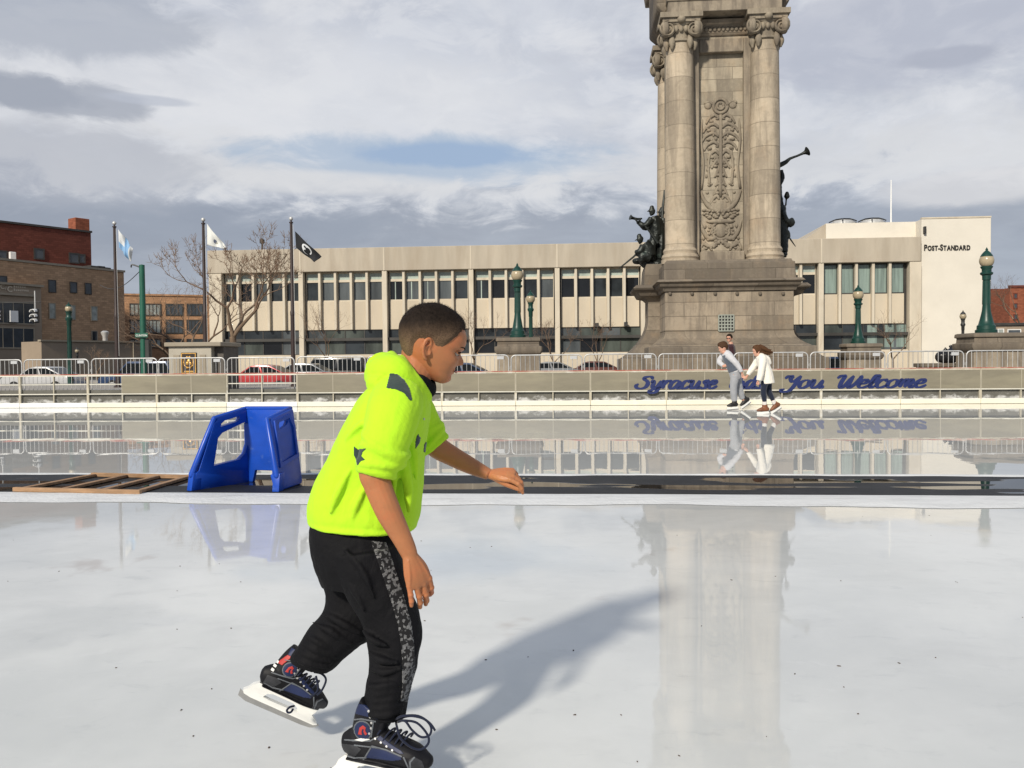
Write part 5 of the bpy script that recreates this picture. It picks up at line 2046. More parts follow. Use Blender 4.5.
cw_ = car_paint('white_car_paint', (.5, .5, .5))
cr_ = car_paint('red_car_paint', (.42, .03, .03))
cb_ = car_paint('blue_car_paint', (.03, .055, .12))
cg_ = car_paint('grey_car_paint', (.2, .21, .22))
ck_ = car_paint('black_car_paint', (.02, .02, .022))
cn_ = car_paint('brown_car_paint', (.11, .04, .03))
make_car('parked_car', 'white car at the far left behind the barricade', 44, 43, 0, cw_, 3.9, 1.7, 1.4)
make_car('parked_car', 'dark blue sport utility car below the light blue flag', 144, 45, 0, cb_, 4.3, 1.8, 1.62, 'suv')
make_car('parked_car', 'red car with a snowy bonnet right of the kiosk', 262, 41, 0, cr_, 3.9, 1.7, 1.4)
make_car('parked_car', 'dark grey car parked right behind the red one', 302, 47, 0, cg_, 4.2, 1.75, 1.45)
make_car('parked_car', 'black van behind the barricade under the young bare tree', 333, 52, 0, ck_, 4.6, 1.85, 1.75, 'van')
make_car('parked_car', 'dark blue car just in front of the boy\'s mouth', 459, 44, 0, cb_, 2.9 + 1.0, 1.7, 1.42)
make_car('parked_car', 'grey car beside the lamp pedestal by the boy\'s face', 548, 54, 0, cg_, 4.2, 1.75, 1.4)
make_car('parked_car', 'dark red car left of the foot of the monument', 592, 58, 0, cn_, 4.3, 1.75, 1.4)
make_car('parked_car', 'dark blue car behind the small lamp pedestal right of the monument', 833, 45, 0, cb_, 4.0, 1.75, 1.55, 'suv')
make_car('parked_car', 'dark car at the right edge behind the large pedestal', 1024, 47, 0, ck_, 4.2, 1.75, 1.4)

# stone bench wall and bags left of the large pedestal
FS = pf(0, 27.5, ZP)
xs0, zs0 = FS.px(922, 364, 0)
xs1, _ = FS.px(957, 364, 0)
bw_ = thing('bench_wall', 'low stone wall beside the large lamp pedestal', 'low wall', W(xs0, 27.5, ZP), -ANG)
MB().box(0, xs1 - xs0, 0, .5, 0, zs0 - .1).build('wall', M['granite_plain'], bw_, bevel=.015)
MB().box(-.06, xs1 - xs0 + .02, -.06, .55, zs0 - .098, zs0 + .02).build('coping', M['granite_dark'], bw_, bevel=.015)
mbags = M['bag'] = pm('black_plastic', (.012, .012, .014), .3, .2, 8, .6, 12, .02)
for i, (u, sz) in enumerate(((944, .26), (951.5, .3))):
    x, z = FS.px(u, 357, .2)
    mb = MB()
    mb.ball((0, 0, sz * .75), sz, 16, 12, (1, .8, .78))
    mb.ball((sz * .3, -.05, sz * .9), sz * .6, 12, 9, (1, .9, .9))
    mb.limb([(0, 0, sz * 1.3), (.02, 0, sz * 1.55), (.08, 0, sz * 1.75)], [.08, .035, .07], n=8, k=2)
    me = remeshed(mb, 'bin_bag', .02, 3, [(.12, .05)])
    o = link('bin_bag', me, mbags, None, 180, loc=W(x + 0, 27.72, ZP + zs0 + .02), rz=i * 1.3)
    tag(o, ('smaller black bin bag on the low stone wall, left one of the pair', 'fuller black bin bag on the low stone wall, next to the large pedestal')[i], 'bin bag')
# low hedges and planters along the far pavement
hedge_mat = pm('winter_hedge', (.06, .05, .03), .9, .4, 3, .6, 10, .05)
# ------------------------------------------------------------------ figures
import numpy as np

HZ = [.000, .005, .020, .035, .045, .055, .068, .090, .105, .118, .140, .165, .190, .208, .219, .225]
HF = [.058, .068, .078, .076, .080, .080, .083, .086, .083, .090, .093, .087, .070, .045, .018, -.008]
HBk = [.040, .020, -.016, -.044, -.054, -.062, -.071, -.083, -.090, -.094, -.098, -.094, -.078, -.054, -.030, -.012]
HWi = [.012, .022, .038, .048, .053, .057, .062, .068, .071, .073, .0755, .072, .058, .038, .018, .002]


def sm(x, a, b):
    q = min(max((x - a) / (b - a), 0), 1)
    return q * q * (3 - 2 * q)


_zz = np.linspace(0, .225, 181)
_k = np.exp(-.5 * (np.arange(-9, 10) / 3.2) ** 2)
_k /= _k.sum()


def _smoothed(tab):
    v = np.interp(_zz, HZ, tab)
    p = np.pad(v, 9, mode='edge')
    o = np.convolve(p, _k, mode='valid')
    o[:4], o[-6:] = v[:4], v[-6:]
    return o


_F, _B, _Wd = _smoothed(HF), _smoothed(HBk), _smoothed(HWi)


def head_pt(th, z, off=0.0):
    xf, xb, hw_ = (float(np.interp(z, _zz, q)) for q in (_F, _B, _Wd))
    cx_, rx = (xf + xb) / 2, (xf - xb) / 2
    c, s_ = math.cos(th), math.sin(th)
    ex = 2 / 2.35
    x = cx_ + (rx + off) * math.copysign(abs(c) ** ex, c)
    y = (hw_ + off) * math.copysign(abs(s_) ** ex, s_)
    if c > 0 and off < .02:
        g = lambda y0, sy, z0, sz: math.exp(-((abs(y) - y0) / sy) ** 2 - ((z - z0) / sz) ** 2)
        # nose
        nz = sm(z, .064, .074) * (1 - sm(z, .078, .112))
        x += .018 * nz * math.exp(-(y / .0105) ** 2) + .006 * math.exp(-((abs(y) - .012) / .006) ** 2 - ((z - .071) / .006) ** 2)
        x -= .011 * g(.031, .016, .102, .011)
        x += .005 * g(.03, .02, .119, .006)
        x += .005 * math.exp(-(y / .02) ** 2) * (math.exp(-((z - .052) / .004) ** 2) + math.exp(-((z - .042) / .0045) ** 2))
        x -= .004 * math.exp(-(y / .022) ** 2 - ((z - .047) / .0022) ** 2)
        x += .004 * math.exp(-(y / .016) ** 2 - ((z - .016) / .012) ** 2)
        x += .004 * g(.04, .02, .075, .02)
    return Vector((x, y, z))


def head_mb(mb, Mx, ears=True, nth=64, nz=70):
    rr = []
    for i in range(nz):
        z = .225 * (i / (nz - 1))
        rr.append([tuple(Mx @ head_pt(2 * math.pi * j / nth, z)) for j in range(nth)])
    mb.rings(rr)
    if ears:
        for sy in (-1, 1):
            def e(x, z, y):
                return Mx @ Vector((x * .7 - .004, sy * (y - .002), .105 + (z - .107) * 1.08 - .016))
            # outer helix, antihelix, lobe, concha plate
            mb.limb([e(-.004, .112, .071), e(-.006, .127, .076), e(-.016, .134, .081), e(-.028, .128, .085), e(-.031, .112, .085), e(-.026, .094, .081), e(-.014, .080, .075), e(-.004, .078, .07)],
                    [.0045, .005, .0052, .0052, .005, .005, .0062, .0055], n=8, k=4)
            mb.limb([e(-.012, .118, .077), e(-.02, .108, .079), e(-.014, .094, .076), e(-.006, .09, .072)], [.003, .0035, .0035, .003], n=7, k=3)
            mb.limb([e(-.014, .124, .071), e(-.018, .105, .071), e(-.01, .086, .069)], [(.004, .012), (.004, .014), (.004, .009)], n=8, k=3, lat=(0, 1, 0))
            mb.limb([e(.001, .1, .071), e(.001, .094, .072)], [.005, .005], n=7, k=2, round_ends=True)


def hair_cap(Mx, front, off, nth=96, nz=80, side=.102, nape=.03, burn=.108, fade=.03):
    """short hair: a shell that thins out to the hairline; front/side/nape are heights of the hairline"""
    mb = MB()
    idx = {}
    vs, fs = [], []

    def line(th):
        c, s_ = math.cos(th), abs(math.sin(th))
        a = abs(math.degrees(math.atan2(s_, c)))      # 0 front .. 180 back
        pts = [(0, front), (30, front + .002), (44, front - .008), (60, front - .034), (74, burn), (83, burn - .004), (90, side + .012), (112, side + .012), (124, side - .01), (138, nape + .03), (152, nape + .004), (180, nape)]
        return float(np.interp(a, [p[0] for p in pts], [p[1] for p in pts]))
    for i in range(nz):
        q = i / (nz - 1)
        for j in range(nth):
            th = 2 * math.pi * j / nth
            z0 = line(th) - .004 + .0025 * math.sin(j * 2.9) * math.sin(j * 1.3 + 1)
            z = z0 + (.2245 - z0) * q
            d = (z - z0)
            o_ = off * sm(d, 0, fade) * (1 + .35 * sm(z, .15, .2)) - .0012 * (1 - sm(d, 0, .006))
            p = head_pt(th, z, o_)
            p.z += o_ * sm(z, .16, .22)
            vs.append(Mx @ p)
    for i in range(nz - 1):
        for j in range(nth):
            a, b = i * nth + j, i * nth + (j + 1) % nth
            fs.append((a, b, b + nth, a + nth))
    fs.append(tuple((nz - 1) * nth + j for j in range(nth)))
    # inner side (closes the shell under the scalp)
    n = len(vs)
    inner = []
    for i in (0,):
        for j in range(nth):
            th = 2 * math.pi * j / nth
            inner.append(Mx @ (head_pt(th, line(th) - .004, -.004)))
    vs += inner
    for j in range(nth):
        fs.append((j, n + j, n + (j + 1) % nth, (j + 1) % nth))
    fs.append(tuple(n + j for j in reversed(range(nth))))
    mb.add(vs, fs)
    return mb


def hand(mb, wrist, X, Y, s=1.0, curls=((25, 30, 20),) * 4, spread=6, thumb=(35, 20), thumb_curl=20):
    X = Vector(X).normalized()
    Y = Vector(Y)
    Y = (Y - X * Y.dot(X)).normalized()
    Z = X.cross(Y)
    wrist = Vector(wrist)
    # Z must be the back of the hand; caller passes Y towards the thumb and flips with the sign of s
    flip = 1 if s > 0 else -1
    s = abs(s)
    Z = Z * flip

    def P(x, y, z):
        return wrist + (X * x + Y * y + Z * z) * s
    mb.limb([P(-.012, 0, 0), P(.012, 0, 0), P(.045, .001, .002), P(.075, .001, .001), P(.09, 0, -.002)],
            [(.012 * s, .011 * s), (.0215 * s, .0165 * s), (.033 * s, .015 * s), (.0355 * s, .013 * s), (.031 * s, .0105 * s)], n=14, k=3, lat=Y)
    for (yo, xo, L, r), cu, sp_ in zip(((.028, .082, .066, .0086), (.0095, .087, .074, .0088), (-.0095, .084, .068, .0084), (-.027, .076, .053, .0076)), curls, (.7, .25, -.2, -3.2)):
        p = P(xo - .022, yo * .92, 0)
        pts = [p, P(xo, yo, .001)]
        a = 0
        q = pts[-1]
        dy = math.sin(R_(spread * sp_))
        for frac, ca in zip((.44, .31, .25), cu):
            a += R_(ca)
            d = X * math.cos(a) - Z * math.sin(a) + Y * dy
            q = q + d.normalized() * L * frac * s
            pts.append(q)
        mb.limb(pts, [r * s * k_ for k_ in (.92, 1.0, .92, .86, .7)], n=10, k=3, lat=Y, round_ends=True)
        for q_, kk in ((1, 1.16), (2, 1.08), (3, 1.02)):
            mb.ball(tuple(pts[q_] + Z * r * s * .12), r * s * kk * (1 if q_ > 1 else .98), 10, 7)
        mb.limb([P(.012, yo * .45, .0125), P(.05, yo * .8, .0125), P(xo - .004, yo, .0075)], [.0028 * s, .0036 * s, .004 * s], n=7, k=3)
    ta, tz = R_(thumb[0]), R_(thumb[1])
    p0 = P(.022, .011, -.006)
    d = (X * math.cos(ta) + Y * math.sin(ta) - Z * math.sin(tz)).normalized()
    p1 = p0 + d * .04 * s
    d2 = (X * math.cos(ta - R_(thumb_curl)) + Y * math.sin(ta - R_(thumb_curl)) - Z * math.sin(tz + .15)).normalized()
    p2 = p1 + d2 * .03 * s
    p3 = p2 + d2 * .024 * s
    mb.limb([p0, p1, p2, p3], [.011 * s, .0105 * s, .0095 * s, .0075 * s], n=10, k=3, round_ends=True)


def ell_loft(mb, rows, n=36, ex=2.5, k=5, shrink=1.0):
    """rows: (back point, front point, half width) ; lateral axis is world y"""
    q = catmull([(*r[0], *r[1], r[2]) for r in rows], k)
    rr = []
    for row in q:
        a, b, w_ = Vector(row[0:3]), Vector(row[3:6]), row[6]
        c = (a + b) / 2
        h = (b - a) / 2 * shrink
        ring = []
        for j in range(n):
            t_ = 2 * math.pi * j / n
            cc, ss = math.cos(t_), math.sin(t_)
            ring.append(tuple(c + h * math.copysign(abs(cc) ** (2 / ex), cc) + Vector((0, w_, 0)) * math.copysign(abs(ss) ** (2 / ex), ss)))
        rr.append(ring)
    mb.rings(rr)


def inside(p, poly):
    x, y = p
    r = False
    n = len(poly)
    for i in range(n):
        x0, y0 = poly[i]
        x1, y1 = poly[(i + 1) % n]
        if (y0 > y) != (y1 > y) and x < (x1 - x0) * (y - y0) / (y1 - y0) + x0:
            r = not r
    return r


def decal(name, poly, bvh, mat, parent, step=.6, off=.0012, thick=.003, maxd=6.0):
    """a thin patch of cloth or leather sewn onto a surface: follows the surface under it"""
    us = [p[0] for p in poly]
    vs_ = [p[1] for p in poly]
    u0, v0 = min(us), min(vs_)
    nu, nv = int((max(us) - u0) / step) + 2, int((max(vs_) - v0) / step) + 2
    P = {}
    fs = []
    vs = []

    def pt(i, j):
        if (i, j) in P:
            return P[(i, j)]
        d = ray(u0 + i * step, v0 + j * step).normalized()
        h = bvh.ray_cast(CAM, d, maxd)
        if h[0] is None:
            P[(i, j)] = None
        else:
            nn = h[1] if h[1].dot(d) < 0 else -h[1]
            vs.append(h[0] + nn * off)
            vs.append(h[0] - nn * thick)
            P[(i, j)] = (len(vs) - 2, h[2])
            P[(i, j)] = (len(vs) - 2, (h[0] - CAM).length)
        return P[(i, j)]
    quads = set()
    for i in range(nu):
        for j in range(nv):
            if inside((u0 + (i + .5) * step, v0 + (j + .5) * step), poly):
                q = [pt(i, j), pt(i + 1, j), pt(i + 1, j + 1), pt(i, j + 1)]
                if any(x is None for x in q):
                    continue
                ds = [x[1] for x in q]
                if max(ds) - min(ds) > .09:
                    continue
                quads.add((i, j))
    best = set()
    left = set(quads)
    while left:
        st = [left.pop()]
        comp = set(st)
        while st:
            i, j = st.pop()
            for q in ((i - 1, j), (i + 1, j), (i, j - 1), (i, j + 1)):
                if q in left:
                    left.discard(q)
                    comp.add(q)
                    st.append(q)
        if len(comp) > len(best):
            best = comp
    quads = best
    used = {}
    nv = []

    def vid(k):
        if k not in used:
            used[k] = len(nv)
            nv.append(vs[k])
        return used[k]
    for i, j in quads:
        q = [P[c][0] for c in ((i, j), (i + 1, j), (i + 1, j + 1), (i, j + 1))]
        fs.append(tuple(vid(x) for x in q))
        fs.append(tuple(vid(x + 1) for x in reversed(q)))
    for i, j in quads:
        for (ni, nj), (a, b) in (((i - 1, j), ((i, j + 1), (i, j))), ((i + 1, j), ((i + 1, j), (i + 1, j + 1))), ((i, j - 1), ((i, j), (i + 1, j))), ((i, j + 1), ((i + 1, j + 1), (i, j + 1)))):
            if (ni, nj) not in quads:
                A, B = P[a][0], P[b][0]
                fs.append((vid(A), vid(A + 1), vid(B + 1), vid(B)))
    mb = MB()
    mb.add(nv, fs)
    return mb.build(name, mat, parent, smooth=180) if fs else None


def bvh_of(o):
    me = o.data
    return BVHTree.FromPolygons([o.matrix_world @ v.co for v in me.vertices] if False else [v.co.copy() for v in me.vertices], [tuple(p.vertices) for p in me.polygons])


# ---- materials
def skin_mat(name, col):
    m, t = newmat(name)
    o = t.obj()
    b = t.mix(t.smooth(t.noise(o, 18, 5, .6), .35, .7), sc(col, .93), sc(col, 1.07))
    b = t.mix(t.m('MULTIPLY', t.smooth(t.noise(o, 9, 4, .65), .45, .7), .5), b, (col[0] * 1.08, col[1] * .76, col[2] * .72))
    b = t.mix(t.m('MULTIPLY', t.smooth(t.noise(o, 55, 4, .7), .5, .75), .25), b, sc(col, .78))
    t.out(b, .45, 0, t.bump(t.m('ADD', t.noise(o, 300, 3), t.noise(o, 60, 3)), .3, .0008), .4, sss=.12, sss_r=(.012, .005, .003))
    return m


def cloth(name, col, rough=.85, weave=420, sheen=.25, var=.06, bump=.25, fold=None):
    m, t = newmat(name)
    o = t.obj()
    b = t.mix(t.noise(o, 9, 4), sc(col, 1 - var), sc(col, 1 + var))
    h = t.m('ADD', t.m('MULTIPLY', t.noise(o, weave, 2), .12), t.m('ADD', t.m('MULTIPLY', t.noise(o, 34, 3, .5, 1.2), .35), t.noise(t.map(o, (1, 1, .55), (0, 0, 0), (0, .5, 0)), 13, 3, .5, 1.6)))
    t.out(b, rough, 0, t.bump(h, bump, .009), .2, sheen=sheen)
    return m


M['skin'] = skin_mat('tanned_skin', (.405, .165, .072))
M['skin_pale'] = skin_mat('fair_skin', (.55, .31, .22))
M['hivis'] = cloth('neon_yellow_fleece', (.43, .745, .024), .85, 500, .05, .05, .4)
M['teal_patch'] = cloth('dark_teal_panel', (.03, .048, .045), .8)
M['black_cloth'] = cloth('black_track_fabric', (.0045, .0045, .0058), .75, 500, 0.0, .2, .6)
M['black_shirt'] = cloth('black_shirt', (.006, .008, .008), .9, 420, 0.0)


# camouflage band of the trousers
m, t = newmat('camouflage_band')
o = t.obj()
v1 = t.n('ShaderNodeTexVoronoi', feature='F1')
t.put(v1.inputs['Vector'], o)
v1.inputs['Scale'].default_value = 125
cell = t.sep(v1.outputs['Color'])[0]
nn = t.noise(t.map(o, (1, 1, 1), (3, 1, 2)), 110, 3, .6, 1.0)
k = t.m('GREATER_THAN', t.m('ADD', cell, t.m('MULTIPLY', nn, .8)), 1.02)
b = t.mix(k, (.011, .011, .012), t.mix(t.smooth(nn, .35, .65), (.2, .2, .2), (.09, .09, .095)))
t.out(b, .8, 0, None, .25, sheen=.1)
M['camo'] = m

# hair: dark on top, clipped short and lighter towards the hairline
def hair_mat(name, dark, light, z0=None, z1=None):
    m, t = newmat(name)
    o = t.obj()
    st = t.noise(t.map(o, (220, 220, 60)), 1.0, 4, .7)
    b = t.mix(t.smooth(st, .3, .7), sc(dark, .55), sc(dark, 1.5))
    if z0 is not None:
        z = t.m('ADD', t.sep(o)[2], t.m('MULTIPLY', t.m('SUBTRACT', t.noise(o, 40, 3), .5), .03))
        b = t.mix(t.smooth(z, z0, z1), t.mix(t.smooth(t.noise(o, 420, 2), .4, .6), light, sc(light, .55)), b)
    t.out(b, .75, 0, t.bump(st, .5, .002), .12)
    return m


# ------------------------------------------------------------------ the boy
DB = 2.52


def b(u, v, dy=0.0):
    return at(u, v, DB + dy)


PXM = DB / FOC
boy_ear = b(426.5, 348, -.068)
YAW, PIT = R_(9), R_(17)
HSC = 1.035
RH = (Matrix.Rotation(YAW, 3, 'Z') @ Matrix.Rotation(PIT, 3, 'Y')) @ Matrix.Diagonal((HSC, HSC, HSC * .92))
hT = boy_ear - RH @ Vector((-.016, -.074, .090))
MH = Matrix.Translation(hT) @ RH.to_4x4()
body = MB()
head_mb(body, MH)
# neck and shoulders under the clothes
body.limb([MH @ Vector((-.03, 0, .085)), b(415, 372), b(408, 388), b(400, 402)], [(.048, .052), (.047, .05), (.055, .058), (.1, .07)], n=20, k=4)
ell_loft(body, [(b(372, 420), b(424, 420), .11), (b(375, 405), b(424, 404), .13), (b(384, 394), b(420, 395), .1)])
# near arm
NA = [b(394, 405, -.13), b(386, 438, -.185), b(374, 468, -.2), b(378, 486, -.2), b(389, 513, -.2), b(401, 536, -.195), b(408.5, 552, -.19), b(413, 566, -.186)]
body.limb(NA, [.048, .045, .042, (.037, .038), (.033, .035), (.026, .028), (.019, .0238), (.012, .016)], n=18, k=5)
wr = b(409, 553, -.19)
hand(body, wr, b(427, 607, -.17) - wr, Vector((.8, .5, .2)), 1.1, ((18, 20, 14), (13, 18, 12), (8, 13, 10), (0, 8, 8)), 3, (12, 36), 8)
# far arm
body.limb([b(404, 405, .14), b(421, 428, .18), b(436, 446, .19), b(452, 456, .19), b(470, 465.5, .18), b(489, 474.5, .17)],
          [.045, .043, (.036, .037), (.031, .032), (.026, .027), (.023, .018)], n=18, k=5)
wf_ = b(489, 474.5, .17)
hand(body, wf_, b(512, 475.5, .15) - wf_, Vector((-.15, -.8, -.45)), -.93, ((28, 34, 20), (42, 50, 30), (58, 55, 35), (66, 60, 35)), 5, (18, 16), 14)
me = remeshed(body, 'person', .0024, 4)
boy = link('person', me, M['skin'], None, 180)
tag(boy, 'skater in neon yellow hooded top and black track pants gliding in profile, one arm forward', 'person')

# hair, brows, eyes
zc_ = (MH @ Vector((0, 0, .1))).z
M['boy_hair'] = hair_mat('clipped_dark_hair', (.015, .0105, .008), (.21, .135, .085), zc_ - .02, zc_ + .082)
hc_ = hair_cap(MH, .176, .0078, nape=.022)
hm = hc_.mesh('hair')
# short bristles over the crown
rnd = random.Random(5)
bvh_h = BVHTree.FromPolygons([v.co.copy() for v in hm.vertices], [tuple(p.vertices) for p in hm.polygons])
br_ = MB()
ctr = MH @ Vector((0, 0, .12))
cnt = 0
while cnt < 9000:
    d = Vector((rnd.gauss(0, 1), rnd.gauss(0, 1), rnd.gauss(.5, 1))).normalized()
    h = bvh_h.ray_cast(ctr, d, .3)
    if h[0] is None:
        continue
    cnt += 1
    loc = MH.inverted() @ h[0]
    ln = .0015 + .007 * sm(loc.z, .12, .2)
    nn = h[1] if h[1].dot(d) > 0 else -h[1]
    g = (nn * .8 + (RH @ Vector((.7, 0, -.25 if loc.z > .17 else -.6))).normalized() * .65 + Vector((rnd.gauss(0, .25), rnd.gauss(0, .25), rnd.gauss(0, .25)))).normalized()
    sd = g.cross(nn)
    if sd.length < 1e-3:
        continue
    sd = sd.normalized() * .00045
    a = h[0] - nn * .001
    br_.add([a - sd, a + sd, a + g * ln], [(0, 1, 2)])
bm = bmesh.new()
bm.from_mesh(hm)
bme = br_.mesh('bristle', merge=False)
bm.from_mesh(bme)
bm.to_mesh(hm)
bm.free()
link('hair', hm, M['boy_hair'], boy, 60)
hb = hair_mat('brow_hair', (.02, .012, .008), (.02, .012, .008))
eyew = pm('eye_white', (.3, .26, .22), .25, .03, 4, 0)
iris = pm('brown_iris', (.03, .015, .008), .1, .1, 4, 0)
for sy in (-1, 1):
    e = MH @ Vector((.0685, sy * .031, .104))
    eo = MB().ball(tuple(e), .0118, 16, 12).build('eye', eyew, boy, smooth=180)
    fw_ = (RH @ Vector((.93, -.0 * sy, -.3))).normalized()
    MB().ball(tuple(e + fw_ * .0078), .0062, 12, 9).build('iris', iris, eo, smooth=180)
    cover = MB()
    up_l = (RH @ Vector((.35, 0, 1))).normalized()
    fr_l = (RH @ Vector((1, 0, -.35))).normalized()
    lt_l = up_l.cross(fr_l)
    rr = []
    for i in range(9):
        a = R_(2 + 84 * i / 8)
        rr.append([tuple(e + (fr_l * math.cos(2 * math.pi * j / 20) + lt_l * math.sin(2 * math.pi * j / 20)) * .0132 * math.cos(a) + up_l * .0132 * math.sin(a) - up_l * .0015) for j in range(20)])
    cover.rings(rr)
    cover.build('eyelid', M['skin'], boy, smooth=180)
    lid = MB()
    pts = [MH @ (head_pt(0, .1)) for _ in range(1)]
    ll = [Vector((.0815 - .0035 * abs(q - .1) * 2, sy * (.031 + .0135 * q), .1035 + .0035 * (1 - q * q))) for q in (-1, -.6, -.2, .2, .6, 1)]
    lid.limb([MH @ p for p in ll], [.0018, .0026, .003, .003, .0026, .0018], n=7, k=3)
    lid.build('eyelash', hb, boy, smooth=180)
    brow = MB()
    pts = []
    for q in range(7):
        y_ = .014 + .034 * q / 6
        z_ = .119 + .005 * math.sin(q / 6 * math.pi * .8)
        # find the skull point with that lateral position
        th = math.asin(min(y_ / .074, 1) ** (2.35 / 2))
        p_ = head_pt(th * sy, z_, .0008)
        pts.append(MH @ p_)
    brow.limb(pts, [.0008, .0016, .0019, .0019, .0017, .0012, .0008], n=7, k=3)
    brow.build('eyebrow', hb, boy, smooth=180)
lips = MB()
lips.limb([MH @ Vector((.089 - .25 * abs(y_) , y_, .0468)) for y_ in (-.02, -.012, -.004, .004, .012, .02)], [.0015, .0028, .0034, .0034, .0028, .0015], n=8, k=3)
lips.build('lips', skin_mat('lip_skin', (.36, .13, .085)), boy, smooth=180)

# ---- hooded top
hd = MB()
ell_loft(hd, [(b(310, 519), b(416, 526), .150), (b(309, 510), b(419.5, 517), .157), (b(311, 496), b(421.5, 503), .155), (b(319, 476), b(423, 480), .152),
              (b(329, 456), b(424.5, 458), .156), (b(340, 434), b(427, 436), .168), (b(352, 412), b(429.5, 414), .178), (b(364, 394), b(430, 396), .165), (b(378, 381), b(427, 386), .115), (b(390, 372), b(424, 380), .085)], ex=2.3)
# near sleeve, pushed up to the elbow
hd.limb([b(398, 397, -.1), b(394, 412, -.155), b(387, 437, -.19), b(380, 460, -.2), b(376.5, 474, -.2)], [.073, .075, .068, .06, .05], n=22, k=5)
# far sleeve
hd.limb([b(402, 400, .1), b(412, 411, .16), b(424, 430, .185), b(436, 446.5, .19)], [.07, .07, .06, .046], n=20, k=5)


def ring_fold(c, axis, R, r, tilt=0.0, ph=0.0, arc=1.0, sq=1.0):
    axis = Vector(axis).normalized()
    s1 = axis.orthogonal().normalized()
    s2 = axis.cross(s1)
    pts, rad = [], []
    n = 22
    for i in range(n + 1):
        a = ph + 2 * math.pi * arc * i / n
        pts.append(Vector(c) + (s1 * math.cos(a) + s2 * math.sin(a)) * R + axis * (tilt * math.sin(a + ph)))
        e = 1 if arc >= 1 else min(1, 5 * min(i, n - i) / n + .15)
        rad.append(r * e)
    hd.limb(pts, rad, n=8, k=1)


ax = b(376, 474, -.2) - b(388, 437, -.19)
ring_fold(b(376.5, 472.5, -.2), ax, .047, .012, .006)
ring_fold(b(379.5, 464, -.2), ax, .053, .014, .012, .8)
ring_fold(b(382.5, 455, -.198), ax, .058, .0135, -.014, 2.0)
ring_fold(b(386, 444, -.194), ax, .063, .012, .018, 3.2)
ax2 = b(436, 446.5, .19) - b(424, 430, .185)
ring_fold(b(435, 445, .19), ax2, .042, .010, .004)
ring_fold(b(431, 440, .189), ax2, .049, .0105, .01, 1.0)
ring_fold(b(426, 433, .187), ax2, .055, .009, -.012, 2.0)


def fold(pts, r):
    hd.limb([b(*p) for p in pts], [q * 1.35 for q in r], n=8, k=4)


# long soft drapes: armpit to waist, chest, pocket edge, hem roll
fold([(400, 438, -.15), (404, 462, -.15), (408, 488, -.14), (409, 512, -.13)], [.004, .012, .012, .004])
fold([(408, 430, -.145), (414, 455, -.13), (416, 480, -.12)], [.004, .011, .004])
fold([(398, 470, -.155), (392, 492, -.155), (395, 515, -.15)], [.004, .01, .004])
fold([(350, 470, -.152), (338, 492, -.155), (330, 514, -.152)], [.003, .009, .003])
fold([(366, 486, -.156), (356, 505, -.158), (352, 522, -.152)], [.003, .009, .003])
fold([(346, 440, -.14), (360, 425, -.165), (378, 416, -.19)], [.003, .008, .003])
fold([(404, 412, -.19), (403, 430, -.2), (397, 447, -.215)], [.003, .011, .003])
fold([(409, 404, -.16), (412, 424, -.15), (411, 440, -.14)], [.003, .009, .003])
hem = []
for i in range(41):
    a = 2 * math.pi * i / 40
    c0 = (b(311, 519.5) + b(415.5, 526)) / 2
    hh_ = (b(415.5, 526) - b(311, 519.5)) / 2 * .965
    cc, ss = math.cos(a), math.sin(a)
    hem.append(c0 + hh_ * math.copysign(abs(cc) ** .87, cc) + Vector((0, .149, 0)) * math.copysign(abs(ss) ** .87, ss))
hd.limb(hem, [.009] * 41, n=8, k=1)
# hood lying on the shoulders
for sy in (-1, 1):
    hd.limb([b(386, 373, 0), b(388, 372, sy * .045), b(396, 371, sy * .088), b(409, 381, sy * .085), b(420, 391, sy * .052), b(427, 398, sy * .012)],
            [(.066, .056), (.064, .055), (.05, .042), (.034, .028), (.025, .02), (.018, .014)], n=18, k=6)
hd.limb([b(378, 376, -.03), b(378, 383, -.08), b(384, 385, -.12)], [.03, .034, .028], n=12, k=4)
hd.limb([b(378, 376, .03), b(378, 383, .08), b(384, 385, .12)], [.03, .034, .028], n=12, k=4)
hd.limb([b(394, 359.5, -.05), b(391, 357.5, 0), b(394, 359.5, .05)], [.018, .02, .018], n=12, k=4)
for sy in (-1, 1):
    hd.limb([b(401, 357, sy * .03), b(406, 364, sy * .06), b(413, 374, sy * .082), b(421, 385, sy * .066), b(427, 394, sy * .03), b(429, 400, sy * .006)],
            [.011, .012, .013, .013, .012, .009], n=10, k=6)
me = remeshed(hd, 'hooded_top', .0042, 3, [(.08, .006), (.03, .002)])
top_ = link('hooded_top', me, M['hivis'], boy, 180)
bt = bvh_of(top_)
decal('shoulder_panel', [(390, 373.5), (397, 374), (404, 380), (409, 388), (412, 400), (410.5, 401), (404, 393), (396, 389.5), (386.5, 388)], bt, M['teal_patch'], top_)
decal('emblem', [(354, 446.5), (358, 449.5), (361, 449), (366, 448.5), (362.5, 452.5), (361.5, 456), (365, 460), (360.5, 461.5), (357.5, 465.5), (356, 459), (354, 455)], bt, M['teal_patch'], top_, .5)
decal('emblem', [(415.6, 448.5), (415.4, 442), (416.6, 436.5), (418.2, 434), (419, 436.6), (420.4, 437.4), (419.6, 442), (418, 445)], bt, M['teal_patch'], top_, .5)
decal('emblem', [(423.5, 452), (424, 445), (426, 441.5), (427.5, 446), (427.5, 453)], bt, M['teal_patch'], top_, .5)
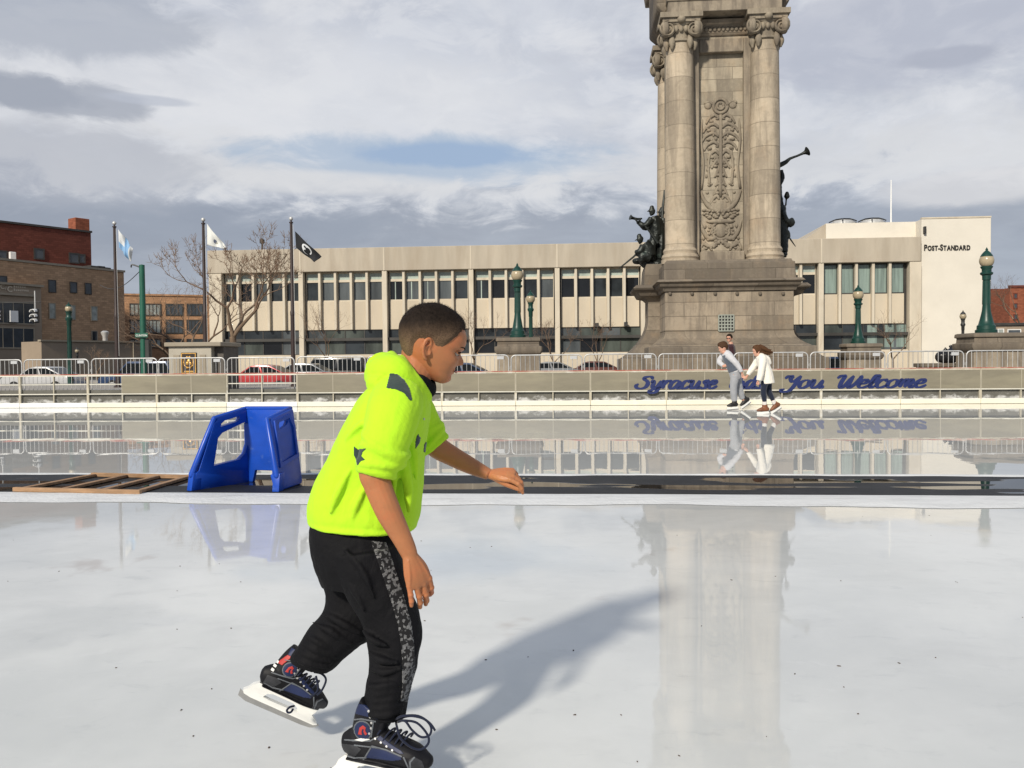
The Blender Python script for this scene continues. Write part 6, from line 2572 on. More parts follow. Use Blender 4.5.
# drawstring eyelet and pocket seam
MB().limb([b(424, 418, -.1), b(424, 420, -.1)], [.003, .003], n=6, k=1).build('eyelet', M['galv'], top_)
ns = MB()
ns.limb([b(418, 379, -.062), b(424, 384, -.03), b(427.5, 390, .0), b(428.5, 384, .03), b(425, 377, .06)], [.017, .022, .026, .022, .017], n=12, k=5)
ns.limb([b(425, 386, 0), b(428, 394, 0)], [(.035, .02), (.025, .012)], n=12, k=3)
me = remeshed(ns, 'undershirt', .004, 3)
link('undershirt', me, M['black_shirt'], boy, 180)

# ---- track pants
tp = MB()
ell_loft(tp, [(b(314, 515), b(404, 520), .13), (b(311, 530), b(403, 532), .14), (b(313, 548), b(403, 546), .145), (b(317, 565), b(405, 562), .14), (b(324, 583), b(405, 578), .125)], ex=2.4)
# near leg (standing)
ell = []
for (ub, vb, uf, vf, w_) in ((326, 552, 400, 545, .082), (334, 575, 407, 569, .084), (346, 598, 414, 593, .08), (358, 620, 422.5, 617, .075), (364.5, 638, 424, 636, .071), (367.5, 655, 420.5, 656, .068),
                             (367, 672, 416.5, 674, .068), (364, 690, 411.5, 692, .066), (361.5, 704, 409, 707, .064), (360, 714, 408, 716, .06)):
    ell.append((b(ub, vb, -.08), b(uf, vf, -.08), w_))
ell_loft(tp, ell, ex=2.2, shrink=.93)
# far leg (trailing)
ell = []
for (ub, vb, uf, vf, w_) in ((318, 550, 388, 560, .078), (320, 575, 388, 585, .082), (324, 596, 388, 612, .082), (319, 613, 378, 634, .078), (309, 626, 362, 646, .072), (299, 640, 349, 657, .068), (291, 651, 339, 667, .064), (288, 657, 331, 672, .06)):
    ell.append((b(ub, vb, .09), b(uf, vf, .09), w_))
ell_loft(tp, ell, ex=2.2, shrink=.93)


def tfold(pts, r):
    tp.limb([b(*p) for p in pts], [q * 1.25 for q in r], n=8, k=4)


# bunching at the knee backs and the cuffs
for k_ in range(5):
    q = k_ / 4
    y_ = 682 + 7.0 * k_
    tfold([(368 - q * 2, y_ + 2, -.12), (376 - q, y_ + 5, -.15), (392 - q, y_ + 3, -.15), (405 - q * 2, y_ - 1 + (k_ % 2) * 4, -.12)], [.004, .0095, .0095, .004])
for (p0, p1, p2) in (((368, 652, -.13), (380, 660, -.155), (398, 663, -.155)), ((370, 668, -.13), (384, 672, -.15), (402, 668, -.15)), ((362, 630, -.13), (372, 640, -.16), (388, 646, -.163))):
    tfold([p0, p1, p2], [.003, .009, .003])
for k_ in range(4):
    q = k_ / 3
    tfold([(308 - q * 14, 636 + q * 20, .05), (318 - q * 12, 642 + q * 21, .02), (338 - q * 8, 651 + q * 17, .03)], [.004, .0095, .004])
tfold([(322, 612, .04), (340, 622, .005), (362, 634, .01)], [.003, .01, .003])
tfold([(312, 622, .04), (332, 632, .01), (352, 644, .02)], [.003, .01, .003])
tfold([(330, 560, -.12), (352, 585, -.15), (364, 612, -.16)], [.003, .008, .003])
tfold([(345, 550, -.15), (362, 570, -.168), (374, 598, -.168)], [.003, .007, .003])
me = remeshed(tp, 'track_pants', .0044, 3, [(.09, .010), (.035, .004)])
pants = link('track_pants', me, M['black_cloth'], boy, 180)
bp_ = bvh_of(pants)
decal('camouflage_stripe', [(371, 541), (386, 542.5), (391, 556), (397, 575), (404, 597), (411, 622), (414, 645), (415, 668), (412, 690), (408, 702), (400.5, 701), (402, 690), (402.5, 670), (401.5, 648), (398, 625), (391, 600), (383, 576), (376, 556)], bp_, M['camo'], pants, .6)

# rolled edge of the hood opening
# ---- ice skates
M['boot'] = pm('black_boot_leather', (.006, .006, .008), .55, .3, 12, .35, 90, .0012, spec=.25, col2=(.015, .015, .018), thr=(.5, .8))
M['boot_blue'] = pm('navy_boot_panel', (.010, .018, .065), .55, .2, 14, .25, 120, .001)
M['boot_cap'] = pm('scuffed_boot_cap', (.026, .027, .032), .6, .35, 30, .3, 120, .001, col2=(.05, .05, .055), thr=(.55, .75))
M['boot_grey'] = pm('grey_boot_trim', (.11, .12, .135), .5, .15, 14, .1)
M['boot_red'] = pm('red_boot_badge', (.42, .035, .03), .5, .15, 14, .1)
M['holder'] = pm('white_skate_holder', (.74, .74, .71), .35, .06, 8, .08, 60, .001, col2=(.6, .59, .56), thr=(.6, .8))
M['steel'] = pm('blade_steel', (.45, .44, .42), .35, .15, 12, .05, metal=.8)
M['lace'] = cloth('dark_laces', (.012, .016, .035), .8, 900, .1)


def skate(Mx, s, name='ice_skate'):
    T = lambda x, y, z: Mx @ Vector((x * s, y * s, z * s))
    lat = (Mx.to_3x3() @ Vector((0, 1, 0))).normalized()
    bt_ = MB()
    S = lambda *p: tuple(v * s for v in p)
    bt_.limb([T(-.052, 0, .042), T(-.02, 0, .048), T(.04, 0, .05), T(.1, 0, .043), T(.15, 0, .036), T(.182, 0, .03)], [S(.03, .04), S(.037, .049), S(.038, .05), S(.044, .042), S(.043, .035), S(.026, .024)], n=20, k=5, lat=lat, round_ends=True)
    bt_.limb([T(0, 0, .03), T(.004, 0, .09), T(.012, 0, .13), T(.024, 0, .165)], [S(.037, .055), S(.036, .052), S(.04, .052), S(.04, .05)], n=20, k=5, lat=lat)
    bt_.limb([T(.04, 0, .085), T(.056, 0, .13), T(.068, 0, .17), T(.076, 0, .185)], [S(.026, .016), S(.028, .012), S(.03, .01), S(.028, .008)], n=12, k=4, lat=lat)
    bt_.limb([T(-.055, 0, .004), T(.05, 0, .004), T(.12, 0, .004), T(.18, 0, .008)], [S(.034, .006), S(.036, .006), S(.042, .006), S(.026, .006)], n=12, k=4, lat=lat)
    me = remeshed(bt_, name, .0028, 3)
    bo = link(name, me, M['boot'], boy, 180)
    h = MB()
    out = [(-.066, .006), (.178, .006), (.176, -.012), (.168, -.024), (.196, -.04), (.204, -.05), (.19, -.056), (.1, -.056), (-.07, -.056), (-.1, -.052), (-.108, -.042), (-.094, -.028), (-.085, -.01)]
    hole = [(.0, -.012), (.085, -.012), (.105, -.022), (.115, -.036), (.0, -.038), (-.03, -.036), (-.022, -.02)]
    h.prism([(x * s, z * s) for x, z in out], -.013 * s, .013 * s, [[(x * s, z * s) for x, z in hole]])
    h.v = [tuple(Mx @ Vector(p)) for p in h.v]
    h.build('holder', M['holder'], bo, bevel=.003 * s, seg=2)
    bl = MB()
    out = [(-.118, -.046), (-.1, -.053), (-.07, -.0565), (.1, -.0565), (.19, -.0565), (.206, -.05), (.214, -.052), (.205, -.064), (.185, -.073), (.15, -.0765), (-.08, -.079), (-.114, -.07)]
    bl.prism([(x * s, z * s) for x, z in out], -.002, .002)
    bl.v = [tuple(Mx @ Vector(p)) for p in bl.v]
    bl.build('blade', M['steel'], bo, smooth=0)
    lc = MB()
    for q in range(8):
        f_ = q / 7
        xx, zz = .125 - .08 * min(f_ * 1.6, 1) + .004, .088 + .012 * f_ + .09 * max(0, f_ - .5) / .5
        w_ = .026
        a_ = 1 if q % 2 else -1
        lc.limb([T(xx - .012, -w_ * 1.15, zz - .016), T(xx - .004, -w_ * .8, zz), T(xx + .003, 0, zz + .009), T(xx + .004, w_ * .8, zz + .003), T(xx - .006, w_ * 1.1, zz - .012)], [.003] * 5, n=6, k=3)
    lc.build('laces', M['lace'], bo, smooth=180)
    return bo


# near skate stands on the ice; the trailing one is lifted with the toe down
Rn = Matrix.Rotation(R_(-17), 3, 'Z') @ Matrix.Rotation(R_(3.0), 3, 'Y')
s1 = .98
ph = at(347, 763, 2.41)
Mn = Matrix.Translation(ph - Rn @ Vector((-.05 * s1, -.03 * s1, .014))) @ Rn.to_4x4()
zmin = min((Mn @ Vector((x * s1, 0, -.0765 * s1))).z for x in (-.08, .15))
Mn = Matrix.Translation((0, 0, .001 - zmin)) @ Mn
near = skate(Mn, s1)
Rf = Matrix.Rotation(R_(14), 3, 'Z') @ Matrix.Rotation(R_(30), 3, 'Y')
s2 = .83
pfc = at(268, 681, 2.64)
Mf = Matrix.Translation(pfc - Rf @ Vector((-.045 * s2, -.03 * s2, .03 * s2))) @ Rf.to_4x4()
farb = skate(Mf, s2)


def boot_art(bo, Mx, s):
    bv = bvh_of(bo)
    inv = {}

    def pr(x, z):
        p = Mx @ Vector((x * s, -.045 * s, z * s))
        d = RCAM.transposed() @ (p - CAM)
        return (512 + FOC * d.x / -d.z, 384 - FOC * d.y / -d.z)
    P = lambda L: [pr(*q) for q in L]
    circ = lambda cx_, cz, r, n=16: [(cx_ + r * math.cos(2 * math.pi * i / n), cz + r * math.sin(2 * math.pi * i / n)) for i in range(n)]
    decal('collar_panel', P([(-.03, .15), (.05, .145), (.056, .18), (-.03, .18)]), bv, M['boot_blue'], bo, .5, .0008)
    decal('badge_ring', P(circ(.005, .105, .029)), bv, M['boot_grey'], bo, .4, .0008)
    decal('badge_field', P(circ(.005, .105, .025)), bv, M['boot_blue'], bo, .4, .0016)
    decal('badge_mark', P([(-.008, .092), (-.004, .112), (.006, .121), (.015, .116), (.013, .106), (.02, .098), (.014, .093), (.008, .103), (.01, .111), (.004, .109), (.002, .101), (.004, .093)]), bv, M['boot_red'], bo, .35, .0024)
    decal('side_panel', P([(.015, .028), (.035, .062), (.075, .06), (.125, .05), (.128, .042), (.1, .034)]), bv, M['boot_blue'], bo, .4, .0010)
    for L in ([(-.052, .07), (-.02, .074), (.03, .082), (.055, .098), (.055, .094), (.03, .077), (-.02, .069), (-.052, .066)],
              [(.008, .02), (.034, .066), (.038, .066), (.012, .02)], [(.036, .067), (.08, .064), (.13, .053), (.13, .049), (.08, .06), (.036, .063)],
              [(.132, .05), (.15, .02), (.153, .022), (.136, .052)], [(-.02, .06), (.06, .065), (.06, .062), (-.02, .056)]):
        decal('trim', P(L), bv, M['boot_grey'], bo, .3, .0018)
    decal('toe_cap', P([(.148, .012), (.175, .014), (.2, .03), (.19, .05), (.165, .058), (.15, .045)]), bv, M['boot_cap'], bo, .4, .0009)
    decal('tongue_panel', P([(.06, .1), (.085, .085), (.125, .068), (.135, .06), (.12, .058), (.08, .072), (.05, .088)]), bv, M['boot_blue'], bo, .4, .0008)
    decal('quarter_panel', P([(-.06, .02), (-.02, .02), (.002, .05), (-.02, .058), (-.06, .055)]), bv, M['boot_cap'], bo, .4, .0008)
    for L in ([(.155, .012), (.152, .04), (.166, .058), (.17, .056), (.157, .04), (.159, .012)], [(-.03, .132), (.0, .14), (.045, .14), (.045, .136), (.0, .136), (-.03, .128)],
              [(.03, .09), (.036, .14), (.04, .14), (.034, .09)], [(-.055, .025), (-.02, .022), (.02, .03), (.02, .027), (-.02, .018), (-.055, .021)]):
        decal('trim', P(L), bv, M['boot_grey'], bo, .3, .0020)
    for k_ in range(5):
        x, z = .022 + .006 * math.sin(k_), .1 + .016 * k_
        decal('eyelet', P(circ(x + .004, z, .0034, 8)), bv, M['galv'], bo, .3, .002)
    for k_ in range(4):
        decal('eyelet', P(circ(.045 + .018 * k_, .088 - .008 * k_, .0035, 8)), bv, M['galv'], bo, .3, .002)
    return pr, bv


prn, bvn = boot_art(near, Mn, s1)
prf, bvf = boot_art(farb, Mf, s2)
P = lambda pr, L: [pr(*q) for q in L]
decal('heel_tab', P(prf, [(-.05, .11), (-.03, .15), (-.012, .15), (-.03, .108)]), bvf, M['boot_red'], farb, .4, .0016)
for k_ in range(3):
    decal('heel_mark', P(prf, [(-.058, .075 + .017 * k_), (-.046, .073 + .017 * k_), (-.046, .083 + .017 * k_), (-.058, .085 + .017 * k_)]), bvf, M['holder'], farb, .35, .0018)
decal('light_mark', P(prn, [(-.02, .073), (.0, .082), (.03, .084), (.005, .074)]), bvn, M['holder'], near, .3, .0026)


def loops(parent, strands, D):
    for st in strands:
        lp = MB().limb([at(p[0], p[1], D + (p[2] if len(p) > 2 else 0)) for p in st], [.0034] * len(st), n=7, k=5)
        lp.build('lace_loop', M['lace'], parent, smooth=180)


loops(near, [[(396, 719, .03), (403, 716), (418, 716), (429.5, 723), (435, 730.5)],
             [(398, 722, .03), (405, 721), (412, 730), (421, 737), (429.5, 735), (431, 727), (424, 719), (410, 716), (398, 719, .03)],
             [(396, 722, .06), (397, 727, .02), (400.5, 738), (411, 747), (421, 749.5), (428.5, 743), (427, 734), (417, 723), (405, 720.5, .03), (396, 721, .06)]], 2.36)
loops(farb, [[(314, 672), (322, 674), (326, 680), (322, 690), (317, 695)], [(294, 706, .0), (290, 707, -.02), (287, 710, -.02), (288, 712.5, -.02), (291, 712, -.02), (293, 709, -.01)],
             [(316, 676), (318, 690), (310, 697)]], 2.6)


# ------------------------------------------------------------------ the skating couple and the man behind
def limbs(mb, b_, L, n=12, k=4):
    for pts, rad in L:
        mb.limb([b_(*p) for p in pts], rad, n=n, k=k)


def small_person(label, D, ear, yaw, pit, hs, skin, inner, clothes, hands=()):
    b_ = lambda u, v, dy=0.0: at(u, v, D + dy)
    RH_ = (Matrix.Rotation(R_(yaw), 3, 'Z') @ Matrix.Rotation(R_(pit), 3, 'Y')) * hs
    e = b_(*ear)
    near_side = -1 if abs(yaw) < 90 else 1
    T_ = e - RH_ @ Vector((-.014, .074 * near_side, .105))
    MX = Matrix.Translation(T_) @ RH_.to_4x4()
    mb = MB()
    head_mb(mb, MX, True, 40, 48)
    limbs(mb, b_, inner(MX, b_))
    for (w_, X, Y, s_) in hands:
        hand(mb, b_(*w_), X, Y, s_, ((35, 40, 25),) * 4, 4, (30, 15), 15)
    me_ = remeshed(mb, 'person', .006, 2)
    o_ = link('person', me_, skin, None, 180)
    tag(o_, label, 'person')
    for nm, mat, L, vx in clothes(MX, b_):
        c = MB()
        limbs(c, b_, L, n=14)
        m_ = remeshed(c, nm, vx, 3, [(.15, .02)])
        link(nm, m_, mat, o_, 180)
    return o_, MX, b_


class HP:
    pass


def hb_(MX, *p):
    return MX @ Vector(p)


grey_sw = cloth('pale_grey_knit', (.5, .5, .52), .9, 60)
vest = cloth('slate_vest', (.085, .1, .13), .8, 60)
sweat = cloth('grey_sweatpants', (.29, .3, .32), .9, 60)
white_sw = cloth('cream_sweater', (.74, .7, .62), .9, 60, bump=.4)
navy = cloth('navy_leggings', (.013, .018, .035), .8, 60)
sock = cloth('white_socks', (.6, .58, .55), .9, 60)
bootb = pm('black_skate_leather', (.015, .014, .014), .5, .2, 8, 0)
bootn = pm('brown_skate_leather', (.17, .065, .03), .5, .25, 8, 0)
maroon = cloth('dark_maroon_jacket', (.035, .012, .016), .8, 60)
jean = cloth('dark_jeans', (.02, .025, .04), .8, 60)


def P3(v):
    return v


def man_inner(MX, b_):
    return [([(723.5, 351), (726, 354.5), (730, 360), (735, 373)], [.06, .07, .11, .12]),
            ([(728, 355, -.15), (737, 364.5, -.21), (742, 373, -.22)], [.05, .042, .03]),
            ([(726, 355, .15), (719.5, 361, .22), (724, 366.5, .0)], [.05, .042, .03]),
            ([(735, 373, -.08), (733, 389, -.1), (734.5, 403, -.1)], [.08, .055, .04]),
            ([(737, 373, .08), (739, 388, .1), (744, 401, .12)], [.08, .055, .04])]


def man_clothes(MX, b_):
    return [('sweater', grey_sw, [([(724, 352.5), (727, 355), (731, 362), (735, 372)], [(.1, .08), (.19, .115), (.18, .13), (.17, .13)]),
                                  ([(728, 355, -.13), (733, 360, -.2), (737.5, 365, -.22), (741.5, 372, -.22)], [.085, .075, .065, .05]),
                                  ([(726, 355, .13), (721, 358.5, .2), (719.5, 362, .2), (723.5, 366, .03)], [.085, .075, .065, .05])], .014),
            ('vest', vest, [([(725.5, 353.5), (728, 357), (731.5, 363.5), (734.5, 370.5)], [(.14, .1), (.2, .132), (.19, .145), (.185, .14)])], .014),
            ('trousers', sweat, [([(734, 370.5), (735.5, 375), (736, 379)], [(.165, .125), (.175, .135), (.16, .12)]),
                                 ([(735, 376, -.085), (733.5, 388, -.1), (734, 396, -.1), (734.5, 401.5, -.1)], [.105, .085, .075, .062]),
                                 ([(737, 376, .085), (739, 387, .1), (741, 394, .11), (743, 399, .12)], [.105, .085, .075, .062])], .014)]


DM_ = 20.1
man, MXm, bm_ = small_person('skater in a slate vest over pale grey sleeves and grey sweatpants, leaning forward', DM_, (724, 348, -.07), 172, 14, 1.08, M['skin_pale'], man_inner, man_clothes,
                             [((742, 373, -.22), (.35, 0, -1), (-1, 0, -.2), 1.0), ((723.5, 366.5, .0), (.6, -.3, .3), (0, 0, 1), 1.0)])
hair_m = hair_mat('brown_hair', (.06, .032, .018), (.06, .032, .018))
link('hair', hair_cap(MXm, .165, .022, 48, 40).mesh('hair'), hair_m, man, 60)


def small_skate(par, b_, heel, toe, ank, mat, hold=True, dy=0.0, s=1.0):
    mb = MB()
    h, t_, a = b_(*heel), b_(*toe), b_(*ank)
    f = (t_ - h)
    mb.limb([h + Vector((0, 0, .045)), h + f * .35 + Vector((0, 0, .055)), h + f * .7 + Vector((0, 0, .045)), t_ + Vector((0, 0, .035))], [(.04, .05), (.043, .055), (.048, .045), (.03, .028)], n=12, k=3, round_ends=True)
    mb.limb([h + f * .22 + Vector((0, 0, .05)), a], [(.045, .06), (.05, .062)], n=12, k=3)
    o_ = link('ice_skate', remeshed(mb, 'ice_skate', .008, 2), mat, par, 180)
    fd = f.normalized()
    up_ = Vector((0, 0, 1))
    up_ = (up_ - fd * up_.dot(fd)).normalized()
    lat = fd.cross(up_)
    hd_ = MB()
    L = f.length
    q = []
    for x, z in ((-.02, .0), (L + .02, .0), (L + .03, -.055), (-.05, -.055)):
        for sy in (-1, 1):
            q.append(h + fd * x + up_ * z + lat * sy * .012)
    hd_.add(q, [(0, 1, 3, 2), (2, 3, 5, 4), (4, 5, 7, 6), (6, 7, 1, 0), (0, 2, 4, 6), (1, 7, 5, 3)])
    hd_.build('holder', M['holder'], o_, bevel=.004)
    bl = MB()
    q = []
    for x, z in ((-.05, -.056), (L + .03, -.056), (L + .02, -.075), (-.04, -.075)):
        for sy in (-1, 1):
            q.append(h + fd * x + up_ * z + lat * sy * .002)
    bl.add(q, [(0, 1, 3, 2), (2, 3, 5, 4), (4, 5, 7, 6), (6, 7, 1, 0), (0, 2, 4, 6), (1, 7, 5, 3)])
    bl.build('blade', M['steel'], o_, smooth=0)
    return o_


small_skate(man, bm_, (736.5, 406.4, -.1), (728, 407.2, -.12), (734.5, 400, -.1), bootb)
small_skate(man, bm_, (748, 401, .12), (741, 406.5, .1), (743.5, 397.5, .12), bootb)


def wom_inner(MX, b_):
    return [([(757.5, 353.5), (761, 358), (764, 366), (766.5, 379)], [.055, .07, .1, .11]),
            ([(759, 359, .13), (753, 368, .18), (747.5, 375.5, .2)], [.045, .038, .026]),
            ([(762.5, 359.5, -.14), (761, 370, -.2), (758.5, 379.5, -.2)], [.045, .038, .026]),
            ([(765, 379, -.07), (763.5, 391, -.08), (764.5, 405, -.08)], [.075, .05, .038]),
            ([(768, 379, .07), (769, 391, .09), (774.5, 403.5, .1)], [.075, .05, .038])]


def wom_clothes(MX, b_):
    return [('sweater', white_sw, [([(758, 355), (761, 358), (764, 366), (766, 374), (767, 383.5)], [(.08, .07), (.175, .11), (.165, .125), (.185, .145), (.2, .165)]),
                                   ([(759, 359, .11), (755.5, 364, .17), (751, 370.5, .19), (748, 375, .2)], [.08, .072, .066, .05]),
                                   ([(762.5, 359, -.12), (762, 366, -.19), (760.5, 374, -.21), (759, 380.5, -.21)], [.085, .078, .072, .06]),
                                   ([(764, 356.5, 0), (768, 359, 0), (770, 364, 0)], [(.1, .05), (.09, .05), (.05, .03)])], .013),
            ('leggings', navy, [([(766, 378), (766.5, 384)], [(.155, .13), (.15, .12)]),
                                ([(765, 381, -.07), (763.5, 391, -.08), (764, 397, -.08), (764.5, 402, -.08)], [.088, .066, .06, .048]),
                                ([(768, 381, .07), (769, 391, .09), (771.5, 397, .1), (773, 400.5, .1)], [.088, .066, .06, .048])], .013),
            ('socks', sock, [([(764.4, 401.5, -.08), (764.6, 405.5, -.08)], [.05, .05]), ([(773, 400, .1), (774.6, 404, .1)], [.05, .05])], .01)]


wom, MXw, bw2 = small_person('skater in a cream sweater and navy leggings with brown hair blowing back', 18.7, (758.5, 351, -.065), 175, 10, 1.0, M['skin_pale'], wom_inner, wom_clothes,
                             [((747.5, 375.5, .2), (-.6, -.2, -.9), (-1, -.3, .5), -.9), ((758.5, 380, -.2), (-.2, 0, -1), (-1, 0, .1), .9)])
hm = hair_cap(MXw, .172, .016, 48, 40, side=.06, nape=.02, burn=.06)
hm.limb([bw2(759, 346.5), bw2(764, 348.5), bw2(769, 351), bw2(773, 352.5)], [(.05, .06), (.06, .055), (.045, .03), (.01, .01)], n=12, k=4)
hm.limb([bw2(758, 350), bw2(763, 353), bw2(767, 354)], [(.06, .05), (.05, .035), (.015, .01)], n=12, k=4)
for q in range(7):
    v0 = 347 + q * .9
    hm.limb([bw2(762, v0, -.03 + .01 * q), bw2(768, v0 + 2.2, -.03 + .01 * q), bw2(772 + (q % 3), v0 + 2.5 - (q % 2), 0)], [.02, .013, .003], n=6, k=3)
link('hair', remeshed(hm, 'hair', .008, 1), hair_mat('long_brown_hair', (.075, .036, .018), (.075, .036, .018)), wom, 60)
small_skate(wom, bw2, (767.5, 411.2, -.08), (758, 412, -.1), (764.6, 404.5, -.08), bootn)
small_skate(wom, bw2, (778.5, 406.5, .1), (771, 411.5, .08), (774.6, 403, .1), bootn)


DG = 26.0
zg_ = lambda z: 360 - 2 + (CAM.z - z) * FOC / DG


def guy_inner(MX, b_):
    return [([(730.5, 344.5), (731, 349), (731, 358), (731, 366)], [.065, .08, .12, .12]),
            ([(731, 350, -.2), (732.5, 360, -.24), (732, 369, -.22)], [.05, .04, .03]), ([(731, 350, .2), (730.5, 360, .24), (729, 369, .22)], [.05, .04, .03]),
            ([(731, 366, -.09), (731, 378, -.1), (731, 389.5, -.1)], [.08, .055, .04]), ([(731, 366, .09), (731, 378, .1), (731, 389.5, .1)], [.08, .055, .04])]


def guy_clothes(MX, b_):
    return [('jacket', maroon, [([(731, 346.5), (731, 349), (731, 357), (731, 367)], [(.09, .07), (.2, .115), (.2, .135), (.18, .13)]),
                                ([(731, 349.5, -.16), (732.5, 359, -.24), (732, 368, -.23)], [.09, .07, .055]), ([(731, 349.5, .16), (730.5, 359, .24), (729.5, 368, .23)], [.09, .07, .055])], .015),
            ('jeans', jean, [([(731, 366), (731, 371)], [(.165, .125), (.16, .12)]), ([(731, 369, -.09), (731, 379, -.1), (731, 388.5, -.1)], [.1, .08, .065]), ([(731, 369, .09), (731, 379, .1), (731, 388.5, .1)], [.1, .08, .065])], .015),
            ('shoes', bootb, [([(731.5, 389.6, -.1), (729, 390, -.12)], [(.05, .04), (.04, .03)]), ([(731.5, 389.6, .1), (729, 390, .1)], [(.05, .04), (.04, .03)])], .012)]


guy, MXg, bg2 = small_person('man in sunglasses and a dark maroon jacket standing on the plaza behind the couple', DG, (732, 341, -.02), -125, 0, 1.05, M['skin_pale'], guy_inner, guy_clothes, [((732, 368.5, -.22), (0, 0, -1), (-.6, .5, 0), 1.0), ((729, 368.5, .22), (0, 0, -1), (-.6, .5, 0), -1.0)])
zlow = min((v.co.z for o_ in bpy.data.objects if o_.parent == guy for v in o_.data.vertices), default=ZP)
guy.location.z += ZP + .002 - zlow
link('hair', hair_cap(MXg, .168, .012, 48, 40).mesh('hair'), hair_mat('dark_hair', (.02, .014, .01), (.02, .014, .01)), guy, 60)
sgm = MB()
for sy in (-1, 1):
    sgm.ball((0, 0, 0), 1, 10, 8, (1, 1, 1)) if False else None
    c = [MXg @ Vector((.088 - .012 * abs(y_) / .05, sy * y_, .104 + dz)) for y_, dz in ((.012, 0), (.03, .0), (.05, 0))]
    sgm.limb(c, [(.012, .018), (.012, .02), (.01, .014)], n=10, k=3, lat=(MXg.to_3x3() @ Vector((1, 0, 0))))
    sgm.limb([MXg @ Vector((.07, sy * .066, .108)), MXg @ Vector((.02, sy * .078, .11))], [.004, .004], n=6, k=1)
sgm.limb([MXg @ Vector((.092, -.02, .107)), MXg @ Vector((.096, 0, .108)), MXg @ Vector((.092, .02, .107))], [.004, .004, .004], n=6, k=2)
link('sunglasses', remeshed(sgm, 'sunglasses', .0035, 1), M['sign_black'], guy, 180)

# ------------------------------------------------------------------ bronze groups on the monument's side pedestals
PB_ = FMo.M @ Vector((-(hw + .3), DM / 2, z_l + .1))
DL = PB_.y


def bronze(name, b_, L, heads=(), hats=(), parent=None, vox=.022):
    mb = MB()
    L = [(pts, [tuple(1.16 * x for x in r) if isinstance(r, tuple) else r * 1.16 for r in rad]) for pts, rad in L]
    limbs(mb, b_, L, n=12)
    for (p, yw, pt_, hs) in heads:
        RH_ = (Matrix.Rotation(R_(yw), 3, 'Z') @ Matrix.Rotation(R_(pt_), 3, 'Y')) * hs
        c = b_(*p)
        MX = Matrix.Translation(c - RH_ @ Vector((0, 0, .11))) @ RH_.to_4x4()
        head_mb(mb, MX, False, 32, 32)
        mb.limb([MX @ Vector((0, 0, .15)), MX @ Vector((-.01, 0, .24))], [(.1, .115), (.07, .085)], n=14, k=3, round_ends=True)
        mb.limb([MX @ Vector((.02, 0, .165)), MX @ Vector((.15, 0, .15))], [(.09, .02), (.05, .012)], n=10, k=2)
    me_ = remeshed(mb, name, vox, 2, [(.12, .035)])
    return link(name, me_, M['bronze'], parent, 180)


bL = lambda u, v, dy=0.0: at(u, v, DL + dy)
gl = thing('bronze_group', 'dark bronze group of soldiers left of the monument shaft, one kneeling, one with a bugle', 'statue', (0, 0, 0))
bronze('kneeling_soldier', bL, [([(643.5, 244, -.3), (647, 249, -.3), (650, 257, -.3)], [(.25, .2), (.3, .22), (.26, .2)]),
                                ([(643, 246, -.5), (640, 251, -.55), (635.5, 252.5, -.45)], [.11, .09, .07]), ([(645, 247, -.1), (641, 254, -.1), (637, 254, -.25)], [.11, .09, .07]),
                                ([(650, 257, -.45), (643, 256, -.5), (641.5, 262, -.5)], [.17, .14, .1]), ([(651, 258, -.15), (645, 262, -.15), (654, 263, -.1)], [.17, .14, .1])],
       [((640.3, 240, -.3), 180, 20, 1.25)], parent=gl)
bronze('standing_soldier', bL, [([(653.5, 217, 0), (655, 225, 0), (656.5, 236, 0)], [(.26, .18), (.28, .2), (.24, .2)]),
                                ([(651.5, 219, -.25), (645, 225.5, -.3), (639, 223, -.3)], [.11, .09, .07]), ([(653, 219, .25), (646, 228, .2), (638, 221.5, 0)], [.11, .09, .07]),
                                ([(655.5, 236, -.14), (652, 248, -.2), (654, 262, -.15)], [.16, .13, .1]), ([(658, 236, .14), (659, 248, .15), (661, 262, .15)], [.16, .13, .1]),
                                ([(658, 219, .1), (660, 232, .15), (660, 247, .1), (659, 260, .1)], [(.24, .12), (.32, .16), (.34, .16), (.3, .14)]), ([(652, 240, .2), (651, 250, .2), (649, 262, .2)], [(.2, .15), (.3, .2), (.32, .2)])],
       [((652.2, 212, 0), 180, 8, 1.25)], parent=gl)
bronze('standing_soldier', bL, [([(662.5, 219, .5), (662, 230, .5), (662, 242, .5)], [(.25, .18), (.28, .2), (.25, .2)]), ([(661, 242, .4), (660, 252, .4), (660, 262, .4)], [.16, .14, .11]),
                                ([(664, 242, .6), (665, 252, .6), (665, 262, .6)], [.16, .14, .11]), ([(660, 221, .3), (656, 230, .2), (652, 236, .0)], [.11, .09, .07])], [((661.5, 213.5, .5), 180, 0, 1.25)], parent=gl)
bg_ = MB()
bg_.limb([bL(630.3, 217.3, -.15), bL(632.5, 218, -.12), bL(637, 219, -.05), bL(642, 218.5, 0)], [.1, .055, .045, .03], n=10, k=3)
bg_.limb([bL(635, 218.5, -.1), bL(638, 222, -.1), bL(640.5, 219, -.05)], [.035, .035, .035], n=8, k=3)
bg_.build('bugle', M['bronze'], gl, smooth=70)
MB().tube([bL(640, 250, -.45), bL(634, 256.5, -.45), bL(619.5, 268.2, -.45)], [.045, .035, .025], 7).build('rammer', M['bronze'], gl)
MB().tube([bL(643.5, 224, -.35), bL(652, 234, -.4), bL(658, 243, -.4)], [.03, .05, .06], 7).build('rifle', M['bronze'], gl)
MB().tube([bL(664.5, 190, .4), bL(663.2, 205, .4), bL(661.5, 228, .4)], [.03, .05, .06], 7).build('flag_staff', M['bronze'], gl)
rk = MB()
rr_ = random.Random(2)
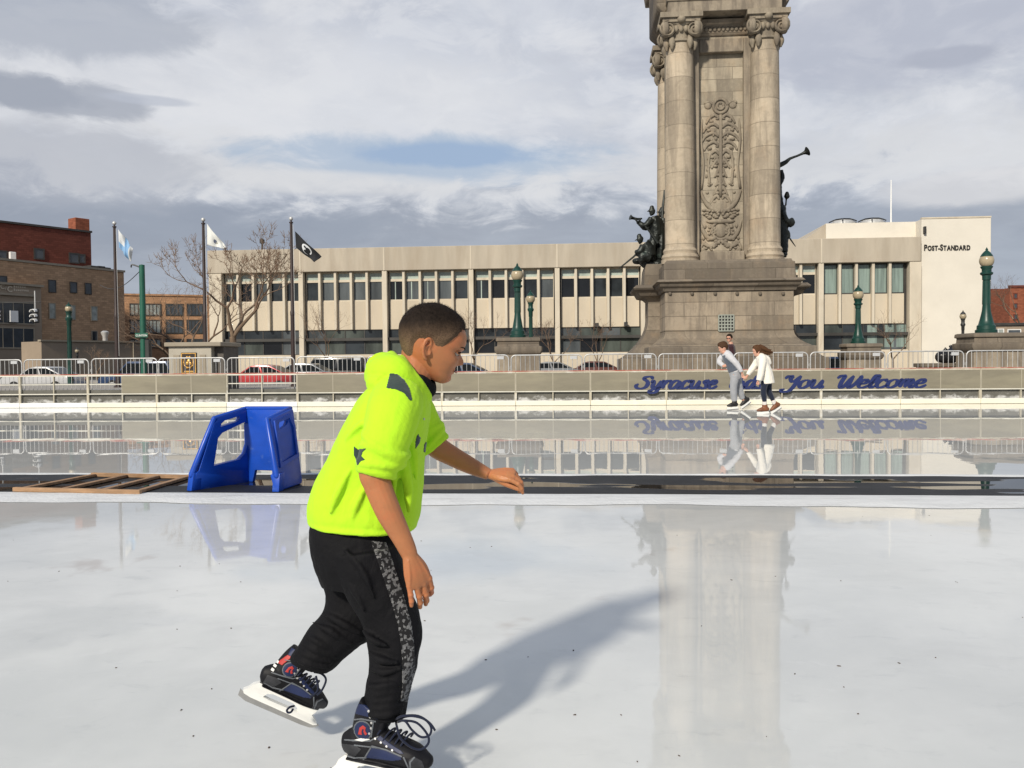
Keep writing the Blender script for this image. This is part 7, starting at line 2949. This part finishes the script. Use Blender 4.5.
for q in range(14):
    rk.ball(tuple(bL(rr_.uniform(637, 664), rr_.uniform(261, 265), rr_.uniform(-.6, .7))), rr_.uniform(.14, .25), 10, 7, (1.3, 1.2, .7))
link('rocky_base', remeshed(rk, 'rocky_base', .03, 2, [(.2, .05)]), M['bronze'], gl, 180)

PBr = FMo.M @ Vector((hw + .3, DM / 2, z_l + .1))
DR = PBr.y
bR = lambda u, v, dy=0.0: at(u, v, DR + dy)
gr = thing('bronze_group', 'dark bronze group at the right side of the monument with a long raised trumpet', 'statue', (0, 0, 0))
bronze('seated_figure', bR, [([(780, 206, 0), (781, 220, 0), (781.5, 236, 0), (781.5, 252, 0)], [(.22, .16), (.26, .18), (.25, .2), (.28, .18)]), ([(782, 212, -.2), (786, 220, -.25), (789, 222, -.2)], [.1, .09, .1]),
                             ([(782, 232, -.1), (787, 233, -.15), (788, 238, -.15)], [.13, .1, .07]), ([(789, 219, -.15), (790.5, 222.5, -.15), (788.5, 226, -.15)], [.1, .14, .08]),
                             ([(782.5, 240, 0), (783, 247, 0), (782, 257, 0)], [.16, .15, .13])], [((778, 200, 0), 0, 5, 1.25)], parent=gr)
bronze('winged_figure', bR, [([(776, 185, .2), (776.5, 200, .2), (777, 225, .2), (777, 256, .2)], [(.22, .16), (.26, .18), (.3, .25), (.4, .3)]), ([(777, 187, 0), (782, 178, 0), (781, 170, 0)], [.1, .08, .06])],
       [((778.8, 177.5, .1), 0, -20, 1.25)], parent=gr)
tr_ = MB()
tr_.limb([bR(772, 169.5), bR(779, 165.6), bR(786, 162), bR(790, 158.6), bR(797, 156), bR(803, 153.3), bR(805.6, 152.2), bR(807.6, 151.2)], [.04, .085, .075, .05, .04, .05, .09, .17], n=12, k=2)
tr_.build('trumpet', M['bronze'], gr, smooth=60)
MB().tube([bR(778.5, 184), bR(780.5, 195), bR(783, 206)], [.03, .035, .04], 7).build('staff', M['bronze'], gr)
mc = MB().limb([bR(785.8, 205), bR(786.3, 199.5), bR(786.8, 197), bR(787, 193.5)], [.03, .03, .1, .07], n=9, k=3, round_ends=True)
mc.build('torch', M['bronze'], gr, smooth=60)
MB().tube([bR(786, 233, -.2), bR(791, 240, -.2), bR(795.5, 246.5, -.2)], [.035, .03, .015], 6).build('sword', M['bronze'], gr)
